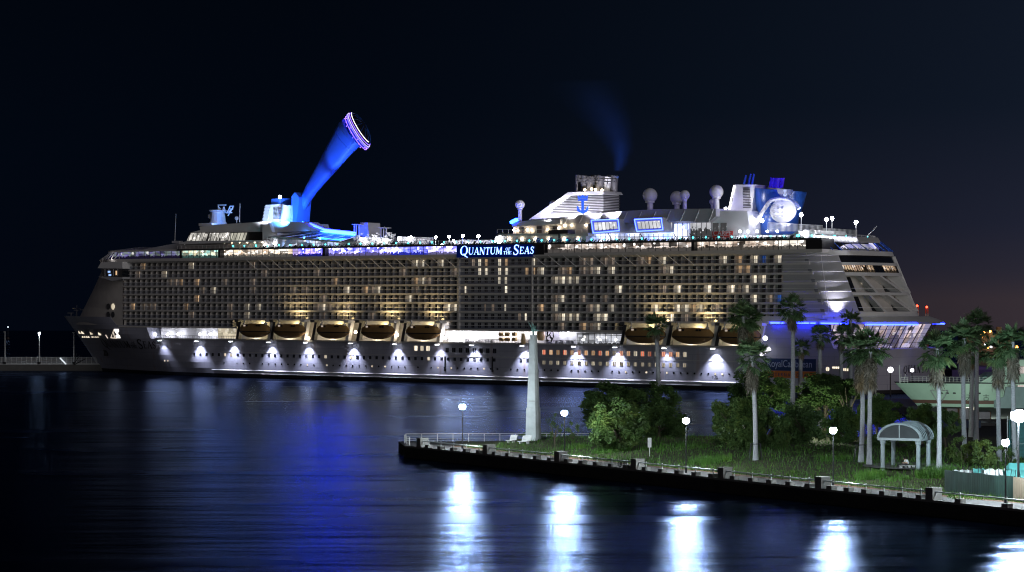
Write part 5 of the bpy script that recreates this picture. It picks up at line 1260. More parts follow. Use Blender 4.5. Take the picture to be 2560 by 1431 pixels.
# ---- park lamps
M['globe'] = emit('park_lamp_light', (.86, .96, 1.0), 1200)
def lampstd(base, zt, r, label):
    t0 = empty('park_lamp', base); tag(t0, label, 'street lamp', 'lamps along the quay path'); h = zt-base.z
    b = MB(); b.lathe((0, 0, 0), [(.16, 0), (.16, .9), (.09, 1.0), (.07, h-.5)], 10); b.build('pole', M['metal'], t0)
    b = MB(); b.lathe((0, 0, h), [(.05, -.6), (.22, -.5), (.24, -.36)], 10); b.build('lamp_collar', M['metal'], t0)
    b = MB(); b.ball((0, 0, h), r, 12); b.build('lamp_globe', M['globe'], t0, True)
    b = MB(); b.lathe((0, 0, h), [(r*.75, r*.72), (r*.5, r*1.02), (.03, r*1.12)], 10); b.build('lamp_cap', M['metal'], t0)
for x, y, d, lab in ((1156, 1017, 4.2, 'blazing white park lamp on the open quay tip, farthest left'), (1411, 1033, 4.5, 'blazing white park lamp right of the obelisk'), (1715, 1052, 2.6, 'blazing white park lamp between the two round tree groups, near the bicycle'), (2083, 1076, 3.2, 'blazing white park lamp left of the twin palms'), (2514, 1107, 3.4, 'blazing white park lamp in front of the green hoarding')):
    p = atd(x, d); lampstd(p, zpx(y, p.y), .46, lab)
p = atd(2546, 13); z = zpx(1040, p.y); t0 = empty('floodlight_pole', p); tag(t0, 'dazzling floodlight on a tall pole at the right edge of the park', 'floodlight'); h = z-p.z
b = MB(); b.lathe((0, 0, 0), [(.17, 0), (.10, h)], 10); b.build('pole', M['metal'], t0)
b = MB(); b.box(-.9, .9, -.1, .25, h-.5, h+.5); b.build('floodlight_housing', M['metal'], t0)
b = MB(); b.ball((0, -.55, h), .85, 12, .9); b.build('floodlight_lens', emit('flood_light', (.80, .95, 1.0), 850), t0); spot((0, .8, h), (105-p.x, 514-p.y, 4-p.z), 30000, (.72, .95, 1.0), 75, .7, .5, t0, 'flood_beam')

# ---- obelisk with bronze bird
p = atY(1333, 379); ob = empty('obelisk', p, R(-14)); tag(ob, 'tall pale tapering stone obelisk topped by a bronze bird, on the mound', 'obelisk'); H = zpx(838, p.y)-p.z; k = p.y/F
b = MB()
def oct(hw, z): return [(-hw*.95, -hw, z), (hw*.62, -hw, z), (hw, -hw*.55, z), (hw, hw, z), (-hw*.95, hw, z)]
rows = [oct(34*k/2*1.0, -.6), oct(30*k/2, H*.30), oct(27*k/2, H*.315), oct(15*k/2, H)]
for a, c in zip(rows, rows[1:]): b.strip(a, c, True)
b.add(rows[-1], [(0, 1, 2, 3, 4)]); b.build('shaft', M['stone'], ob)
b = MB(); b.box(-.5, .5, -24.5*k/2-.12, -24.5*k/2+.4, H*.37, H*.375); b.build('inscription_plate', M['concrete'], ob)
b = MB(); b.tube((0, 0, H), (0, 0, H+.5), .16, .12, 8)
b.lathe((0, 0, H+.9), [(.05, -.5), (.30, -.2), (.34, .1), (.2, .4), (.05, .6)], 10)
for pts_ in (((-.1, 0, H+.7), (-.95, .1, H+2.2), (-.35, .1, H+1.5)), ((.0, 0, H+.8), (-.3, .2, H+2.0), (.25, .1, H+1.3)), ((.1, 0, H+.6), (1.1, -.1, H+.65), (.3, 0, H+.95)), ((-.05, .1, H+.9), (.45, .3, H+1.55), (.3, 0, H+.9))):
    a, c, d = map(Vector, pts_); o2 = Vector((0, .10, 0)); b.add([a-o2, c, d-o2, a+o2, c+o2*.2, d+o2], [(0, 1, 2), (5, 4, 3), (0, 3, 4, 1), (1, 4, 5, 2), (2, 5, 3, 0)])
b.build('bronze_bird', M['bronze'], ob)
# ---- benches
M['benchw'] = mat('white_bench_paint', (.55, .57, .58), .6)
def recliner(x, y, w_, label):
    p = onground(x, y); t0 = empty('park_bench', p, R(-52)); tag(t0, label, 'bench', 'white benches on the mound')
    b = MB(); b.obox((-.15, 0, .38), (1, 0, .05), (0, 1, 0), (-.05, 0, 1), w_, .28, .06); b.build('seat', M['benchw'], t0)
    b = MB()
    for i in range(4): b.obox((.15, .35+.08*i, .56+i*.21), (1, 0, .05), (0, .35, 1), (0, 1, -.35), w_, .085, .035)
    b.build('backrest', M['benchw'], t0)
    for s in (-1, 1):
        b = MB(); b.box(s*w_*.75-.06, s*w_*.75+.06, -.22, .3, -.2, .36); b.tube((s*w_*.75, .25, .3), (s*w_*.75, .62, 1.2), .05); b.build('leg', M['benchw'], t0)
recliner(1277, 1108, .85, 'white slatted bench with raised back, left one below the obelisk'); recliner(1310, 1110, 1.15, 'wider white slatted bench right below the obelisk')
# ---- small white sign board
p = onground(1624, 1142); t0 = empty('sign_board', p, R(10)); tag(t0, 'small blank white notice board on a thin post in the grass', 'notice board'); k = p.y/F
b = MB(); b.tube((0, 0, -.1), (0, 0, 26*k), .07, .06, 8); b.build('post', M['fencew'], t0)
b = MB(); b.box(-4.6*k, 4.6*k, -.05, .05, 23*k, 47*k); b.build('board', M['fencew'], t0)
# ---- bicycle by the quay railing
p = atd(1556, 1.5); bi = empty('bicycle', (p.x, p.y, ZQ), ang+R(4)); tag(bi, 'dark bicycle parked behind the quay railing beside a concrete pillar', 'bicycle')
for s in (-.55, .55):
    b = MB(); n = 20
    b.path([(s+.36*math.cos(2*math.pi*i/n), 0, .36+.36*math.sin(2*math.pi*i/n)) for i in range(n+1)], .035, 6); wl = b.build('wheel', M['black'], bi)
    b = MB()
    for i in range(8): an = 2*math.pi*i/8; b.tube((s, 0, .36), (s+.34*math.cos(an), 0, .36+.34*math.sin(an)), .008, None, 3)
    b.build('spokes', M['steel'], wl)
b = MB(); b.path([(-.55, 0, .36), (-.15, 0, .36), (.42, 0, .78), (-.28, 0, .80), (-.15, 0, .36)], .03); b.path([(-.55, 0, .36), (-.28, 0, .8)], .025); b.path([(.55, 0, .36), (.40, 0, .95)], .03); b.build('frame', M['metal'], bi)
b = MB(); b.path([(.36, -.28, 1.0), (.42, 0, .98), (.36, .28, 1.0)], .022); b.build('handlebar', M['steel'], bi)
b = MB(); b.obox((-.32, 0, .93), (1, 0, .05), (0, 1, 0), (0, 0, 1), .14, .08, .03); b.tube((-.3, 0, .8), (-.32, 0, .92), .018); b.build('saddle', M['black'], bi)

# ---- shelter with barrel roof
p = onground(2207, 1177); k = p.y/F; wS = 4.7; sh = empty('shelter', (p.x, p.y, p.z), R(-26)); tag(sh, 'small open shelter with a ribbed barrel roof on pale columns', 'shelter')
hS = 76*k; dS = 4.6; M['shelterp'] = mat('shelter_paint', (.21, .26, .285), .5, var=.18, scale=2); M['roofsh'] = mat('shelter_roof_sheet', (.014, .02, .024), .9, var=.2, spec=.1)
for X in (0, wS):
    for Y in (0, dS):
        b = MB(); b.lathe((X, Y, -.4), [(.30, 0), (.28, .5), (.27, hS-.1), (.36, hS), (.40, hS+.4)], 12); b.build('column', M['shelterp'], sh)
rh = 37*k; n = 18; cx_ = wS/2; hw_ = wS/2+.45
arc = lambda r, y, dz=0.0: [(cx_-hw_*r*math.cos(math.pi*i/n), y, hS+.25+dz+rh*r*math.sin(math.pi*i/n)) for i in range(n+1)]
b = MB(); b.strip(arc(1, -.5), arc(1, dS+.5)); b.strip(arc(.97, -.5), arc(.97, dS+.5)); b.build('barrel_roof', M['roofsh'], sh, True)
for i in range(9):
    y = -.5+(dS+1)*i/8; b = MB(); b.path(arc(1.015, y), .075 if 0 < i < 8 else .16, 6); b.build('roof_rib', M['shelterp'], sh)
b = MB(); b.add(arc(.96, -.42)+arc(.96, -.36), [tuple(range(n+1)), tuple(range(2*n+1, n, -1))]); b.build('gable', mat('gable_panel', (.045, .052, .056), .95, var=.2, spec=.05), sh)
b = MB(); b.box(cx_-.06, cx_+.06, -.52, -.44, hS+.2, hS+.2+rh*.95); b.box(-.45, wS+.45, -.62, -.30, hS+.05, hS+.36); b.box(-.45, wS+.45, dS+.3, dS+.6, hS+.05, hS+.36); b.box(-.55, -.25, -.5, dS+.5, hS+.02, hS+.3); b.box(wS+.25, wS+.55, -.5, dS+.5, hS+.02, hS+.3); b.build('roof_beam', M['shelterp'], sh)
# bench and the person on it
p = onground(2268, 1173); bn = empty('slatted_bench', p, R(28)); tag(bn, 'low backless slatted bench under the barrel roofed shelter', 'bench')
b = MB()
for i in range(3): b.box(-1.15, 1.15, -.25+i*.18, -.10+i*.18, .42, .47)
b.build('seat', M['benchw'], bn)
for x in (-1.0, -.35, .35, 1.0):
    b = MB(); b.box(x-.035, x+.035, -.22, .22, 0, .42); b.build('leg', M['fencew'], bn)
pe = empty('person', p+Vector((.12, .05, .49)), R(-70)); pe.scale = (1.25, 1.25, 1.25); tag(pe, 'person in a white shirt and dark trousers hunched forward on the shelter bench', 'person')
def skin(joints, name, m, parent):
    me = bpy.data.meshes.new(name); vs = []; es = []; rs = []; ids = {}
    for key, pos, r, par in joints:
        ids[key] = len(vs); vs.append(pos); rs.append(r)
        if par is not None: es.append((ids[par], ids[key]))
    me.from_pydata(vs, es, []); o = bpy.data.objects.new(name, me); COL.objects.link(o); md = o.modifiers.new('skin', 'SKIN'); sv = me.skin_vertices[0].data
    for i, r in enumerate(rs): sv[i].radius = (r, r)
    sv[0].use_root = True; s2 = o.modifiers.new('sub', 'SUBSURF'); s2.levels = s2.render_levels = 2
    dg = bpy.context.evaluated_depsgraph_get(); nm = bpy.data.meshes.new_from_object(o.evaluated_get(dg)); bpy.data.objects.remove(o)
    nm.materials.clear(); nm.materials.append(m); nm.polygons.foreach_set('use_smooth', [True]*len(nm.polygons)); q = bpy.data.objects.new(name, nm); COL.objects.link(q); q.parent = parent; return q
M['skin'] = mat('skin', (.42, .27, .20), .55); M['shirt'] = mat('white_shirt', (.62, .64, .68), .8); M['trous'] = mat('dark_trousers', (.02, .022, .03), .8); M['hair'] = mat('black_hair', (.01, .009, .009), .5)
J = [('hip', (0, .02, .12), .15, None), ('waist', (0, -.06, .32), .14, 'hip'), ('chest', (0, -.22, .50), .16, 'waist'), ('neck', (0, -.36, .62), .06, 'chest'), ('head', (0, -.45, .68), .10, 'neck'), ('crown', (0, -.50, .80), .09, 'head')]
for s, n_ in ((-1, 'l'), (1, 'r')):
    J += [('sh'+n_, (s*.19, -.24, .52), .065, 'chest'), ('el'+n_, (s*.26, -.36, .28), .05, 'sh'+n_), ('wr'+n_, (s*.12, -.56, .24), .035, 'el'+n_), ('hd'+n_, (s*.06, -.63, .25), .04, 'wr'+n_)]
    for f in range(4): J.append(('f%d%s' % (f, n_), (s*(.03+.022*f), -.70-.008*(f % 2), .22+.008*f), .009, 'hd'+n_))
    J.append(('th'+n_, (s*.01, -.66, .29), .010, 'hd'+n_))
    J += [('kn'+n_, (s*.14, -.46, .06), .075, 'hip'), ('an'+n_, (s*.13, -.40, -.37), .05, 'kn'+n_), ('to'+n_, (s*.14, -.58, -.43), .04, 'an'+n_)]
skin(J, 'body', M['skin'], pe)
skin([('hip', (0, .03, .14), .165, None), ('waist', (0, -.06, .32), .16, 'hip'), ('chest', (0, -.22, .50), .18, 'waist'), ('nk', (0, -.32, .59), .09, 'chest')]+[j for s, n_ in ((-1, 'l'), (1, 'r')) for j in (('sh'+n_, (s*.19, -.24, .52), .085, 'chest'), ('el'+n_, (s*.25, -.34, .32), .07, 'sh'+n_))], 'shirt', M['shirt'], pe)
skin([('hip', (0, .02, .10), .17, None)]+[j for s, n_ in ((-1, 'l'), (1, 'r')) for j in (('kn'+n_, (s*.14, -.46, .06), .09, 'hip'), ('an'+n_, (s*.13, -.40, -.34), .065, 'kn'+n_))], 'trousers', M['trous'], pe)
skin([('a', (0, -.43, .78), .115, None), ('b', (0, -.52, .84), .10, 'a'), ('c', (0, -.40, .70), .09, 'a')], 'hair', M['hair'], pe)
b = MB(); b.obox((0, 0, .17), (1, 0, .1), (0, 1, 0), (0, 0, 1), .2, .13, .16); b.path([(-.12, 0, .3), (-.06, 0, .5), (.06, 0, .5), (.12, 0, .3)], .02, 5); bg_ = b.build('shoulder_bag', M['black']); bg_.location = p+Vector((-.55, -.2, .47)); tag(bg_, 'dark bag standing on the bench beside the seated person', 'bag')
# ================================================================ TREES
def palm_crown(seed, r, nf=46, dead=70, skirt=1.0):
    """washingtonia head: fan leaves on stalks, and a skirt of dead ones"""
    rr = random.Random(seed); g = MB(); d = MB()
    def fan(b, az, el, ln, rad, droop, n=14, wid=.15):
        dv = Vector((math.cos(az)*math.cos(el), math.sin(az)*math.cos(el), math.sin(el))); side = Vector((-math.sin(az), math.cos(az), 0)); up = dv.cross(side)*-1
        tip = dv*ln; tip.z -= droop*ln*.25
        b.add([side*.03, -side*.03, tip-side*.02, tip+side*.02], [(0, 1, 2, 3)])
        tw = rr.uniform(-.5, .5); sd = (side*math.cos(tw)+up*math.sin(tw)).normalized()
        for i in range(n):
            a = (i/(n-1)-.5)*3.5+rr.uniform(-.08, .08); l = rad*(1-.22*abs(a)/1.75)*rr.uniform(.85, 1.1)
            e = dv*math.cos(a)+sd*math.sin(a); pw = e.cross(up).normalized()*wid*rad*.5
            m_ = tip+e*l*.62; m_.z -= droop*l*.10; q = tip+e*l; q.z -= droop*l*.42
            b.add([tip, m_+pw, q, m_-pw], [(0, 1, 2, 3)])
    for i in range(nf):
        el = math.asin(max(-.8, min(.98, rr.uniform(-.78, 1.0)))); fan(g, rr.uniform(0, 6.283), el, r*rr.uniform(.45, .68), r*rr.uniform(.36, .50), .15+.45*(el < .1))
    for i in range(dead):
        az = rr.uniform(0, 6.283); h = -rr.random()**.8*r*1.5*skirt; el = -1.05-rr.random()*.4; b0 = len(d.v)
        fan(d, az, el, r*.30, r*rr.uniform(.30, .50), .9, 7, .13)
        d.v[b0:] = [(x*.8+math.cos(az)*.10, y*.8+math.sin(az)*.10, z+h*.62-.25) for x, y, z in d.v[b0:]]
    return g, d
meshes = {}
def palm_meshes(seed, skirt):
    if (seed, skirt) not in meshes:
        g, d = palm_crown(seed, 1.95, 64, int(110*max(.25, skirt)), skirt)
        o = []
        for b, nm, mm in ((g, 'crown', 'frond'), (d, 'dead_fronds', 'dead')):
            me = bpy.data.meshes.new(nm); me.from_pydata([tuple(p) for p in b.v], [], b.f); me.materials.append(M[mm]); o.append(me)
        meshes[(seed, skirt)] = o
    return meshes[(seed, skirt)]
def palm(x, yc, rpx, Y, label, seed=0, skirt=1.0, xb=None, stakes=False):
    base = atY(x if xb is None else xb, Y); zc = zpx(yc, Y); top = Vector(((x-CX)/F*Y, Y, zc)); t0 = empty('palm_tree', base); tag(t0, label, 'palm tree', 'fan palms in the harbour park')
    rt = top-base; r = rpx*Y/F; b = MB(); rr = random.Random(seed*7+int(x)); w_ = 5.2*Y/F; n = 14
    bend = Vector((rr.uniform(-.25, .25), 0, 0)); rows = []
    for i in range(n+1):
        t = i/n; c = rt*t+bend*math.sin(math.pi*t); c.z += -.3*(1-t); rad = w_*(1.25-.42*t+.5*max(0, .10-t)*8)*(1+.05*(i % 2)); rows.append([c+Vector((rad*math.cos(2*math.pi*j/10), rad*math.sin(2*math.pi*j/10), 0)) for j in range(10)])
    for a, c in zip(rows, rows[1:]): b.strip(a, c, True)
    b.build('trunk', M['bark'], t0, True)
    for me in palm_meshes(seed % 3, skirt):
        o = bpy.data.objects.new(me.name, me); COL.objects.link(o); o.parent = t0; o.location = rt; s = r/1.62; o.scale = (s, s, s); o.rotation_euler = (0, 0, rr.uniform(0, 6.28))
    if stakes:
        b = MB(); hh = 2.3
        for s in (-1, 1):
            for q in (-1, 1): b.tube((s*.95, q*.6, -.3), (s*.62, q*.4, hh), .05, .05, 5)
        for q in (-1, 1): b.tube((-.75, q*.42, hh), (.75, q*.42, hh), .05); b.tube((q*.64, -.42, hh), (q*.64, .42, hh), .05)
        b.build('stake_frame', M['metal'], t0)
    return t0
palm(1640, 812, 30, 396, 'small dark fan palm propped by stakes, alone before the lifeboats', 0, .35, xb=1648)
PS = palm
PS(1858, 792, 40, 384, 'tall dark fan palm whose crown stands before the stern lifeboats, left trunk of the pair', 1, 1.1, xb=1857)
PS(1872, 796, 34, 388, 'tall slim fan palm right behind the left trunk of the close pair', 2, .8, xb=1866)
PS(1880, 890, 44, 331, 'fan palm with a brown frond skirt rooted at the path edge, right of the pair', 0, 1.0, xb=1889, stakes=True)
PS(1981, 772, 36, 366, 'tallest straight fan palm, alone left of the glass stern lounge', 1, .55, xb=1979)
PS(2003, 868, 24, 400, 'small distant fan palm right of the tallest straight palm', 2, .3)
PS(2051, 835, 27, 398, 'distant fan palm in front of the blue hull strip, left of the glass lounge', 0, .5)
PS(2104, 838, 27, 398, 'distant fan palm in front of the left end of the glass lounge', 1, .5)
PS(2126, 800, 27, 402, 'dark distant fan palm reaching above the blue ledge light', 2, .4)
PS(2152, 872, 46, 322, 'shaggy fan palm, left of the twin palms, trunk held by stakes', 0, 1.25, xb=2152, stakes=True)
PS(2176, 868, 48, 316, 'shaggy fan palm, right of the twin palms, thicker trunk beside the shelter', 1, 1.2, xb=2173)
PS(2343, 872, 50, 307, 'fan palm in front of the pale green ship bow, right of the shelter', 2, .85, xb=2347)
PS(2411, 846, 46, 330, 'fan palm with a tidy grey skirt in front of the white tank containers', 0, 1.0, xb=2413)
PS(2443, 812, 38, 372, 'dark high fan palm behind the tidy skirted palm', 1, .5, xb=2440)
PS(2432, 880, 30, 380, 'slim fan palm with a leaning trunk right of the tank containers', 2, .5, xb=2428)
PS(2496, 878, 46, 322, 'fan palm in front of the green ship cabin, left of the orange street light', 1, 1.0, xb=2499)
PS(2532, 855, 46, 318, 'fan palm nearest the right edge of the picture', 2, 1.1, xb=2538)

def crown_mesh(seed, n_cl, per, mm, size=.34, gap=.25):
    key = ('t', seed, n_cl, per, mm)
    if key in meshes: return meshes[key]
    rr = random.Random(seed); b = MB()
    for c in range(n_cl):
        while True:
            v = Vector((rr.uniform(-1, 1), rr.uniform(-1, 1), rr.uniform(-.8, 1)))
            if .45 < v.length < 1.02: break
        v *= rr.uniform(.82, 1.08); cr = rr.uniform(.16, .30)
        for i in range(per):
            u = Vector((rr.gauss(0, 1), rr.gauss(0, 1), rr.gauss(0, .8))); u = u.normalized()*cr*rr.random()**.4; q = v+u
            a = Vector((rr.gauss(0, 1), rr.gauss(0, 1), rr.gauss(0, .7))).normalized(); s = a.orthogonal().normalized(); l = .06*rr.uniform(.7, 1.4)
            b.add([q-a*l, q+s*l*.5, q+a*l, q-s*l*.5], [(0, 1, 2, 3)])
    me = bpy.data.meshes.new('crown'); me.from_pydata([tuple(p) for p in b.v], [], b.f); me.materials.append(M[mm]); meshes[key] = me; return me
def tree(x, y, rx, rz, Y, label, mm, seed=0, name='broadleaf_tree', cat='tree', group='broad crowned trees in the harbour park', n=70, per=150, trunk=True):
    base = atY(x, Y); k = Y/F; zc = zpx(y, Y); t0 = empty(name, base); tag(t0, label, cat, group)
    me = crown_mesh(seed, n, per, mm); o = bpy.data.objects.new('crown', me); COL.objects.link(o); o.parent = t0; o.location = (0, 0, zc-base.z); o.scale = (rx*k, rx*k*.85, rz*k); o.rotation_euler = (0, 0, seed*1.3)
    b = MB(); rr = random.Random(seed+int(x)); h = zc-base.z; r0 = max(.06, rx*k*.06)
    if trunk:
        f = Vector((rr.uniform(-.3, .3), rr.uniform(-.3, .3), h*.45)); b.tube((0, 0, -.3), f, r0*1.3, r0, 9)
        for i in range(6):
            a = i*1.05+rr.random(); q = Vector((rx*k*.6*math.cos(a), rx*k*.5*math.sin(a), h+rz*k*rr.uniform(-.3, .5))); mdl = f.lerp(q, .5)+Vector((0, 0, .2)); b.tube(f, mdl, r0*.65, r0*.4, 6); b.tube(mdl, q, r0*.4, r0*.12, 5)
    else:
        for i in range(7): a = i*.9; b.tube((.1*math.cos(a), .1*math.sin(a), -.2), (rx*k*.5*math.cos(a), rx*k*.4*math.sin(a), h+rz*k*.2), .04, .015, 5)
    b.build('trunk' if trunk else 'stem', M['bark2'], t0)
T = tree
T(1530, 1010, 92, 52, 386, 'dark spreading tree behind the lamp right of the obelisk, tallest of its group', 'leaf_b', 1)
T(1545, 1066, 76, 62, 356, 'bushy grey green tree lit by the lamp right of the obelisk', 'leaf_a', 2, per=190)
T(1638, 1000, 70, 46, 390, 'sparse dark tree under the small staked palm', 'leaf_b', 3, n=46, per=110)
T(1648, 1062, 72, 52, 380, 'dark low tree behind the notice board', 'leaf_b', 4)
T(1900, 985, 78, 58, 384, 'dark dense tree behind the trunks of the close palm pair', 'leaf_b', 5)
T(1842, 1062, 72, 66, 348, 'bushy grey green tree right of the middle lamp', 'leaf_a', 6, per=180)
T(1915, 1080, 55, 56, 352, 'bushy tree behind the palm with the brown skirt', 'leaf_a', 7)
T(2060, 985, 84, 52, 384, 'dark dense tree under the company lettering on the hull', 'leaf_b', 8)
T(2010, 1072, 62, 62, 362, 'dark tree lit yellow green low on its left side', 'leaf_b', 9)
T(1955, 1082, 40, 46, 368, 'small yellow green tree glowing behind the darker trees', 'leaf_c', 10, n=40)
T(2110, 1070, 52, 54, 366, 'dark leaning tree right of the lamp left of the twin palms', 'leaf_b', 11)
T(2196, 1035, 58, 44, 372, 'round green tree above the left end of the shelter roof', 'leaf_a', 12)
T(2305, 1060, 52, 46, 362, 'dark tree above the right end of the shelter roof', 'leaf_b', 13)
T(2365, 1062, 38, 40, 352, 'dark tree in front of the blue hoarding', 'leaf_b', 14, n=40)
T(1388, 1068, 24, 32, 366, 'spindly young tree with thin foliage beside the obelisk', 'leaf_b', 15, n=14, per=60)
T(1432, 1082, 22, 30, 368, 'spindly young tree below the lamp right of the obelisk', 'leaf_b', 16, n=16, per=60)
T(2120, 975, 60, 30, 378, 'dark drooping foliage of a low tree behind the twin palms', 'leaf_b', 17, n=40)
SH = dict(name='shrub', cat='shrub', group='shrubs along the hoarding', trunk=False)
T(2405, 1130, 42, 34, 318, 'leafy yellow green shrub left of the lamp above the hoarding', 'leaf_c', 20, n=40, per=110, **SH)
T(2465, 1136, 42, 34, 312, 'leafy yellow green shrub nearest the lamp above the hoarding', 'leaf_c', 21, n=40, per=110, **SH)
T(2330, 1122, 34, 38, 326, 'dark shrub right of the shelter columns', 'leaf_a', 22, n=36, per=110, **SH)
T(2530, 1140, 28, 26, 318, 'sparse shrub behind the lamp at the right edge', 'leaf_a', 23, n=22, per=90, **SH)
T(2185, 1110, 24, 34, 352, 'dark shrub left of the shelter columns', 'leaf_b', 24, n=30, per=100, **SH)
T(1790, 1118, 40, 22, 360, 'low dark shrub right of the middle lamp pole', 'leaf_b', 25, n=30, per=100, **SH)
T(2240, 1112, 60, 26, 350, 'wide dark hedge behind the shelter', 'leaf_b', 26, n=46, per=120, **SH)

p = atY(1988, 374); M['globe'] = emit('hidden_lamp_light', (.92, 1.0, .72), 900); lampstd(p, zpx(1052, p.y), .40, 'park lamp half hidden behind dark trees, glowing through the leaves')
# ================================================================ right shore: hoarding, tents, green ship, tanks
M['hoard'] = mat('green_hoarding_paint', (.022, .055, .048), .6, var=.5, scale=.9, stretch=(1, 1, .25)); M['board2'] = mat('bare_plywood', (.24, .20, .15), .8)
p0 = onground(2362, 1232); p1 = atd(2700, 8.0); v = Vector((p1.x-p0.x, p1.y-p0.y)); L = v.length; ho = empty('hoarding', (p0.x, p0.y, ZQ), math.atan2(v.y, v.x)); tag(ho, 'weathered dark green hoarding fence with one bare plywood panel', 'hoarding')
hp = None; n = int(L/2.4)
for i in range(n):
    b = MB(); w_ = 2.34; x = i*2.4; b.box(x, x+w_, -.04, .04, .1, 2.75-.08*(i % 2))
    for q in range(1, 6): b.box(x+q*.4-.03, x+q*.4+.03, -.07, -.04, .12, 2.6)
    mm = 'board2' if abs(x-L*.535) < 1.2 else 'hoard'; o = b.build('panel', M[mm], ho)
    if mm == 'board2': o['label'] = 'bare plywood panel'
    b = MB(); b.tube((x, .12, 0), (x, .12, 2.8), .05); b.build('post', M['metal'], ho)
M['tarpw'] = mat('white_tarpaulin', (.58, .62, .64), .6); M['tarpt'] = mat('teal_tarpaulin', (.10, .36, .36), .5)
rt_ = random.Random(4)
def tarp(x0, x1, y0, y1, Y, mm, label, cat='tarpaulin'):
    a = atY(x0, Y); c = atY(x1, Y); za, zb = zpx(y0, Y), zpx(y1, Y); b = MB(); n = 9; rows = []
    t0 = empty('tarpaulin_stack', (a.x, Y, ZQ)); W_ = c.x-a.x
    for j in range(4):
        rows.append([(W_*i/n, j*.9+rt_.uniform(-.1, .1), (za-ZQ if 0 < j < 3 else zb-ZQ)+rt_.uniform(-.16, .12)) for i in range(n+1)])
    for r0, r1 in zip(rows, rows[1:]): b.strip(r0, r1)
    b.strip([(q[0], q[1]-.02, .0) for q in rows[0]], rows[0]); b.build('cover', M[mm], t0)
    b = MB()
    for i in range(5): x = W_*(i+.3)/5; b.tube((x, -.1, 0), (x+rt_.uniform(-.4, .4), -.1, za-ZQ+rt_.uniform(.1, .5)), .03); 
    b.build('support_pole', M['metal'], t0); tag(t0, label, cat, 'covered goods behind the hoarding'); return t0
tarp(2388, 2440, 1177, 1189, 291, 'tarpw', 'crumpled white tarpaulin at the left end behind the hoarding'); tarp(2436, 2466, 1175, 1190, 290, 'tarpt', 'narrow teal tarpaulin between the white ones behind the hoarding'); tarp(2463, 2510, 1176, 1197, 288, 'tarpw', 'bright white tarpaulin left of the lamp pole behind the hoarding'); tarp(2516, 2600, 1178, 1196, 290, 'tarpt', 'teal tarpaulin right of the lamp pole behind the hoarding')
# teal tent
a = atY(2523, 300); t0 = empty('market_tent', (a.x, 300, ZQ)); tag(t0, 'teal canvas tent at the right edge behind the hoarding', 'tent'); za = zpx(1160, 300)-ZQ; zb = zpx(1176, 300)-ZQ
b = MB(); b.add([(0, 0, zb), (4, 0, zb), (4, 3, zb), (0, 3, zb), (.3, 1.5, za), (3.7, 1.5, za)], [(0, 1, 5, 4), (2, 3, 4, 5), (1, 2, 5), (3, 0, 4)]); b.build('canopy', M['tarpt'], t0)
for X in (0, 4):
    for Y in (0, 3): b = MB(); b.tube((X, Y, 0), (X, Y, zb), .06); b.build('tent_pole', M['fencew'], t0)
# net screen
a = atY(2518, 330); t0 = empty('net_screen', (a.x, 330, ZQ)); tag(t0, 'tall teal practice net on white poles at the right edge', 'net screen'); M['net'] = mat('teal_net', (.04, .16, .17), .7)
zt_ = zpx(1050, 330)-ZQ
b = MB()
for i in range(34): z = .4+(zt_-.4)*i/33; b.box(.2, 9, -.02, .02, z-.10, z+.06)
b.build('net', M['net'], t0)
for x in (0, .9, 3.2, 6): b = MB(); b.tube((x, -.1, 0), (x, -.1, zt_+.5), .045); b.build('pole', M['fencew'], t0)
b = MB(); b.tube((0, -.1, zt_*.5), (6, -.1, zt_*.5), .03); b.tube((0, -.1, zt_), (6, -.1, zt_), .03); b.tube((-2.0, -.1, 0), (.2, -.1, zt_*.5), .03); b.build('brace', M['fencew'], t0)
GY_ = 514.0
# blue hoarding with swoosh
a = atY(2352, 432); c = atY(2452, 432); t0 = empty('blue_hoarding', (a.x, 432, 0)); tag(t0, 'dark blue advertising hoarding with a lighter swoosh below the green ship', 'hoarding'); W_ = c.x-a.x; za, zb = zpx(1052, 432), 1.6
M['hb'] = mat('dark_blue_sheet', (.018, .035, .085), .6, var=.2); M['hb2'] = mat('blue_logo_paint', (.03, .10, .55), .6)
b = MB(); b.box(0, W_, -.08, .08, zb, za); b.build('panel', M['hb'], t0)
b = MB(); zc = zpx(1085, 432); b.add([(-.3, -.1, zc-1.6), (2.2, -.1, zc-.9), (3.0, -.1, zc+.2), (2.9, -.1, zc+1.3), (2.2, -.1, zc+.1), (1.2, -.1, zc-.8)], [(0, 1, 4, 5), (1, 2, 3, 4)]); b.build('swoosh', M['hb2'], t0)
textmesh('OMA', 1.7, 'lettering', M['hb2'], t0, (2.5, -.1, zc-1.9), (R(90), 0, 0))
for x in (0, W_*.33, W_*.66, W_): b = MB(); b.tube((x, .2, 0), (x, .2, za+.1), .1); b.build('post', M['metal'], t0)
t0 = empty('quay_work_light', ((2427-CX)/F*462, 462, 0)); tag(t0, 'warm white work light shining over the white containers at the green ship', 'work light'); h = CH-(1022-HY)*462/F
b = MB(); b.lathe((0, 0, 0), [(.12, 0), (.08, h)], 8); b.build('pole', M['metal'], t0); b = MB(); b.box(-.9, .9, -.3, .2, h-.3, h+.25); b.build('lamp_head', emit('work_light', (1.0, .93, .70), 3), t0)
spot((0, 1.0, h), (4, GY_-462, 1.5), 52000, (.80, 1.0, .86), 165, .8, .5, t0, 'work_light_beam')
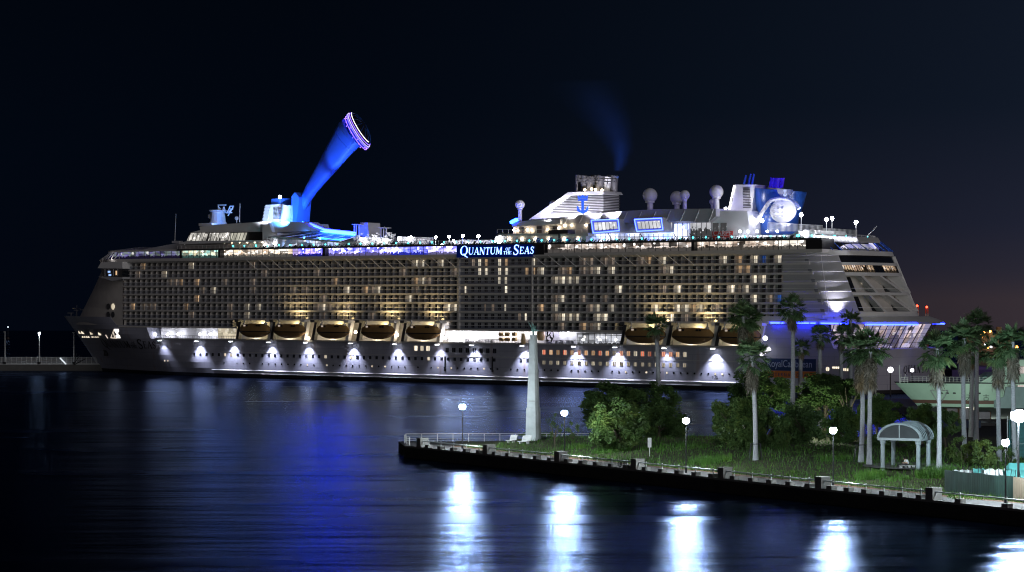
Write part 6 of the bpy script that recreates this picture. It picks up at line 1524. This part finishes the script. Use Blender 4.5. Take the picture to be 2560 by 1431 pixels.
# tank containers on the far quay
M['tank'] = mat('white_tank_paint', (.50, .53, .56), .5, var=.15); M['rusty'] = mat('rusty_frame', (.22, .13, .08), .8, var=.3)
for x0, x1, y0, y1, lab in ((2366, 2396, 1021, 1049, 'white box container left of the tidy skirted palm'), (2397, 2424, 1021, 1049, 'white box container directly behind the tidy skirted palm'), (2446, 2477, 1030, 1049, 'low white container right of the leaning palm trunk')):
    Y = 452; a = atY(x0, Y); c = atY(x1, Y); t0 = empty('white_container', (a.x, Y, 0)); tag(t0, lab, 'container', 'white containers on the far quay'); W_ = c.x-a.x; z0, z1 = zpx(y1, Y), zpx(y0, Y)
    b = MB(); b.box(.12, W_-.12, .05, 2.4, z0+.1, z1-.1)
    for i in range(1, 8): b.box(W_*i/8-.04, W_*i/8+.04, 0, .05, z0+.2, z1-.2)
    b.build('body', M['tank'], t0)
    b = MB()
    for x in (.06, W_-.06): b.box(x-.07, x+.07, -.03, 2.5, z0, z1)
    b.build('frame', M['rusty'], t0)
    b = MB(); b.box(0, W_, 0, 2.4, 0.5, z0-.02); b.build('trestle', M['metal'], t0)
# tarpaulin covered truck-like mound
a = atY(2425, 440); t0 = empty('covered_boat', (a.x, 440, 1.7)); tag(t0, 'grey tarpaulin covered boat on stands below the leaning palm', 'covered boat'); za = zpx(1053, 440)-1.7
b = MB(); rows = []
for i in range(9):
    t = i/8; hgt = za*(1-.55*max(0, t-.45)/.55); rows.append([(t*4.6, 1.3*math.cos(math.pi*j/8), .7+(hgt-.7)*math.sin(math.pi*j/8)+rt_.uniform(-.08, .08)) for j in range(9)])
for r0, r1 in zip(rows, rows[1:]): b.strip(r0, r1)
b.add(rows[0], [tuple(range(9))]); b.add(rows[-1], [tuple(range(9))]); b.build('cover', mat('grey_tarpaulin', (.30, .36, .38), .6, var=.25, scale=1.5), t0)
b = MB(); b.box(.2, 4.4, -1.1, 1.1, 0, .72); b.build('cradle', M['metal'], t0)

# ---- pale green ship
GY = 514.0; gx = lambda x: (x-CX)/F*GY; gz = lambda y: CH-(y-HY)*GY/F
gs = empty('green_ship', (0, 0, 0)); tag(gs, 'pale green ship with a brown stripe moored at the right, its bow pointing left', 'ship')
M['gpaint'] = mat('pale_green_paint', (.36, .50, .42), .5, var=.06); M['gbrown'] = mat('brown_stripe', (.12, .06, .05), .6); M['gblue'] = mat('blue_boot_stripe', (.02, .06, .16), .6)
def ghull(z, off=0.0):
    t = (gz(960)-z)/(gz(960)-gz(1035)); xs = gx(2249)+(gx(2322)-gx(2249))*t; o = []
    for i in range(25):
        s = i/24; X = xs+(gx(2640)-xs)*s**1.5; h = 6.0*math.sin(math.pi/2*min(1, (X-xs)/20))**.8; o.append((X, GY+6-h-off, z))
    return o+[(p[0], 2*(GY+6)-p[1], z) for p in reversed(o)]
def gstrip(z0, z1, name, mm, off=0.0):
    b = MB(); rows = [ghull(z0+(z1-z0)*i/4, off) for i in range(5)]
    for a, c in zip(rows, rows[1:]): b.strip(a, c)
    b.add(rows[-1], [tuple(range(len(rows[-1])))]); return b.build(name, M[mm], gs, True)
gstrip(gz(1002), gz(960), 'bow_plating', 'gpaint'); gstrip(gz(1011), gz(1002), 'brown_stripe', 'gbrown', .10); gstrip(gz(1026), gz(1011), 'lower_plating', 'gpaint'); gstrip(gz(1038), gz(1026), 'blue_boot_stripe', 'gblue', .03)
b = MB(); rows = [ghull(gz(960), .05), ghull(gz(957), .05)]; b.strip(*rows); b.build('gunwale', M['metal'], gs)
def gface(x): 
    o = ghull(gz(985)); X = gx(x)
    for a, c in zip(o, o[1:]):
        if a[0] <= X <= c[0]: return a[1]+(c[1]-a[1])*(X-a[0])/(c[0]-a[0])
    return GY
for x in (2351, 2359, 2373, 2389, 2428, 2449):
    b = MB(); X = gx(x); b.box(X-.3, X+.3, gface(x)-.12, gface(x)+.2, gz(986), gz(982)); b.build('hawse_hole', M['black'], gs)
for ch, x in (('天', 2418), ('古', 2459)): textmesh(ch, 1.5, 'ship_character', M['black'], gs, (gx(x)-.2, gface(x+5)-.10, gz(1001)), (R(90), 0, 0))
b = MB()
for x in range(2252, 2470, 9): y = gface(max(x, 2260))+.3; b.tube((gx(x), y, gz(960)), (gx(x), y, gz(944)), .035)
for y_ in (944, 949, 954): b.path([(gx(x), gface(max(x, 2260))+.3, gz(y_)) for x in range(2252, 2470, 18)], .03, 4)
b.build('bow_rail', M['fencew'], gs)
b = MB(); b.tube((gx(2258), GY+5, gz(960)), (gx(2258), GY+5, gz(915)), .07); b.tube((gx(2262), GY+5, gz(958)), (gx(2262), GY+5, gz(938)), .05); b.tube((gx(2268), GY+5, gz(958)), (gx(2274), GY+5, gz(938)), .05); b.build('jack_staff', M['fencew'], gs)
b = MB(); X0 = gx(2478); b.box(X0+2.2, gx(2640), GY+.6, GY+10, gz(966), gz(900)); b.build('deck_house', M['gpaint'], gs)
b = MB(); b.prism([(gx(2450), gz(956)), (gx(2502), gz(958)), (gx(2502), gz(952)), (gx(2640), gz(952)), (gx(2640), gz(936)), (gx(2488), gz(934))], GY-.2, GY+11); b.build('bridge_deck', M['gpaint'], gs)
M['gwin'] = interior('green_ship_light', (1.0, .92, .86), (.7, .6, .55), 1.1, 5, 16, (.5, .5, .3), .2, -.5, .4)
for x0, x1, y0, y1 in ((2544, 2600, 963, 983), (2546, 2600, 917, 934)):
    b = MB(); b.box(gx(x0), gx(x1), GY-.35, GY-.2, gz(y1), gz(y0)); b.build('lit_window', M['gwin'], gs)
b = MB(); b.prism([(gx(2505), gz(966)), (gx(2640), gz(966)), (gx(2640), gz(1100)), (gx(2476), gz(1100)), (gx(2476), gz(1000)), (gx(2500), gz(990))], GY-4.2, GY-3.6); b.build('side_bulwark', mat('grey_green_paint', (.16, .22, .24), .6), gs)
b = MB(); b.lathe((gx(2472), GY+3, gz(960)), [(1.2, 0), (1.2, .9), (.7, 1.5), (.1, 1.7)], 12); b.build('deck_winch', M['bronze'], gs)
b = MB(); b.tube((gx(2472), GY+.5, gz(966)), (gx(2472), GY+.5, gz(948)), .12); b.build('bridge_pillar', M['fencew'], gs)
# triangular frame of a boom before the green ship
a = atY(2340, 420); t0 = empty('boom_frame', (0, 0, 0)); tag(t0, 'thin triangular metal frame with a slanting boom in front of the green bow', 'boom frame')
bz = lambda x, y: ((x-CX)/F*420, 420, CH-(y-HY)*420/F)
b = MB(); b.path([bz(2326, 976), bz(2370, 977), bz(2349, 1013), bz(2326, 976)], .07, 5); b.build('frame', M['steel'], t0)
b = MB(); b.tube(bz(2349, 1010), bz(2306, 1034), .07, .05); b.build('boom', M['steel'], t0)
b = MB(); b.tube(bz(2349, 1012), bz(2349, 1110), .10); b.build('post', M['metal'], t0)

# ================================================================ far things
# pier on the left, its fence and lamps
M['pierc'] = mat('pier_concrete', (.10, .10, .10), .9); M['pierlit'] = mat('lit_pier_edge', (.42, .44, .46), .8)  # kerb gets a paler concrete so the pier edge reads as lit
PY = 836.0; px = lambda x: (x-CX)/F*PY; pz = lambda y: CH-(y-HY)*PY/F
pa = Vector((-420, PY, 0)); 
b = MB(); b.box(-420, px(262), PY, PY+16, -2, 2.1); kind(b.build('pier', M['pierc']), 'structure')
b = MB(); b.box(-420, px(262), PY-.2, PY+.5, 2.105, 2.35); kind(b.build('kerb', M['pierlit']), 'structure')
t0 = empty('mesh_fence', (0, 0, 0)); tag(t0, 'long white wire mesh fence on the dark pier left of the bow', 'fence')
b = MB(); x0, x1 = px(-12), px(250)
z1 = 4.7
for i in range(15): z = 2.4+(z1-2.4)*i/14; b.box(x0, x1, PY+.9, PY+.93, z-.022, z+.022)
u = x0
while u < x1: b.box(u-.018, u+.018, PY+.9, PY+.93, 2.3, z1); u += .22
b.build('wire_mesh', M['fencew'], t0); b = MB(); b.tube((x0, PY+.8, z1), (x1, PY+.8, z1), .05, None, 5); b.tube((x0, PY+.8, 2.5), (x1, PY+.8, 2.5), .05, None, 5); b.build('rail', M['fencew'], t0)
for i in range(22):
    x = px(-10+12.5*i)
    if x > x1: break
    b = MB(); b.tube((x, PY+.8, 2.1), (x, PY+.8, z1+.05), .06, None, 5); b.build('post', M['fencew'], t0)
M['pole'] = mat('pier_pole_steel', (.5, .52, .54), .5)
for x, y, lit, lab in ((12, 831, 0, 'unlit pier lamp post at the far left edge'), (98, 832, 1, 'lit pier lamp post, the only bright one on the left pier'), (184, 833, 0, 'unlit pier lamp post nearest the bow of the cruise ship')):
    t0 = empty('pier_lamp', (px(x), PY+.3, 2.1)); tag(t0, lab, 'street lamp', 'lamp posts on the left pier'); h = pz(y)-2.1
    b = MB(); b.lathe((0, 0, 0), [(.24, 0), (.13, h)], 8); b.build('pole', M['pole'], t0)
    b = MB(); b.box(-.5, .2, -.15, .15, h, h+.22); b.build('lamp_head', M['pole'], t0)
    if lit:
        b = MB(); b.ball((0, -.1, h-.25), .42, 10); b.build('lamp_globe', emit('pier_lamp_light', (.82, .95, 1.0), 14), t0); spot((0, -.2, h-.5), (0, 2.2, h-6), 5200, (.8, .93, 1.0), 150, .6, .3, t0, 'pier_lamp_beam')
b = MB(); a = (px(150), PY-.1, 4.5); c = (px(165), PY-.1, 2.3); b.obox((Vector(a)+Vector(c))/2, (Vector(c)-Vector(a)).normalized(), (0, 1, 0), (.5, 0, .5), 1.5, .3, .28); o = b.build('lit_gangplank', emit('gangplank_glow', (.85, .93, 1.0), .9, False)); tag(o, 'bright slanting gangplank leaning on the pier fence', 'gangplank')  # plank is no lamp; its glow stands for light on it
b = MB()
for a, c in (((185, 912), (200, 888)), ((187, 912), (213, 898)), ((186, 912), (192, 884))): b.tube((px(a[0]), PY-.5, pz(a[1])), (px(c[0]), PY-.5, pz(c[1])), .14, None, 5)
o = b.build('mooring_rope', M['black']); tag(o, 'dark mooring ropes rising from the pier to the bow', 'mooring rope')
for x in (12, 98, 185): 
    b = MB(); b.lathe((px(x), PY-.1, 2.3), [(.5, 0), (.4, .5), (.6, .6), (.6, .8)], 10); o = b.build('mooring_bollard', M['black']); tag(o, {12: 'dark mooring bollard at the foot of the far left lamp post', 98: 'dark mooring bollard at the foot of the lit pier lamp', 185: 'dark mooring bollard where the ropes are tied near the bow'}[x], 'bollard', 'bollards on the left pier')
# buoy lights far off
for x, y, mm, lab in ((20, 847, 'red', 'small red beacon light far behind the left pier'), (20, 818, 'pale', 'faint white light far behind the left pier above the red beacon')):
    Y = 1500; b = MB(); c = ((x-CX)/F*Y, Y, CH-(y-HY)*Y/F)
    t0 = empty('beacon', (c[0], Y, 0)); tag(t0, lab, 'beacon'); b.ball((0, 0, c[2]), .62 if mm == 'red' else .35, 8); b.build('beacon_lamp', M['red'] if mm == 'red' else emit('pale_far_light', (.8, .9, 1), 3, False), t0)
    b = MB(); b.lathe((0, 0, -1), [(1.4, 0), (1.2, 2), (.2, 2.4), (.15, c[2]+.6)], 8); b.build('beacon_post', M['black'], t0)
# red and white masts behind the stern
for x, y, lab in ((2293, 767, 'red and white lattice mast with red lamp directly behind the stern edge'), (2317, 770, 'red and white lattice mast with red lamp, right one behind the stern')):
    Y = 1200; t0 = empty('striped_mast', ((x-CX)/F*Y, Y, 0)); tag(t0, lab, 'mast', 'red and white masts behind the stern'); h = CH-(y-HY)*Y/F
    M.setdefault('mred', mat('mast_red', (.50, .09, .05), .6)); M.setdefault('mwhite', mat('mast_white', (.6, .55, .5), .6))
    for k in range(7):
        b = MB(); z0 = h*k/7; z1 = h*(k+1)/7
        for sx_, sy_ in ((-.6, -.6), (.6, -.6), (.6, .6), (-.6, .6)): b.tube((sx_, sy_, z0), (sx_, sy_, z1), .15, None, 4)
        b.tube((-.6, -.6, z0), (.6, -.6, z1), .09, None, 4); b.tube((.6, -.6, z0), (-.6, -.6, z1), .09, None, 4); b.build('mast_section', M['mred' if k % 2 == 0 else 'mwhite'], t0)
    b = MB(); b.ball((0, 0, h+.4), .55, 8); b.build('mast_lamp', M['red'], t0); point((0, -3, h+1), 90, (1, .25, .12), .3, t0, 'mast_lamp_glow')
# far factory with orange lamps, purple container ship
t0 = empty('factory', ((2470-CX)/F*900, 900, 0)); tag(t0, 'distant factory with orange lamps glimpsed between the palm crowns', 'factory'); M['fac'] = mat('factory_wall', (.10, .085, .08), .8)
fz = lambda y: CH-(y-HY)*900/F
b = MB(); b.box(-9, 9, 0, 12, 0, fz(838)); b.box(-4, 2, 1, 9, fz(838), fz(830)); b.lathe((5, 4, fz(838)), [(1.4, 0), (1.1, 3)], 10); b.build('building_block', M['fac'], t0)
for x, y, mm in ((2450, 835, 'orange'), (2460, 831, 'orange'), (2475, 829, 'orange'), (2455, 842, 'orange'), (2453, 863, 'orange'), (2462, 862, 'lampw2'), (2477, 868, 'lampw2'), (2480, 852, 'lampw2'), (2470, 869, 'orange')):
    M.setdefault('lampw2', emit('far_white_lamp', (.9, .95, 1), 8, False)); b = MB(); b.ball(((x-2470)/F*900, -.4, fz(y)), .42, 6); b.build('wall_lamp', M[mm], t0)
for X, y in ((-3, 836), (5, 836)): point((X, -4, fz(y)), 900, (1, .5, .15), .3, t0, 'factory_light')
t0 = empty('street_light', ((2541-CX)/F*600, 600, 0)); tag(t0, 'orange sodium street light shining through the rightmost palm crown', 'street light'); h = CH-(868-HY)*600/F
b = MB(); b.lathe((0, 0, 0), [(.15, 0), (.1, h)], 8); b.build('pole', M['metal'], t0); b = MB(); b.ball((0, 0, h), .45, 8); b.build('lamp_head', M['orange'], t0); point((0, -2, h-.5), 2500, (1, .55, .2), .3, t0, 'street_light_beam')
t0 = empty('container_ship', ((2380-CX)/F*760, 760, 0)); tag(t0, 'dim purple cargo vessel side behind the green ship', 'cargo ship'); M['pur'] = mat('purple_hull', (.10, .07, .17), .7, var=.2); M['pur2'] = mat('dark_purple_hull', (.05, .035, .10), .7)
cz = lambda y: CH-(y-HY)*760/F
b = MB(); b.box(0, 60, 0, 18, -1, cz(925)); b.build('cargo_hull', M['pur2'], t0)
for i in range(8): b = MB(); b.box(2+i*6.2, 7.9+i*6.2, .5, 14, cz(925)+.02, cz(908)-(i % 3)*1.2); 
for i in range(8):
    b = MB(); b.box(2+i*6.2, 7.9+i*6.2, .5, 14, cz(925)+.02, cz(910)-(i % 3)*.9)
    for q in range(12): b.box(2.2+i*6.2+q*.46, 2.35+i*6.2+q*.46, .42, .5, cz(924), cz(911)-(i % 3)*.9)
    b.build('cargo_box', M['pur'], t0)
point((10, -14, 12), 1500, (.5, .35, 1.0), .4, t0, 'cargo_light')
# gantry things on the quay beside the stern
b = MB(); 
for x, y in ((2226, 925), (2280, 926)):
    v_ = W(u_end(4)+2.5, 4 if x < 2250 else 16, 0); Y = v_.y-7; t0 = empty('quay_floodlight', ((x-CX)/F*Y, Y, 0)); tag(t0, 'blazing floodlight by the ship stern, '+('left and brighter one' if x < 2250 else 'right one next to the stern lettering'), 'floodlight', 'floodlights by the stern'); h = CH-(y-HY)*Y/F
    b = MB(); b.lathe((0, 0, -1), [(.2, 0), (.12, h+1)], 8); b.build('pole', M['metal'], t0); b = MB(); b.ball((0, -.2, h), .75 if x < 2250 else .5, 10); b.build('lamp_head', M['quayflood'], t0)

# ---- faint smoke drifting off the funnel
m = bpy.data.materials.new('funnel_smoke'); m.use_nodes = True; t = m.node_tree; t.nodes.clear()
tc = nn(t, 'ShaderNodeTexCoord'); n = nn(t, 'ShaderNodeTexNoise'); n.inputs['Scale'].default_value = .05; n.inputs['Detail'].default_value = 3; t.links.new(tc.outputs['Object'], n.inputs[0])
vol = nn(t, 'ShaderNodeVolumePrincipled'); vol.inputs['Color'].default_value = (.35, .55, .95, 1)
SM = [(1545, 428, 1.6), (1552, 400, 3.0), (1551, 365, 5.0), (1530, 310, 8.0), (1490, 250, 11), (1440, 205, 13)]
def vm(op, a, b):
    q = nn(t, 'ShaderNodeVectorMath', operation=op)
    for i, x in enumerate((a, b)):
        if isinstance(x, (tuple, Vector)): q.inputs[i].default_value = tuple(x)
        else: t.links.new(x, q.inputs[i])
    return q
den = None
for k, ((xa, ya, ra), (xb, yb, rb_)) in enumerate(zip(SM, SM[1:])):
    A_v, B_v = Vector(P(xa, ya, CV)), Vector(P(xb, yb, CV)); AB = B_v-A_v
    d = vm('SUBTRACT', tc.outputs['Object'], A_v).outputs[0]; tt = mth(t, 'DIVIDE', vm('DOT_PRODUCT', d, AB).outputs['Value'], AB.length_squared, clamp=True)
    sc3 = nn(t, 'ShaderNodeVectorMath', operation='SCALE'); sc3.inputs[0].default_value = tuple(AB); t.links.new(tt, sc3.inputs['Scale'])
    ln = nn(t, 'ShaderNodeVectorMath', operation='LENGTH'); t.links.new(vm('SUBTRACT', d, sc3.outputs[0]).outputs[0], ln.inputs[0])
    rad = mth(t, 'MULTIPLY_ADD', tt, rb_-ra, ra); f = mth(t, 'MAXIMUM', mth(t, 'SUBTRACT', 1.0, mth(t, 'DIVIDE', ln.outputs['Value'], rad)), 0.0)
    f = mth(t, 'MULTIPLY', mth(t, 'MULTIPLY', f, f), mth(t, 'MULTIPLY_ADD', tt, -.17, 1-.19*k-.02))
    den = f if den is None else mth(t, 'MAXIMUM', den, f)
t.links.new(mth(t, 'MULTIPLY', mth(t, 'MULTIPLY', den, ramp(t, n.outputs[0], [(.3, .4), (.7, 1.0)])), .02), vol.inputs['Density'])
o_ = nn(t, 'ShaderNodeOutputMaterial'); t.links.new(vol.outputs[0], o_.inputs['Volume'])
b = MB(); rows = []
for x, y, r in SM:
    u, z = S(x, y, CV); rows.append([(u+r*1.1*math.cos(2*math.pi*i/14), CV+r*1.1*math.sin(2*math.pi*i/14), z) for i in range(14)])
for a, c in zip(rows, rows[1:]): b.strip(a, c, True)
b.add(rows[0], [tuple(range(14))[::-1]]); b.add(rows[-1], [tuple(range(14))])
sm_ = b.build('smoke', m, None); sm_.location = ship.location; sm_.rotation_euler = ship.rotation_euler; kind(sm_, 'stuff'); sm_['label'] = 'faint bluish smoke drifting up from the funnel pipes'; sm_['category'] = 'smoke'
spot(P(1585, 470, CV), P(1530, 340, CV), 60000, (.06, .22, 1.0), 75, .8, .5, ship, 'smoke_fill')  # spot without a fixture, added to light the smoke blue
